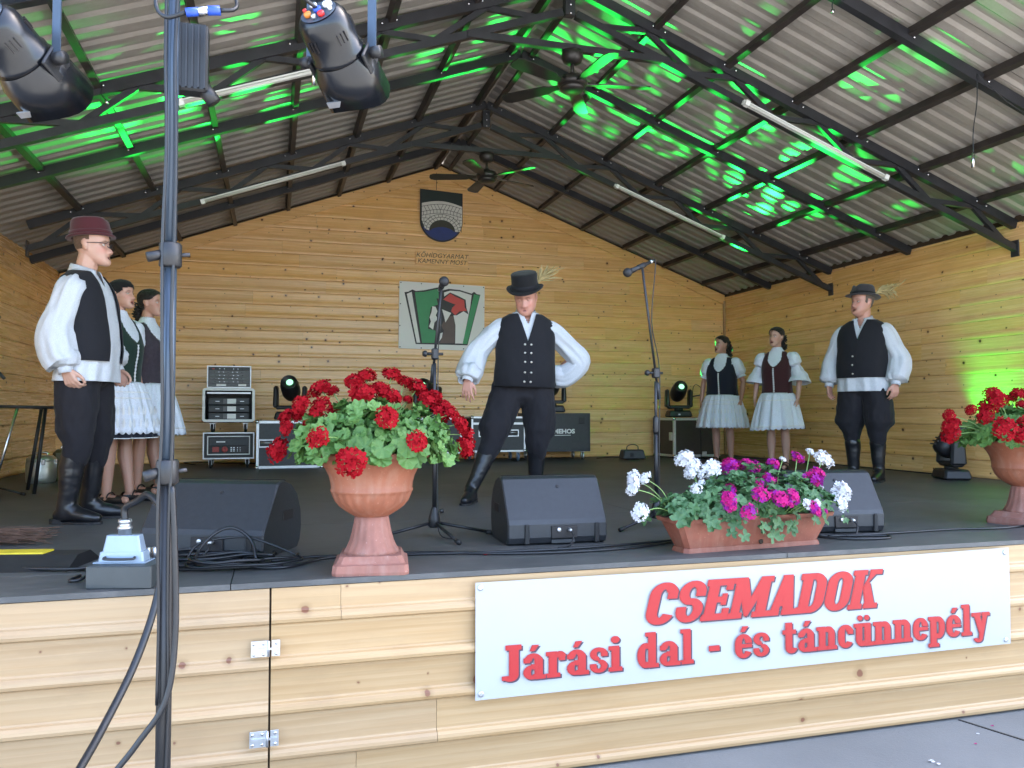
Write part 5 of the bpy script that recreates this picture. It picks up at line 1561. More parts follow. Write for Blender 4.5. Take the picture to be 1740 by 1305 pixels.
# metal cans and the trestle in the left corner
POT = plain('brushed_light_metal', (.52, .55, .55), .35, .8, .1, 12)
KHA = plain('khaki_case', (.10, .085, .045), .5, 0, .15)
cn = thing('metal_canister', 'light metal canister with latches in the left corner', 'canister', (-4.42, 5.35, 0))
MB().lathe([(.118, 0), (.125, .01), (.13, .05), (.13, .19), (.125, .205), (.128, .21), (.125, .235), (.10, .255), (.03, .262)], n=28).build('can_body', POT, cn)
MB().tube(curve_pts([(-.05, 0, .258), (-.045, 0, .285), (.045, 0, .285), (.05, 0, .258)], 10), .008, 6).build('lid_handle', CHROME, cn)
for a in (-70, -10): MB().box((.131 * math.cos(R(a)), .131 * math.sin(R(a)), .20), (.03, .03, .05), rot=rotz(R(a)), bev=.003).build('latch', CHROME, cn)
kc = thing('khaki_case', 'khaki case with chrome latch behind the metal canister', 'case', (-4.27, 5.72, 0), R(10))
MB().box((0, 0, .15), (.26, .34, .30), bev=.03).build('case_body', KHA, kc)
MB().box((0, -.172, .17), (.035, .012, .07), bev=.003).build('latch', CHROME, kc)
MB().tube(curve_pts([(-.06, 0, .30), (-.05, 0, .335), (.05, 0, .335), (.06, 0, .30)], 10), .008, 6).build('carry_handle', CHROME, kc)
ts = thing('trestle_stand', 'black trestle stand with one bright metal leg by the left wall', 'stand', (-4.17, 3.95, 0))
MB().tube([(-.55, .02, .725), (.26, -.02, .705)], .012, 10).build('top_bar', BLACK, ts)
MB().tube([(-.085, 0, .71), (-.25, -.02, .02)], .012, 10).build('bright_leg', CHROME, ts)
MB().tube([(.115, 0, .70), (.05, -.02, .02)], .014, 10).build('dark_leg', BLACK, ts)
MB().tube([(.0, .35, .705), (-.10, .38, .02)], .014, 10).build('rear_leg', BLACK, ts)
MB().tube([(.02, .0, .71), (.0, .35, .705)], .012, 8).build('side_bar', BLACK, ts)
# ================================================================ people
def cloth(name, col, rough=.8, sheen=.2, bscale=14, bst=.35, weave=260):
    m, nt, b = new_mat(name)
    co = obj_coords(nt)
    n = N(nt, 'ShaderNodeTexNoise', inputs={'Scale': bscale, 'Detail': 4.0, 'Roughness': .55, 'Distortion': .6})
    nt.links.new(co, n.inputs[0])
    n2 = N(nt, 'ShaderNodeTexNoise', inputs={'Scale': float(weave), 'Detail': 1.0}); nt.links.new(co, n2.inputs[0])
    c = ramp(nt, n2.outputs[0], [(.3, tuple(x * .86 for x in col)), (.7, tuple(min(1, x * 1.1) for x in col))])
    nt.links.new(c, b.inputs['Base Color'])
    b.inputs['Roughness'].default_value = rough
    b.inputs['Sheen Weight'].default_value = sheen
    b.inputs['Specular IOR Level'].default_value = .25
    bump(nt, b, n.outputs[0], bst, .012)
    return m
LINEN = cloth('white_linen', (.49, .51, .54), .8, .1, 11, .35)
LACE = cloth('white_lace', (.64, .67, .74), .85, .1, 40, .5, 160)
WOOL = cloth('black_wool', (.011, .011, .014), .85, .05, 10, .3)
TROUS = cloth('black_trouser_cloth', (.013, .012, .015), .85, .05, 9, .5)
GREENV = cloth('dark_green_velvet', (.010, .028, .020), .8, .15, 10, .3)
NAVYV = cloth('blue_black_velvet', (.010, .012, .022), .8, .15, 10, .3)
WINE = cloth('wine_brown_velvet', (.045, .012, .014), .8, .2, 10, .3)
MOTTLE = cloth('dark_patterned_cloth', (.045, .035, .045), .8, .1, 22, .4, 40)
REDFELT = cloth('dark_red_felt', (.065, .012, .016), .9, .2, 30, .1)
BLACKFELT = cloth('black_felt', (.009, .009, .010), .9, .1, 30, .1)
GREYFELT = cloth('charcoal_felt', (.032, .028, .032), .9, .2, 30, .1)
LEATHER = plain('black_boot_leather', (.010, .010, .012), .32, 0, .2, 12, .25, 22, rvar=.08)
SHOE = plain('black_shoe_leather', (.009, .009, .010), .4, 0, .2, 12)
BUTTON = plain('pewter_button', (.40, .38, .34), .35, .8)
STRAWF = plain('feather_grass', (.46, .36, .17), .8, 0, .25, 30)
HAIRD = cloth('dark_brown_hair', (.012, .008, .007), .45, .1, 60, .9, 90)
HAIRG = cloth('greying_hair', (.10, .075, .06), .6, .1, 60, .9, 90)
HAIRB = cloth('short_brown_hair', (.10, .055, .032), .6, .1, 60, .9, 90)
EYEW = plain('eye_white', (.42, .37, .33), .3); IRIS = plain('dark_iris', (.03, .02, .015), .2)
LACEW = plain('white_cord', (.66, .66, .66), .7)
EARR = plain('pearl', (.8, .76, .66), .25)
def skin_mat():
    m, nt, b = new_mat('skin')
    at = N(nt, 'ShaderNodeVertexColor', layer_name='complexion')
    co = obj_coords(nt)
    n = N(nt, 'ShaderNodeTexNoise', inputs={'Scale': 30.0, 'Detail': 4.0}); nt.links.new(co, n.inputs[0])
    c = mix(nt, ramp(nt, n.outputs[0], [(.35, (0, 0, 0)), (.7, (.28, .28, .28))]), at.outputs[0], (.48, .20, .14))
    nt.links.new(c, b.inputs['Base Color'])
    b.inputs['Roughness'].default_value = .48
    b.inputs['Subsurface Weight'].default_value = .12
    b.inputs['Subsurface Radius'].default_value = (.012, .005, .003)
    return m
SKIN = skin_mat()

def dtube(mb, pts, rad, n=12):
    """closed tapering limb with rounded ends"""
    P = [Vector(p) for p in pts]
    r = list(rad)
    a = (P[0] - P[1]).normalized(); b = (P[-1] - P[-2]).normalized()
    P2 = [P[0] + a * r[0] * .85, P[0] + a * r[0] * .55] + P + [P[-1] + b * r[-1] * .55, P[-1] + b * r[-1] * .85]
    R2 = [r[0] * .45, r[0] * .83] + r + [r[-1] * .83, r[-1] * .45]
    mb.tube(P2, R2, n)
def remesh(mb, name, mats, voxel, smooth=4, factor=.5):
    me = mb.mesh(name, mats)
    o = bpy.data.objects.new(name, me); COL.objects.link(o)
    m = o.modifiers.new('r', 'REMESH'); m.mode = 'VOXEL'; m.voxel_size = voxel; m.use_smooth_shade = True
    s = o.modifiers.new('s', 'SMOOTH'); s.iterations = smooth; s.factor = factor
    dg = bpy.context.evaluated_depsgraph_get()
    out = bpy.data.meshes.new_from_object(o.evaluated_get(dg))
    out.name = name
    bpy.data.objects.remove(o); bpy.data.meshes.remove(me)
    out.materials.clear()
    for k in (mats if isinstance(mats, (list, tuple)) else [mats]): out.materials.append(k)
    out.polygons.foreach_set('use_smooth', [True] * len(out.polygons))
    return out
def wrinkle(me, amp, scale, seed, zfac=1.0):
    """cloth relief along the normals, stretched so that the creases run across"""
    n = len(me.vertices)
    co = np.empty(n * 3); me.vertices.foreach_get('co', co); co = co.reshape(-1, 3)
    no = np.empty(n * 3); me.vertices.foreach_get('normal', no); no = no.reshape(-1, 3)
    d = np.array([noise.noise((p[0] * scale + seed, p[1] * scale, p[2] * scale * zfac)) + .5 * noise.noise((p[0] * scale * 2.3, p[1] * scale * 2.3 + seed, p[2] * scale * 2.3 * zfac)) for p in co])
    co += no * (d * amp)[:, None]
    me.vertices.foreach_set('co', co.ravel()); me.update()
def g2(x, z, cx, cz, sx, sz): return math.exp(-((x - cx) / sx) ** 2 / 2 - ((z - cz) / sz) ** 2 / 2)
HEADP = [(-.118, .012, .080, -.055), (-.112, .028, .089, -.03), (-.098, .042, .094, .0), (-.080, .053, .093, .03), (-.060, .060, .090, .055), (-.035, .066, .088, .075), (-.010, .070, .086, .088), (.015, .073, .087, .096), (.040, .075, .089, .098), (.065, .073, .085, .096), (.088, .064, .070, .084), (.104, .047, .048, .062), (.113, .026, .026, .036), (.117, .008, .008, .012)]
def head_at_z(z):
    for a, b in zip(HEADP[:-1], HEADP[1:]):
        if z <= b[0]:
            t = max(0, (z - a[0]) / (b[0] - a[0])); t2 = t
            return tuple(a[i] + (b[i] - a[i]) * t2 for i in (1, 2, 3))
    return HEADP[-1][1:]
def face_bump(x, z, mouth, fem, jowl):
    ax = abs(x)
    b = 0
    if z > -.056:
        t = min(1, max(0, (.016 - z) / .056))
        amp = (.003 + .023 * t ** 1.25) * (1 if z > -.040 else max(0, (z + .056) / .016))
        b += amp * math.exp(-(x / (.0075 + .0055 * t)) ** 2 / 2)
    b += .007 * g2(ax, z, .013, -.043, .006, .006)
    b -= .0105 * g2(ax, z, .031, .003, .016, .011)
    b += (.0045 if not fem else .002) * g2(ax, z, .027, .022, .018, .007)
    b += (.004 + .004 * jowl) * g2(ax, z, .043, -.026, .017, .018)
    b += .006 * jowl * g2(ax, z, .05, -.075, .02, .025)
    b += .0055 * g2(x, z, 0, -.062 + .002 * mouth, .016, .0045) + .0055 * g2(x, z, 0, -.080 - .006 * mouth, .014, .005)
    b -= (.003 + .016 * mouth) * g2(x, z, 0, -.071 - .002 * mouth, .013, .0035 + .0055 * mouth)
    b += .005 * g2(x, z, 0, -.103, .016, .010)
    return b
def head_grid(mouth=.0, fem=False, jowl=.0, nl=52, n=56, grow=0.0):
    G = []
    for j in range(nl):
        t = j / (nl - 1)
        z = -.118 + .235 * (.5 - .5 * math.cos(PI * (t * .96 + .02)) if False else t)
        w, f, b = head_at_z(z)
        if jowl: w *= 1 + .07 * jowl + .16 * jowl * math.exp(-((z + .07) / .04) ** 2)
        if fem: w *= .97 if z > -.03 else .92
        yc, hf = (b - f) / 2, (b + f) / 2
        row = []
        for k in range(n):
            th = 2 * PI * k / n
            s, c = math.sin(th), math.cos(th)
            e = .88
            x = w * math.copysign(abs(s) ** e, s)
            y = yc - hf * math.copysign(abs(c) ** e, c)
            if c > .05:
                y -= face_bump(x, z, mouth, fem, jowl) * min(1, c * 2.2)
            row.append(Vector((x * (1 + grow / .075), y * (1 + grow / .09), z + grow * max(-.3, z / .1))))
        G.append(row)
    return G
def add_head(mb, M, **kw):
    G = head_grid(**kw)
    n = len(G[0]); nl = len(G)
    vs = [M @ p for row in G for p in row]
    fs = [(j * n + k, j * n + (k + 1) % n, (j + 1) * n + (k + 1) % n, (j + 1) * n + k) for j in range(nl - 1) for k in range(n)]
    fs += [tuple(range(n - 1, -1, -1)), tuple(range((nl - 1) * n, nl * n))]
    mb.add(vs, fs, 0, True)
    for s in (-1, 1):
        R3 = M.to_3x3() @ rotz(s * .35) @ rotx(-.15)
        mb.ball(M @ Vector((s * .073, .014, -.006)), (.008, .019, .031), 10, 8, 0, R3)
        mb.ball(M @ Vector((s * .078, .020, .004)), (.006, .015, .022), 10, 8, 0, R3)
def add_hand(mb, w, d, nrm, thumb, curl=.5, spread=.10, k=1.0):
    """w wrist, d finger direction, nrm palm direction, thumb side = +1/-1 of d x nrm"""
    w, d = Vector(w), Vector(d).normalized()
    nrm = (Vector(nrm) - d * Vector(nrm).dot(d)).normalized()
    s = d.cross(nrm) * thumb
    L = [.072, .080, .074, .058]
    for i in range(4):
        o = (1.5 - i)
        base = w + (d * (.083 - .004 * abs(o - .5)) + s * (o * .0195)) * k
        dtube(mb, [w + s * o * .011 * k + d * .005 * k, base], [.0135 * k, .0115 * k], 8)
        a = curl * (1 + .12 * i)
        p = base
        ang = a * .75
        dd = (d + s * o * spread)
        dd.normalize()
        pts = [p]
        for q, fr in enumerate((.46, .30, .24)):
            v = dd * math.cos(ang) + nrm * math.sin(ang)
            p = p + v * L[i] * fr * k
            pts.append(p)
            ang += a * (.9 if q == 0 else .6)
        dtube(mb, pts, [.0095 * k, .0088 * k, .008 * k, .007 * k], 8)
    b0 = w + (d * .018 + s * .022) * k
    b1 = w + (d * .052 + s * .047 + nrm * .014) * k
    b2 = b1 + (d * .030 + s * .008 + nrm * .010) * k
    b3 = b2 + (d * .024 - s * .004 + nrm * .008) * k
    dtube(mb, [b0, b1, b2, b3], [.014 * k, .0115 * k, .0095 * k, .008 * k], 8)

# torso cross sections for a 1.80 m figure: z, half width, front, back
MAN = [(.80, .185, .130, .125), (.88, .190, .140, .130), (.95, .186, .150, .122), (1.05, .183, .158, .115), (1.15, .184, .155, .112), (1.25, .192, .145, .120), (1.33, .198, .132, .126), (1.39, .198, .112, .120), (1.435, .184, .092, .105), (1.465, .150, .075, .088), (1.49, .100, .064, .074), (1.515, .070, .060, .066), (1.54, .062, .058, .062)]
WOMAN = [(.80, .190, .130, .135), (.88, .195, .130, .135), (.95, .176, .122, .112), (1.02, .166, .120, .102), (1.10, .164, .130, .102), (1.18, .168, .150, .106), (1.25, .172, .155, .110), (1.33, .172, .130, .112), (1.39, .166, .100, .105), (1.43, .150, .080, .092), (1.46, .115, .066, .078), (1.485, .078, .058, .066), (1.51, .058, .050, .056), (1.54, .052, .048, .052)]
def torso_at(tab, z):
    if z <= tab[0][0]: return tab[0][1:]
    for a, b in zip(tab[:-1], tab[1:]):
        if z <= b[0]:
            t = (z - a[0]) / (b[0] - a[0])
            return tuple(a[i] + (b[i] - a[i]) * t for i in (1, 2, 3))
    return tab[-1][1:]
def torso_grid(tab, z0, z1, nz, n, grow=0.0, wide=1.0, belly=0.0, flare=0.0, fold=0.0, seed=0, U=None, e=.86, smooth=True):
    rows = []
    for j in range(nz):
        z = z0 + (z1 - z0) * j / (nz - 1)
        w, f, b = [sum(torso_at(tab, z + dz)[i] for dz in (-.02, 0, .02)) / 3 for i in range(3)]
        k = math.exp(-((z - 1.04) / .16) ** 2)
        w *= wide * (1 + .5 * belly * k); f *= (1 + belly * 1.6 * k)
        fl_ = flare * max(0, (z0 + .16 - z) / .16)
        row = []
        for i in range(n):
            th = 2 * PI * i / n
            s, c = math.sin(th), math.cos(th)
            g = grow + fl_
            if fold: g += fold * max(0, (z0 + .30 - z) / .30) * math.sin(th * 9 + seed + 2 * math.sin(th * 2 + seed))
            x = (w + g) * math.copysign(abs(s) ** e, s)
            y = (b - f) / 2 - ((b + f) / 2 + g) * math.copysign(abs(c) ** e, c)
            p = Vector((x, y, z))
            row.append(U @ p if U else p)
        rows.append(row)
    return rows
def grid_mb(mb, rows, keep=None, cap=None, mi=0):
    n = len(rows[0]); nz = len(rows)
    vs = [p for r in rows for p in r]
    fs = []
    for j in range(nz - 1):
        for k in range(n):
            if keep is None or keep(j, k): fs.append((j * n + k, j * n + (k + 1) % n, (j + 1) * n + (k + 1) % n, (j + 1) * n + k))
    mb.add(vs, fs, mi, True)
    if cap:
        base = len(mb.v) - nz * n
        if 'b' in cap: mb.f.append(tuple(base + i for i in range(n - 1, -1, -1))); mb.mi.append(mi); mb.sm.append(False)
        if 't' in cap: mb.f.append(tuple(base + (nz - 1) * n + i for i in range(n))); mb.mi.append(mi); mb.sm.append(False)
    return mb
def solid(me, th):
    """give an open shell real thickness: an inner copy a fixed step inside, joined along the open edges"""
    bm = bmesh.new(); bm.from_mesh(me)
    bmesh.ops.remove_doubles(bm, verts=bm.verts[:], dist=.0004)
    bmesh.ops.dissolve_degenerate(bm, edges=bm.edges[:], dist=.0004)
    loose = [v for v in bm.verts if not v.link_faces]
    bmesh.ops.delete(bm, geom=loose, context='VERTS')
    bmesh.ops.recalc_face_normals(bm, faces=bm.faces)
    bm.normal_update()
    bm.verts.index_update()
    co = [v.co.copy() for v in bm.verts]
    inn = [v.co - v.normal * th for v in bm.verts]
    fs = [tuple(v.index for v in f.verts) for f in bm.faces]
    rim = []
    for e in bm.edges:
        if len(e.link_faces) == 1:
            l = e.link_loops[0]
            rim.append((l.vert.index, l.link_loop_next.vert.index))
    bm.free()
    n = len(co)
    mats = list(me.materials)
    allf = fs + [tuple(i + n for i in reversed(f)) for f in fs] + [(q, p, p + n, q + n) for p, q in rim]
    me.clear_geometry()
    me.from_pydata([tuple(c) for c in co + inn], [], allf)
    me.update()
    me.polygons.foreach_set('use_smooth', [True] * len(me.polygons))
    return me
def cut_planes(me, planes):
    bm = bmesh.new(); bm.from_mesh(me)
    for co, no in planes:
        fc = [f for f in bm.faces if f.calc_center_median().y < .06 and (co[2] == 0 or f.calc_center_median().z > co[2] - .02)]
        ed = list({e for f in fc for e in f.edges}); ve = list({v for f in fc for v in f.verts})
        bmesh.ops.bisect_plane(bm, geom=ve + ed + fc, plane_co=co, plane_no=no, dist=1e-4)
    return bm
def sleeve(mb, pts, rad, n=28, nl=26, amp=.05, seed=0, gather=(.2, .85)):
    """full sleeve along shoulder-elbow-wrist; rad = [(t, r)...]"""
    C = curve_pts(pts, nl)
    m = len(C)
    prev = None
    rows = []
    for j, p in enumerate(C):
        t = j / (m - 1)
        d = (C[min(j + 1, m - 1)] - C[max(j - 1, 0)]).normalized()
        if prev is None: u = d.cross(Vector((0, 1, 0))).normalized()
        else: u = (prev - d * prev.dot(d)).normalized()
        prev = u
        w = d.cross(u)
        for (a, ra), (b, rb) in zip(rad[:-1], rad[1:]):
            if t <= b + 1e-6:
                q = (t - a) / (b - a); q = q * q * (3 - 2 * q)
                r = ra + (rb - ra) * q
                break
        row = []
        for k in range(n):
            th = 2 * PI * k / n
            rg = abs(noise.noise((math.cos(th) * 2.2 + seed, math.sin(th) * 2.2, t * 2.2 + seed)))
            rg2 = abs(noise.noise((math.cos(th) * 3.6, math.sin(th) * 3.6 + seed, t * 6 + th)))
            f = 1 + amp * (.6 * math.sin(th * 7 + seed + 3 * noise.noise((t * 2, seed, 0))) * (.25 + abs(t - .45) * 1.5)) - amp * 2.6 * (rg - .16) - amp * 1.3 * (rg2 - .15) + amp * .8 * noise.noise((math.cos(th) * 1.2 + seed, math.sin(th) * 1.2, t * 4 + seed))
            if r < .05: f = 1 + (f - 1) * .3
            row.append(p + (u * math.cos(th) + w * math.sin(th)) * r * f + Vector((0, 0, -.012 * math.sin(PI * t) * math.sin(th) * 0)))
        rows.append(row)
    return grid_mb(mb, rows)
def feather(mb, base, d, L, n, seed, droop=.25, w=.0022):
    r = random.Random(seed)
    d = Vector(d).normalized()
    for k in range(n):
        e = d + Vector((r.uniform(-.35, .35), r.uniform(-.3, .3), r.uniform(-.3, .35)))
        l = L * r.uniform(.5, 1.05)
        b = Vector(base) + Vector((r.uniform(-.008, .008),) * 3)
        pts = [b, b + e * l * .4, b + e * l * .75 - Vector((0, 0, droop * l * .12)), b + e * l - Vector((0, 0, droop * l * .45 * r.random()))]
        mb.tube(curve_pts(pts, 9), [w * .5, w, w, w, w * 1.1, w * 1.2, w * 1.2, w, w * .8, w * .3], 3, 0, False)

def person(label, loc, rz, h, group, P):
    s = h / 1.80
    t = thing('person', label, 'person', loc, rz, group)
    t.matrix_basis = t.matrix_basis @ Matrix.Diagonal((s, s, s, 1)); WM[t] = t.matrix_basis.copy()
    fem = P.get('fem', False)
    tab = WOMAN if fem else MAN
    piv = Vector((0, 0, .92))
    dz = P.get('drop', 0)
    lean = P.get('lean', (0, 0, 0))
    U = T(*P.get('shift', (0, 0, 0))) @ T(0, 0, -dz) @ Matrix.Translation(piv) @ Matrix.Rotation(lean[2], 4, 'Z') @ Matrix.Rotation(lean[0], 4, 'X') @ Matrix.Rotation(lean[1], 4, 'Y') @ Matrix.Translation(-piv)
    hs = P.get('head_scale', 1.0)
    hy, hp, hr = P.get('head', (0, 0, 0))
    hc = Vector(P.get('head_pos', (0, -.012, 1.665)))
    HM = U @ Matrix.Translation(hc) @ Matrix.Rotation(hy, 4, 'Z') @ Matrix.Rotation(hp, 4, 'X') @ Matrix.Rotation(hr, 4, 'Y') @ Matrix.Diagonal((hs, hs, hs, 1))
    vox = P.get('voxel', .006)
    seed = P.get('seed', 1)
    wide, belly = P.get('wide', 1.0), P.get('belly', 0.0)
    # joints
    arms = P['arms']; legs = P['legs']
    mb = MB()
    add_head(mb, HM, mouth=P.get('mouth', .0), fem=fem, jowl=P.get('jowl', 0))
    nk = .061 if not fem else .049
    dtube(mb, [U @ Vector((0, .02, 1.40)), U @ Vector((0, .012, 1.50)), HM @ Vector((0, .018, -.055))], [nk * 1.25, nk * 1.03, nk])
    if P.get('jowl'): mb.ball(HM @ Vector((0, -.035, -.105)), (.05, .045, .028), 14, 8, 0, HM.to_3x3().normalized())
    for z, r in ((1.30, .105), (1.15, .11), (1.0, .115)): pass
    dtube(mb, [U @ Vector((0, .0, 1.38)), U @ Vector((0, 0, 1.2)), U @ Vector((0, 0, 1.0)), Vector((P.get('shift', (0, 0, 0))[0], 0, .9 - dz))], [.085, .10, .105, .11])
    for sgn, A in ((-1, arms[0]), (1, arms[1])):
        sh_, el, wr = [Vector(p) for p in A['pts']]
        dtube(mb, [U @ Vector((0, .0, 1.38)), U @ sh_], [.07, .052])
        k = .88 if fem else 1.0
        dtube(mb, [U @ sh_, U @ sh_.lerp(el, .5), U @ el, U @ el.lerp(wr, .35), U @ wr], [.052 * k, .048 * k, .040 * k, .040 * k, .027 * k])
        U3 = U.to_3x3()
        add_hand(mb, U @ wr, U3 @ Vector(A['d']), U3 @ Vector(A['n']), A.get('thumb', 1), A.get('curl', .45), A.get('spread', .08), (1.06 if not fem else .90))
    for L in legs:
        hip, kn, an, toe = [Vector(p) for p in L]
        k = .95 if fem else 1.0
        calf = kn.lerp(an, .33) + Vector((0, .012, 0))
        dtube(mb, [Vector((hip.x, hip.y, hip.z + .02)), hip.lerp(kn, .5), kn, calf, kn.lerp(an, .75), an], [.088 * k, .078 * k, .056 * k, .060 * k, .042 * k, .036 * k])
        if fem: dtube(mb, [an + Vector((0, .02, -.04)), an.lerp(toe, .55) + Vector((0, 0, -.02)), toe], [.036, .034, .028])
        else: dtube(mb, [an + Vector((0, .01, -.03)), an.lerp(toe, .5) + Vector((0, 0, .0))], [.034, .030])
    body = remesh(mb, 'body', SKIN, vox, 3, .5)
    n = len(body.vertices)
    co = np.empty(n * 3); body.vertices.foreach_get('co', co); co = co.reshape(-1, 3)
    HI = np.array(HM.inverted())
    q = co @ HI[:3, :3].T + HI[:3, 3]
    x, y, z = np.abs(q[:, 0]), q[:, 1], q[:, 2]
    base = np.array(P.get('skin', (.53, .30, .215)))
    colr = np.tile(base, (n, 1))
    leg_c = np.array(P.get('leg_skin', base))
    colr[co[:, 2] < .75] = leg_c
    def blend(wt, c):
        nonlocal colr
        wt = np.clip(wt, 0, 1)[:, None]
        colr = colr * (1 - wt) + np.array(c) * wt
    front = (y < -.04) & (np.abs(z) < .13) & (x < .08)
    ck = np.exp(-((x - .042) / .018) ** 2 - ((z + .03) / .02) ** 2) * front
    blend(ck * (.65 if not fem else .5), (.50, .17, .12))
    blend(np.exp(-(x / .014) ** 2 - ((z + .038) / .014) ** 2) * front * .5, (.52, .19, .14))
    mo = P.get('mouth', 0)
    lip = ((x / .023) ** 2 + ((z + .071 + .003 * mo) / (.011 + .006 * mo)) ** 2)
    blend(np.clip((1.15 - lip) * 3, 0, 1) * front * (.75 if fem else .5), (.36, .09, .09) if fem else (.45, .16, .14))
    if mo > .1:
        inn = ((x / (.013 + .004 * mo)) ** 2 + ((z + .072 + .003 * mo) / (.003 + .009 * mo)) ** 2)
        blend(np.clip((1.2 - inn) * 4, 0, 1) * front, (.035, .010, .010))
    else:
        blend(np.exp(-(x / .02) ** 4 - ((z + .071) / .0022) ** 2) * front * .7, (.16, .05, .05))
    brow = np.exp(-((x - .030) / .017) ** 4 - ((z - .0215 + .25 * (x - .03) ** 2 / .03) / .0048) ** 2) * front
    blend(brow * .8, P.get('brow', (.025, .015, .01)))
    blend(np.exp(-((x - .031) / .017) ** 4 - ((z - .0085) / (.0048 if fem else .0034)) ** 2) * front * (.85 if fem else .5), (.08, .04, .03) if fem else (.20, .09, .07))
    if P.get('stubble'):
        st = ((z < -.045) & (y < .03)) * 1.0 * np.clip((-.045 - z) / .02, 0, 1) * (z > -.13)
        blend(st * P['stubble'], (.30, .20, .16))
    ca = body.color_attributes.new('complexion', 'FLOAT_COLOR', 'POINT')
    ca.data.foreach_set('color', np.c_[colr, np.ones(n)].ravel())
    bo = link('body', body, t)
    # eyes
    for sg in (-1, 1):
        gz = P.get('gaze', (0, 0)); er = .0108
        e = MB().ball((0, 0, 0), .0112, 14, 10)
        g = Matrix.Rotation(gz[0], 3, 'Z') @ Matrix.Rotation(gz[1], 3, 'X')
        e.ball(g @ Vector((0, -.0070, 0)), (.0062, .0046, .0062), 12, 8, 1, g)
        eo = e.build('eye', [EYEW, IRIS], t, HM @ T(sg * .031, -.0690, .0015))
        lid = MB()
        G = []
        cl = P.get('lid', .32)
        for j in range(6):
            a = -.15 + cl + (PI / 2 + .2 - cl) * j / 5
            G.append([Vector((.0126 * math.cos(a) * math.sin(b), -.0126 * math.cos(a) * math.cos(b), .0126 * math.sin(a))) for b in [(-PI / 2) + PI * k / 10 for k in range(11)]])
        vs = [p for r_ in G for p in r_]
        lid.add(vs, [(j * 11 + k, j * 11 + k + 1, (j + 1) * 11 + k + 1, (j + 1) * 11 + k) for j in range(5) for k in range(10)], 0, True)
        lme = lid.mesh('eyelid', SKIN)
        ca = lme.color_attributes.new('complexion', 'FLOAT_COLOR', 'POINT')
        ca.data.foreach_set('color', list((*(base * .86), 1.0)) * len(lme.vertices))
        link('eyelid', lme, eo)
    # hair
    hp_ = P.get('hair')
    if hp_:
        G = head_grid(fem=fem, nl=44, n=56, grow=hp_.get('grow', .005))
        nn = 56
        def keep(j, k):
            p = G[j][k]
            return hp_['keep'](p.x, p.y, p.z)
        m_ = MB(); grid_mb(m_, [[HM @ p for p in row] for row in G], keep, 't' if hp_.get('top', True) else None)
        me = m_.mesh('hair', hp_['mat'])
        wrinkle(me, .004, 60, seed)
        ho = link('hair', me, t)
        if hp_.get('tail'):
            tb = MB(); r = random.Random(seed)
            for (tx, ty, tz), rr, cnt in hp_['tail']:
                for q_ in range(cnt):
                    c = Vector((tx, ty, tz)) + Vector((r.gauss(0, rr * .5), r.gauss(0, rr * .5), r.gauss(0, rr * .6)))
                    pts = [HM @ (c + Vector((.012 * math.cos(a_ * 1.9 + q_), .012 * math.sin(a_ * 1.9 + q_), -.009 * a_))) for a_ in range(7)]
                    tb.tube(pts, [.004, .009, .010, .010, .009, .007, .003], 6)
            tb.build('ponytail', hp_['mat'], t)
        if hp_.get('bows'):
            bb = MB(); r = random.Random(3)
            for c in hp_['bows']:
                bb.ball(HM @ Vector(c), (.012, .012, .010), 8, 6)
            bb.build('hair_ribbon', plain('red_ribbon', (.45, .02, .04), .6), t)
    # legs: trousers and boots, or skirt and shoes
    if not fem:
        mt = MB()
        hx = P.get('shift', (0, 0, 0))[0]
        for L in legs:
            hip, kn, an, toe = [Vector(p) for p in L]
            b0 = kn.lerp(an, .06)
            mid = hip.lerp(kn, .55)
            bag = P.get('bag', 1.0); tr_ = P.get('tr', 1.0)
            low = kn.lerp(an, .30)
            out = Vector((math.copysign(.012 * bag, hip.x - hx), 0, 0))
            dtube(mt, [hip + Vector((0, 0, .04)), hip.lerp(kn, .3) + out * .6, mid + out, hip.lerp(kn, .82) + out * 1.3, kn + Vector((0, -.006, -.01)), low], [.128, .122 * (1 + .06 * bag) * tr_, .112 * (1 + .12 * bag) * tr_, .104 * (1 + .16 * bag) * tr_, .090 * tr_, .068], 16)
        pw = .150 * wide
        for z0, kz in ((.86, 1.0), (.92, 1.02), (.985, 1.0)):
            mt.ball(Vector((hx * .9, .0, z0 - dz)), (pw * kz + .03, .128 + .5 * belly * .1, .09), 20, 12)
        tm = remesh(mt, 'trousers', TROUS, .011, 5, .5)
        wrinkle(tm, .013, 12, seed, .55)
        link('trousers', tm, t)
        for L in legs:
            hip, kn, an, toe = [Vector(p) for p in L]
            bt = MB()
            top = kn.lerp(an, P.get('boot_top', .14))
            pts = [top, kn.lerp(an, .40) + Vector((0, .008, 0)), kn.lerp(an, .7), an + Vector((0, .005, .02)), an + Vector((0, .008, -.03))]
            dtube(bt, pts, [.072, .070, .058, .052, .050], 18)
            hd_ = (toe - an); hd_.z = 0; hd_.normalize()
            fx = an + hd_ * .02
            dtube(bt, [Vector((an.x, an.y, .05)) - hd_ * .035, Vector((an.x, an.y, .055)) + hd_ * .06, Vector((an.x, an.y, .04)) + hd_ * .135, Vector((an.x, an.y, .034)) + hd_ * .185], [.046, .048, .043, .032], 14)
            dtube(bt, [an + Vector((0, 0, .01)), Vector((an.x, an.y, .07)) + hd_ * .05], [.052, .046], 14)
            bm_ = remesh(bt, 'boot', LEATHER, .0085, 5, .5)
            n_ = len(bm_.vertices); c_ = np.empty(n_ * 3); bm_.vertices.foreach_get('co', c_); c_ = c_.reshape(-1, 3)
            c_[:, 2] = np.maximum(c_[:, 2], .004); bm_.vertices.foreach_set('co', c_.ravel())
            wrinkle(bm_, .0022, 9, seed + hip.x, 2.6)
            b_o = link('boot', bm_, t)
            so = MB()
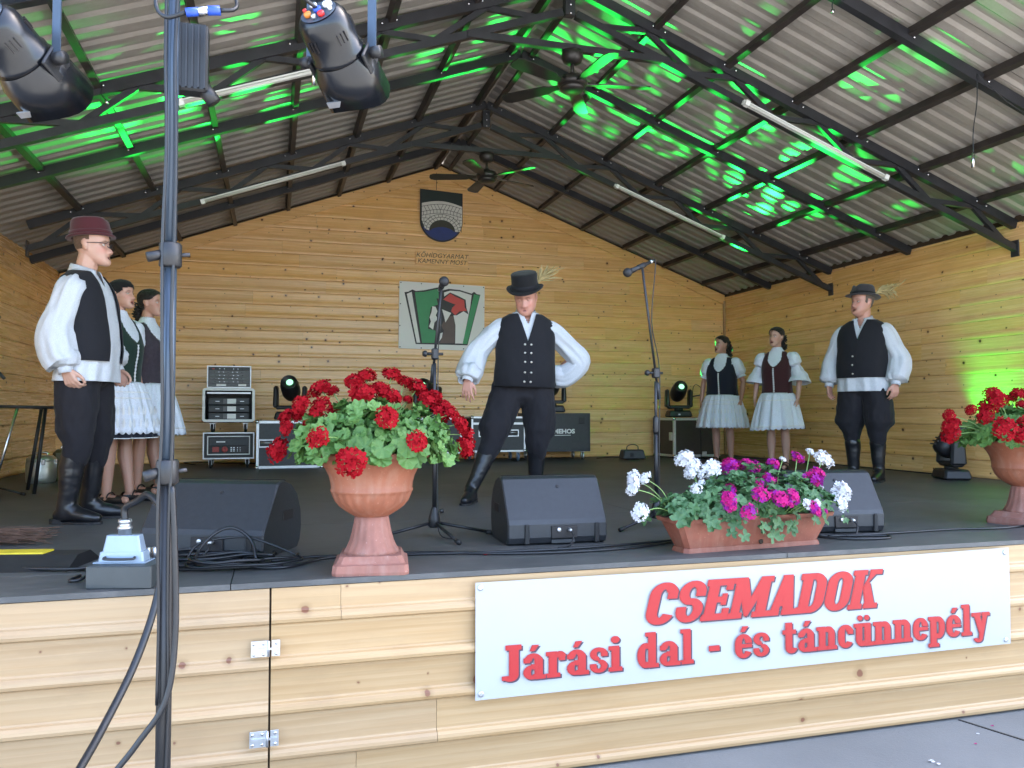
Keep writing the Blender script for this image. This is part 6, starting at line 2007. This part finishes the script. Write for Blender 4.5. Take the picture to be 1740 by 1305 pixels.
            side = Vector((-hd_.y, hd_.x, 0))
            out_ = [(-.085, .030), (-.06, .040), (0, .036), (.08, .050), (.14, .048), (.19, .036), (.215, .012)]
            poly = [(a, b) for a, b in out_] + [(a, -b) for a, b in reversed(out_)]
            pp = [Vector((an.x, an.y, 0)) + hd_ * a + side * b for a, b in poly]
            so.prism([(p.x, p.y) for p in pp], .001, .014, plane='xy')
            hl = [(-.085, .030), (-.06, .038), (-.015, .036)]
            pp = [Vector((an.x, an.y, 0)) + hd_ * a + side * b for a, b in hl + [(a, -b) for a, b in reversed(hl)]]
            so.prism([(p.x, p.y) for p in pp], .014, .032, plane='xy')
            so.build('boot_sole', BLACKMATT, b_o)
    else:
        sk = P['skirt']
        z1, z0 = sk['top'] - dz, sk['hem'] - dz
        def skirt_rows(w0, w1, amp, waves, off, ph, nz=20, n=168, zb=None, a0=-PI, a1=PI, scal=0, tilt=0):
            rows = []
            zb_ = z0 if zb is None else zb
            for j in range(nz):
                v = j / (nz - 1)
                k = v ** .62
                row = []
                for i in range(n):
                    th = a0 + (a1 - a0) * i / ((n - 1) if a1 - a0 < 6 else n)
                    r0 = w0 + (w1 - w0) * k
                    pl_ = amp * (v ** .7) * (math.sin(th * waves + ph + .8 * math.sin(th * 3)) + .35 * math.sin(th * waves * 2.1 + 1)) + .003 * math.sin(th * waves * 2.7) * (1 - v)
                    zq = z1 + (zb_ - z1) * v
                    if scal and j == nz - 1: zq -= .018 * abs(math.sin(th * scal))
                    if j == nz - 1 or True: zq += tilt * v * math.sin(th)
                    row.append(Vector(((r0 + off + pl_) * math.sin(th), -(r0 * .84 + off + pl_) * math.cos(th), zq)))
                rows.append(row)
            return rows
        ap = sk['apron']; wv, am_ = ap.get('waves', 17), ap.get('amp', .012)
        m_ = MB(); grid_mb(m_, skirt_rows(sk['w0'], sk['w1'] * .985, am_, wv, 0, seed + .4))
        me = solid(m_.mesh('skirt', sk['mat']), .003); so_ = link('skirt', me, t)
        if sk.get('trim'):
            R_ = skirt_rows(sk['w0'], sk['w1'] * .985, am_, wv, .002, seed + .4)
            m_ = MB(); grid_mb(m_, [[p for p in R_[-1]], [p - Vector((0, 0, .007)) for p in R_[-1]]])
            link('hem_trim', solid(m_.mesh('hem_trim', LACEW), .004), so_)
        ap = sk['apron']
        rows = skirt_rows(sk['w0'], sk['w1'] * ap.get('k', 1), ap.get('amp', .012), ap.get('waves', 17), .012, seed + .4, nz=26, n=200, zb=z0 + ap.get('up', .02), a0=-ap['ang'], a1=ap['ang'], scal=ap.get('scal', 26), tilt=ap.get('tilt', 0))
        m_ = MB()
        nn = 200
        vs = [p for r_ in rows for p in r_]
        m_.add(vs, [(j * nn + k, j * nn + k + 1, (j + 1) * nn + k + 1, (j + 1) * nn + k) for j in range(25) for k in range(nn - 1)], 0, True)
        me = m_.mesh('apron', ap['mat'])
        ao = link('apron', solid(me, .002), t)
        for v in ap.get('bands', ()):
            j = int(v * 25)
            m_ = MB()
            A_ = [p + Vector((p.x, p.y, 0)).normalized() * .004 for p in rows[j]]
            B_ = [p - Vector((0, 0, ap.get('bw', .012))) for p in A_]
            m_.add(A_ + B_, [(k, k + 1, nn + k + 1, nn + k) for k in range(nn - 1)], 0, True)
            link('lace_band', solid(m_.mesh('lace_band', LACEW), .003), ao)
        for row_z, hh in ap.get('leaf', ()):
            # rows of raised almond shapes worked into the lace
            m_ = MB()
            j = int(row_z * 25)
            for k in range(6, nn - 6, 7):
                c = rows[j][k]; o_ = Vector((c.x, c.y, 0)).normalized()
                tv = Vector((-o_.y, o_.x, 0))
                m_.add([c + o_ * .004 + tv * (a * .012) + Vector((0, 0, b * hh)) + o_ * (.010 if a == 0 and b == 0 else 0) for a, b in ((0, 1), (.8, .3), (.8, -.4), (0, -1), (-.8, -.4), (-.8, .3), (0, 0))], [(6, i, (i + 1) % 6) for i in range(6)], 0, True)
            o__ = m_.build('lace_motif', LACEW, ao); o__['kind'] = 'stuff'
        for L in legs:
            hip, kn, an, toe = [Vector(p) for p in L]
            sm = MB()
            hd_ = (toe - an); hd_.z = 0; hd_.normalize()
            b_ = Vector((an.x, an.y, 0))
            up = Vector((0, 0, 1))
            dtube(sm, [b_ - hd_ * .03 + up * .042, b_ + hd_ * .02 + up * .030, b_ + hd_ * .10 + up * .030, b_ + hd_ * .165 + up * .028], [.043, .036, .042, .031], 14)
            smesh = remesh(sm, 'shoe', SHOE, .007, 3, .4)
            bm = bmesh.new(); bm.from_mesh(smesh)
            kill = []
            for f in bm.faces:
                c = f.calc_center_median(); l = (c - b_).dot(hd_)
                if c.z > .050 + (.02 if l < -.045 else 0) and l < .11: kill.append(f)
            bmesh.ops.delete(bm, geom=kill, context='FACES')
            for v in bm.verts: v.co.z = max(v.co.z, .002)
            bm.to_mesh(smesh); bm.free()
            so2 = link('shoe', smesh, t)
            side = Vector((-hd_.y, hd_.x, 0))
            ar = [b_ + hd_ * .045 + side * (.046 * math.cos(a)) + up * (.045 + .040 * math.sin(a)) for a in [PI * k / 8 for k in range(9)]]
            MB().tube(ar, .006, 6).build('strap', SHOE, so2)
            MB().box(b_ - hd_ * .045 + up * .012, (.045, .05, .024), bev=.004, rot=rotz(math.atan2(hd_.y, hd_.x))).build('heel', BLACKMATT, so2)
    # shirt
    vz = P.get('vest_z', .955)
    st = P.get('shirt_z', .83)
    if not fem:
        G0 = torso_grid(tab, st, 1.508, 104, 190, .006, wide, belly, P.get('tail', .024), .008, seed, None)
        m_ = MB(); grid_mb(m_, [[U @ p for p in r_] for r_ in G0], lambda j, k: not (G0[j][k].y < 0 and G0[j][k].z > 1.415 and abs(G0[j][k].x) < .004 + (G0[j][k].z - 1.415) * .42))
        me = m_.mesh('shirt', LINEN)
        wrinkle(me, .005, 16, seed, .5)
        for sgn, A in ((-1, arms[0]), (1, arms[1])):
            sh_, el, wr = [Vector(p) for p in A['pts']]
            d0 = (wr - el).normalized()
            w2 = wr - d0 * .01
            sl_ = MB()
            pf = A.get('puff', 1.0)
            dr = Vector(A.get('sag', (0, 0, -.01)))
            sleeve(sl_, [U @ p for p in (sh_ + Vector((-sgn * .06, .004, -.015)), sh_ + Vector((sgn * .012, 0, -.035)), sh_.lerp(el, .6) + dr * .3, el + dr, el.lerp(wr, .55) + dr * 1.3, w2 - d0 * .03, w2)], [(0, .048), (.05, .066), (.14, .082), (.35, .092 * pf), (.6, .108 * pf), (.8, .104 * pf), (.93, .080 * pf), (1.0, .040)], 40, 42, .10, seed + sgn)
            sl_.tube([U @ (w2 - d0 * .012), U @ (w2 + d0 * .004), U @ (w2 + d0 * .035)], [.042, .043, .041], 20, 0, False)
            bm = bmesh.new(); bm.from_mesh(me)
            sm_ = sl_.mesh('tmp', LINEN); bm.from_mesh(sm_); bm.to_mesh(me); bm.free(); bpy.data.meshes.remove(sm_)
        me.polygons.foreach_set('use_smooth', [True] * len(me.polygons))
        so = link('shirt', solid(me, .002), t)
        # collar: stand and two points
        cm = MB()
        for sg in (-1, 1):
            vs = []
            K = 14
            for i in range(K):
                a = sg * (.34 + (PI - .34) * i / (K - 1))
                rx, ry = nk * 1.24, nk * 1.30
                top = Vector((rx * math.sin(a), .012 - ry * math.cos(a), 1.532 - .022 * math.cos(a)))
                fl_ = math.exp(-((i) / 3.2) ** 2)
                low = Vector((rx * 1.18 * math.sin(a) + sg * (.030 * fl_), .012 - ry * 1.20 * math.cos(a) - .016 * fl_, 1.492 - .050 * fl_ - .016 * math.cos(a)))
                vs += [U @ top, U @ low]
            cm.add(vs, [(2 * i, 2 * i + 1, 2 * i + 3, 2 * i + 2) for i in range(K - 1)], 0, True)
        link('collar', solid(cm.mesh('collar', LINEN), .003), so)
        # waistcoat
        m_ = MB(); grid_mb(m_, torso_grid(tab, vz, 1.495, 60, 96, .022, wide, belly, .004, 0, seed, None))
        me = m_.mesh('waistcoat', WOOL)
        v0, vw = P.get('vneck', (1.24, .075))
        op = P.get('open', 0.0)
        bm = cut_planes(me, [((0, 0, v0), (1, 0, -vw / .25)), ((0, 0, v0), (-1, 0, -vw / .25))] + ([((op, 0, 0), (1, 0, -.0)), ((-op, 0, 0), (1, 0, 0))] if op else []))
        kill = []
        for f in bm.faces:
            c = f.calc_center_median()
            if c.y < .03 and (abs(c.x) < (c.z - v0) * vw / .25 or abs(c.x) < op): kill.append(f)
            elif (c.x / .088) ** 2 + ((c.y - .012) / .088) ** 2 < 1 and c.z > 1.44: kill.append(f)
        bmesh.ops.delete(bm, geom=kill, context='FACES')
        bmesh.ops.remove_doubles(bm, verts=bm.verts[:], dist=.0008)
        bmesh.ops.dissolve_degenerate(bm, edges=bm.edges[:], dist=.0008)
        bmesh.ops.recalc_face_normals(bm, faces=bm.faces)
        bm.transform(U)
        bm.to_mesh(me); bm.free()
        wrinkle(me, .005, 10, seed + 5, .7)
        vo = link('waistcoat', solid(me, .006), t)
        for zb in P.get('buttons', ()):
            w_, f_, b_ = torso_at(tab, zb)
            k = math.exp(-((zb - 1.04) / .16) ** 2)
            yy = (b_ - f_ * (1 + belly * 1.6 * k)) / 2 - ((b_ + f_ * (1 + belly * 1.6 * k)) / 2 + .022)
            for sx in P.get('button_x', (-.024, .024)):
                MB().lathe([(.004, 0), (.0095, .002), (.0095, .005), (.004, .007)], n=10, rot=rotx(R(90))).build('button', BUTTON, vo, U @ T(sx, yy - .001, zb))
        if not op:
            w_, f_, b_ = torso_at(tab, 1.1)
            sm2 = MB()
            pts = []
            for q_ in range(20):
                zb = vz + .005 + (v0 - vz - .01) * q_ / 19
                w_, f_, b_ = [sum(torso_at(tab, zb + dq)[i] for dq in (-.02, 0, .02)) / 3 for i in range(3)]
                k = math.exp(-((zb - 1.04) / .16) ** 2); f_ *= 1 + belly * 1.6 * k
                pts.append(U @ Vector((.004, (b_ - f_) / 2 - ((b_ + f_) / 2 + .0235), zb)))
            sm2.tube(pts, .0025, 5).build('front_seam', TROUS, vo)
    else:
        m_ = MB(); grid_mb(m_, torso_grid(tab, .96, P.get('blouse_top', 1.525), 44, 84, .004, wide, belly, 0, .003, seed, U))
        me = m_.mesh('blouse', LACE)
        for sgn, A in ((-1, arms[0]), (1, arms[1])):
            sh_, el, wr = [Vector(p) for p in A['pts']]
            sl_ = MB()
            if P.get('bell'):
                e2 = sh_.lerp(el, .92); e3 = el.lerp(wr, .22)
                sleeve(sl_, [U @ p for p in (sh_ + Vector((-sgn * .05, 0, .01)), sh_ + Vector((sgn * .01, 0, -.02)), sh_.lerp(el, .3), sh_.lerp(el, .42))], [(0, .06), (.35, .085), (.7, .092), (1, .064)], 40, 18, .05, seed + sgn)
                sleeve(sl_, [U @ p for p in (sh_.lerp(el, .42), sh_.lerp(el, .7), e2, e3)], [(0, .062), (.3, .082), (.7, .115), (1, .138)], 48, 20, .06, seed + sgn + 3)
            else:
                sleeve(sl_, [U @ p for p in (sh_ + Vector((-sgn * .05, 0, .01)), sh_ + Vector((sgn * .01, 0, -.02)), sh_.lerp(el, .4), sh_.lerp(el, .66))], [(0, .06), (.3, .083), (.75, .092), (.93, .078), (1, .055)], 40, 22, .05, seed + sgn)
                pc = sh_.lerp(el, .66); dd_ = (el - sh_).normalized()
                sleeve(sl_, [U @ (pc - dd_ * .006), U @ (pc + dd_ * .012), U @ (pc + dd_ * .03)], [(0, .054), (.5, .060), (1, .070)], 40, 6, .10, seed)
            bm = bmesh.new(); bm.from_mesh(me)
            sm_ = sl_.mesh('tmp', LACE); bm.from_mesh(sm_); bm.to_mesh(me); bm.free(); bpy.data.meshes.remove(sm_)
        me.polygons.foreach_set('use_smooth', [True] * len(me.polygons))
        bl = link('blouse', solid(me, .002), t)
        cm = MB()
        rows = []
        for q_ in range(4):
            rows.append([U @ Vector(((nk * 1.12 + .004 * q_) * math.sin(a), .012 - (nk * 1.14 + .004 * q_) * math.cos(a), 1.53 - .016 * q_ + .003 * math.sin(a * 20))) for a in [2 * PI * k / 60 for k in range(60)]])
        grid_mb(cm, rows)
        link('collar', solid(cm.mesh('collar', LACE), .003), bl)
        # laced bodice
        m_ = MB(); grid_mb(m_, torso_grid(tab, P.get('bodice_z', .93), 1.475, 70, 120, .013, wide, belly, 0, 0, seed, None))
        me = m_.mesh('bodice', P['bodice'])
        bm = bmesh.new(); bm.from_mesh(me)
        kill = []
        nb = P.get('scoop', (1.30, .105))
        for f in bm.faces:
            c = f.calc_center_median()
            if c.y < .02 and (c.z > nb[0]) and abs(c.x) < nb[1] * min(1, ((c.z - nb[0]) / .09)) ** .5: kill.append(f)
            elif c.y >= .02 and c.z > 1.40 and abs(c.x) < .10: kill.append(f)
            elif c.z > 1.37 and abs(c.x) > .158: kill.append(f)
        bmesh.ops.delete(bm, geom=kill, context='FACES')
        bm.transform(U)
        bm.to_mesh(me); bm.free()
        wrinkle(me, .003, 12, seed + 5, .6)
        vo = link('bodice', solid(me, .005), t)
        lm = MB()
        zs = [P.get('bodice_z', .93) + .012 + (nb[0] - .02 - P.get('bodice_z', .93) - .012) * k / 11 for k in range(12)]
        def fy(zb):
            w_, f_, b_ = [sum(torso_at(tab, zb + dq)[i] for dq in (-.02, 0, .02)) / 3 for i in range(3)]
            k = math.exp(-((zb - 1.04) / .16) ** 2); f_ *= 1 + belly * 1.6 * k
            return (b_ - f_) / 2 - ((b_ + f_) / 2 + .0165)
        for k in range(11):
            for sg in (-1, 1):
                lm.tube([U @ Vector((sg * .010, fy(zs[k]), zs[k])), U @ Vector((-sg * .010, fy(zs[k + 1]), zs[k + 1]))], .0032, 5)
        lm.tube([U @ Vector((0, fy(z_) + .001, z_)) for z_ in zs], .0045, 6)
        lm.build('lacing', LACEW, vo)
    P['_HM'], P['_U'] = HM, U
    return t, HM, U

def hat(t, HM, mats, prof, sy=1.18, tilt=(0, 0), z=.058, curl=0.0, pinch=0.0, band=None, y0=.008):
    m = HM @ T(0, y0, z) @ Matrix.Rotation(tilt[0], 4, 'X') @ Matrix.Rotation(tilt[1], 4, 'Y') @ Matrix.Diagonal((1, sy, 1, 1))
    vs, fs = [], []
    n = 48
    for i, (r, zz_) in enumerate(prof):
        for k in range(n):
            a = 2 * PI * k / n
            x, y = r * math.cos(a), r * math.sin(a)
            zq = zz_
            if r > .098: zq += curl * ((r - .098) / .03) * (math.cos(a) ** 2 - .35)
            if pinch and zz_ > .06:
                zq -= pinch * math.exp(-(x / .03) ** 2) * (1 if y < .06 else .5)
                x *= 1 - .10 * max(0, -y / .09)
            vs.append((x, y, zq))
    for i in range(len(prof) - 1):
        for k in range(n):
            a, b = i * n + k, i * n + (k + 1) % n
            fs.append((a, b, b + n, a + n))
    fs.append(tuple(range((len(prof) - 1) * n, len(prof) * n)))
    h = MB().add(vs, fs, 0, True).build('hat', mats[0], t, m)
    WM[h] = WM[t] @ m
    if band:
        r0, z0, z1 = band
        MB().lathe([(r0, z0), (r0 + .002, z0), (r0 + .001, z1), (r0 - .002, z1)], n=48, cap=False).build('hat_band', mats[1], h)
    return h
MEN = 'men in white shirts and black waistcoats'
WOM = 'women in laced bodices and white aprons'
def arm(sgn, el, wr, d, n, sh=None, **kw):
    a = dict(pts=(sh or (sgn * .185, .0, 1.405), el, wr), d=d, n=n, thumb=kw.pop('thumb', 1 if sgn < 0 else -1))
    a.update(kw); return a
side_hair = lambda lo, fr: (lambda x, y, z: z > lo + (.0 if y > .02 else .035) and z < .075 and y > fr and not (abs(x) > .06 and -.02 < y < .03 and z < .02))
# centre man, lunging
P = dict(voxel=.005, tr=1.0, head_scale=1.08, tail=.004, wide=1.10, belly=.14, drop=.045, shift=(.02, 0, 0), lean=(.03, .03, R(6)), head=(R(-18), R(22), R(-4)), head_pos=(-.012, -.045, 1.622), jowl=.9, mouth=.12, lid=-.12, gaze=(-.1, .3), seed=3,
         skin=(0.458, 0.224, 0.163), brow=(.09, .05, .035), vest_z=.925, shirt_z=.93, vneck=(1.275, .080), buttons=(.965, 1.035, 1.115, 1.185, 1.25), boot_top=.12, bag=1.15,
         arms=[arm(-1, (-.375, -.03, 1.20), (-.455, -.20, .965), (-.02, -.20, -1), (.45, .9, .1), curl=.28, spread=.16, puff=.92, sag=(-.01, .02, -.03)),
               arm(1, (.44, .10, 1.185), (.235, .165, 1.00), (-.9, .25, -.35), (-.3, -.6, .5), curl=.6, puff=.90, sag=(.02, .02, -.04))],
         legs=[((-.09, 0, .86), (-.22, -.12, .475), (-.385, -.21, .085), (-.43, -.40, .03)), ((.13, 0, .86), (.125, -.01, .46), (.115, .07, .085), (.16, -.12, .03))],
         hair=dict(mat=HAIRB, keep=side_hair(-.05, -.03), top=False, grow=.006))
t, HM, U = person('man dancing in the centre in black hat, legs wide apart', (-.475, 2.60, 0), R(-15), 1.765, MEN, P)
h = hat(t, HM, [BLACKFELT, WOOL], [(.088, -.004), (.128, -.002), (.134, .006), (.130, .014), (.098, .010), (.096, .03), (.093, .08), (.094, .118), (.088, .124), (.03, .122)], z=.055, curl=.022, tilt=(-.02, .02), band=(.0965, .012, .045))
MB_ = MB(); feather(MB_, (.085, .02, .03), (.45, .15, 1.0), .13, 44, 4, .25, .003); feather(MB_, (.09, .02, .06), (1.0, .2, .45), .16, 34, 6, .3, .003); MB_.build('feather', STRAWF, h)

# left man in dark red hat
P = dict(voxel=.0048, wide=1.06, belly=.06, tr=.94, head=(R(4), R(-2), 0), head_pos=(0, -.030, 1.662), mouth=.5, head_scale=1.05, seed=8, skin=(0.484, 0.286, 0.211), brow=(.16, .09, .05), vest_z=.955, shirt_z=.835, vneck=(1.22, .085), open=.088, boot_top=.16, bag=.6,
         arms=[arm(-1, (-.225, .055, 1.13), (-.235, .005, .90), (.05, -.40, -.9), (.85, -.3, -.1), curl=.75, puff=.98, sag=(-.005, .01, -.015), spread=.04),
               arm(1, (.265, .06, 1.13), (.25, -.08, .925), (-.05, -.4, -.9), (-.9, -.2, 0), curl=.7, puff=1.08)],
         legs=[((-.095, 0, .86), (-.115, -.01, .475), (-.125, .035, .085), (-.15, -.16, .03)), ((.095, 0, .86), (.115, -.02, .475), (.125, .02, .085), (.16, -.17, .03))],
         hair=dict(mat=HAIRB, keep=side_hair(-.03, .0), top=False, grow=.0025))
t, HM, U = person('man in dark red hat and glasses, white puffed sleeves, standing left', (-3.42, 2.20, 0), R(77), 1.845, MEN, P)
h = hat(t, HM, [REDFELT, REDFELT], [(.088, -.003), (.110, -.006), (.114, .0), (.110, .006), (.097, .008), (.094, .03), (.087, .095), (.080, .108), (.03, .106)], z=.050, curl=.014, tilt=(-.05, 0), pinch=.02, band=(.0965, .010, .034))
gm = MB()
for sg in (-1, 1):
    c = Vector((sg * .032, -.104, -.002))
    ring = [c + Vector((.024 * math.copysign(abs(math.cos(a)) ** .6, math.cos(a)), .006 * abs(math.cos(a)) ** 2, .017 * math.copysign(abs(math.sin(a)) ** .6, math.sin(a)))) for a in [2 * PI * k / 24 for k in range(25)]]
    gm.tube([HM @ p for p in ring], .0020, 6)
    gm.tube([HM @ Vector((sg * .056, -.098, .004)), HM @ Vector((sg * .078, -.05, .006)), HM @ Vector((sg * .080, .012, .006)), HM @ Vector((sg * .076, .03, -.008))], .0022, 6)
gm.tube([HM @ Vector((-.009, -.106, .0)), HM @ Vector((0, -.109, .004)), HM @ Vector((.009, -.106, .0))], .002, 6)
gm.build('glasses', BLACK, t)

# two women at the left
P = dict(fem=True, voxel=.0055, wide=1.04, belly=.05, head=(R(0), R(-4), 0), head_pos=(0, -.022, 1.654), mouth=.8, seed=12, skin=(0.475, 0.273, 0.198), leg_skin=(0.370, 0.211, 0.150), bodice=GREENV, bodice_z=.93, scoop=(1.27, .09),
         skirt=dict(top=.955, hem=.515, w0=.175, w1=.335, mat=NAVYV, trim=True, apron=dict(ang=2.0, mat=LACE, scal=22, amp=.013, waves=15, up=.045, bands=(.22, .34), leaf=((.62, .05), (.84, .05)))),
         arms=[arm(-1, (-.255, .03, 1.13), (-.235, -.06, .88), (.05, -.2, -1), (.9, 0, 0), curl=.4), arm(1, (.255, .03, 1.13), (.24, -.05, .88), (-.05, -.2, -1), (-.9, 0, 0), curl=.4)],
         legs=[((-.085, 0, .88), (-.09, -.005, .49), (-.095, .02, .075), (-.12, -.16, .03)), ((.085, 0, .88), (.09, -.01, .49), (.10, -.05, .075), (.13, -.22, .03))],
         hair=dict(mat=BLACKFELT, keep=lambda x, y, z: z > .045 - .55 * (y + .09) * (1 if y > -.05 else .3) and z > -.06, grow=.007))
t, HM, U = person('woman in black headscarf and dark green laced bodice, singing', (-3.42, 3.30, 0), R(66), 1.69, WOM, P)
sc_ = MB()
sc_.add([HM @ Vector(p) for p in ((-.05, .10, .03), (.05, .10, .03), (.035, .135, -.05), (0, .15, -.10), (-.035, .135, -.05), (-.045, .098, -.05), (.045, .098, -.05))], [(0, 1, 2, 4), (2, 3, 4), (0, 4, 5), (1, 6, 2)], 0, True)
sc_.ball(HM @ Vector((0, .105, -.045)), (.022, .018, .016), 10, 8)
sc_.build('scarf_knot', BLACKFELT, t)
for sg in (-1, 1): MB().ball((0, 0, 0), .006, 10, 8).build('earring', EARR, t, HM @ T(sg * .083, .012, -.042))
P = dict(fem=True, voxel=.0065, wide=1.02, head=(R(8), R(-3), 0), head_pos=(0, -.022, 1.654), mouth=.5, seed=15, skin=(0.466, 0.255, 0.185), leg_skin=(0.352, 0.194, 0.136), bodice=MOTTLE, bodice_z=.93,
         skirt=dict(top=.955, hem=.505, w0=.17, w1=.345, mat=NAVYV, apron=dict(ang=2.3, mat=LACE, scal=24, amp=.014, waves=14, up=.015, bands=(.9,))),
         arms=[arm(-1, (-.26, .02, 1.13), (-.27, -.10, .90), (.05, -.3, -1), (.9, 0, 0), curl=.4), arm(1, (.255, .03, 1.13), (.24, -.05, .88), (-.05, -.2, -1), (-.9, 0, 0), curl=.4)],
         legs=[((-.085, 0, .88), (-.09, -.005, .49), (-.095, .02, .075), (-.12, -.16, .03)), ((.085, 0, .88), (.09, -.01, .49), (.10, -.06, .075), (.13, -.23, .03))],
         hair=dict(mat=HAIRD, keep=lambda x, y, z: z > .06 - .9 * (y + .075) and z > -.085 and not (abs(x) > .055 and -.03 < y < .02 and z < .015), grow=.010, tail=[((0, .10, -.02), .045, 26), ((0, .105, -.09), .04, 16)]))
person('dark haired woman in patterned bodice partly hidden by the pole', (-3.31, 3.95, 0), R(66), 1.715, WOM, P)
# two women at the right
HAIRW = lambda x, y, z: z > .052 - .80 * (y + .070) and z > -.075 and not (abs(x) > .055 and -.035 < y < .018 and z < .012)
P = dict(fem=True, voxel=.0065, head_scale=1.05, wide=1.16, belly=.10, head=(R(-32), R(-4), 0), head_pos=(0, -.02, 1.654), mouth=1.0, seed=21, skin=(0.414, 0.220, 0.158), leg_skin=(0.370, 0.211, 0.158), bodice=NAVYV, bodice_z=.93, scoop=(1.27, .088),
         skirt=dict(top=.955, hem=.505, w0=.20, w1=.345, mat=NAVYV, apron=dict(ang=2.05, mat=LACE, scal=26, amp=.015, waves=15, up=.005, bands=(.18, .30), leaf=((.55, .05), (.82, .05)))),
         arms=[arm(-1, (-.285, .03, 1.13), (-.30, -.02, .88), (.05, -.1, -1), (.9, 0, 0), curl=.35), arm(1, (.285, .03, 1.13), (.275, -.05, .88), (-.05, -.1, -1), (-.9, 0, 0), curl=.35)],
         legs=[((-.09, 0, .88), (-.10, -.005, .49), (-.10, .02, .075), (-.14, -.16, .03)), ((.09, 0, .88), (.10, -.01, .49), (.105, .02, .075), (.12, -.17, .03))],
         hair=dict(mat=HAIRD, keep=HAIRW, grow=.008, tail=[((.01, .10, .02), .045, 30), ((.02, .105, -.06), .042, 26), ((.025, .10, -.12), .035, 14)], bows=[(.03, .11, .05), (.035, .13, .0), (.02, .14, -.04)]))
person('shorter dark haired woman in black laced bodice by the brown case', (3.38, 6.12, 0), R(-50), 1.70, WOM, P)
P = dict(fem=True, voxel=.0065, head_scale=1.05, wide=1.0, belly=.04, head=(R(-18), R(-3), R(2)), head_pos=(0, -.02, 1.657), mouth=.7, seed=25, skin=(0.484, 0.290, 0.220), leg_skin=(0.414, 0.255, 0.194), bodice=WINE, bodice_z=.93, scoop=(1.28, .085), bell=True,
         skirt=dict(top=.955, hem=.505, w0=.175, w1=.318, mat=WINE, apron=dict(ang=1.75, mat=LACE, scal=16, amp=.020, waves=11, up=.0, bands=(.22, .95), bw=.016, tilt=.018)),
         arms=[arm(-1, (-.265, .03, 1.13), (-.285, -.02, .88), (.05, -.1, -1), (.9, 0, 0), curl=.35), arm(1, (.265, .03, 1.13), (.265, -.05, .88), (-.05, -.1, -1), (-.9, 0, 0), curl=.35)],
         legs=[((-.085, 0, .88), (-.09, -.005, .49), (-.09, .02, .075), (-.12, -.16, .03)), ((.085, 0, .88), (.09, -.01, .49), (.095, .02, .075), (.12, -.17, .03))],
         hair=dict(mat=HAIRD, keep=HAIRW, grow=.008, tail=[((.01, .10, .0), .04, 22), ((.03, .095, -.07), .04, 22), ((.035, .085, -.13), .03, 12)]))
person('young woman in wine brown bodice with flared lace sleeves', (3.46, 5.02, 0), R(-52), 1.70, WOM, P)
# right man
P = dict(voxel=.0058, head_scale=1.06, wide=1.08, belly=.10, head=(R(-26), R(-2), 0), head_pos=(0, -.022, 1.662), jowl=.6, mouth=.7, seed=31, skin=(0.458, 0.238, 0.176), brow=(.12, .08, .06), vest_z=.955, shirt_z=.83, vneck=(1.31, .085), buttons=(.99, 1.07, 1.15), button_x=(-.03,), boot_top=.30, bag=1.5,
         arms=[arm(-1, (-.30, .03, 1.13), (-.315, -.03, .90), (.05, -.12, -1), (.9, -.2, 0), curl=.4, puff=.95), arm(1, (.30, .03, 1.13), (.30, -.06, .90), (-.05, -.12, -1), (-.8, .5, 0), curl=.45, puff=.95, sag=(.006, .0, -.012))],
         legs=[((-.10, 0, .86), (-.115, -.01, .475), (-.115, .02, .085), (-.15, -.17, .03)), ((.10, 0, .86), (.115, -.02, .475), (.12, .0, .085), (.14, -.2, .03))],
         hair=dict(mat=HAIRG, keep=side_hair(-.055, -.035), top=False, grow=.0065))
t, HM, U = person('man in charcoal hat with feather and black waistcoat, standing right', (3.27, 3.31, 0), R(-60), 1.895, MEN, P)
h = hat(t, HM, [GREYFELT, BLACKFELT], [(.088, -.003), (.128, -.010), (.134, -.004), (.128, .004), (.097, .010), (.094, .03), (.083, .085), (.074, .098), (.03, .094)], z=.056, curl=.012, tilt=(-.05, 0), pinch=.022, band=(.0965, .010, .032))
MB_ = MB(); feather(MB_, (.085, .05, .02), (.55, .75, .62), .17, 80, 9, 1.5, .0042); MB_.build('feather', STRAWF, h)
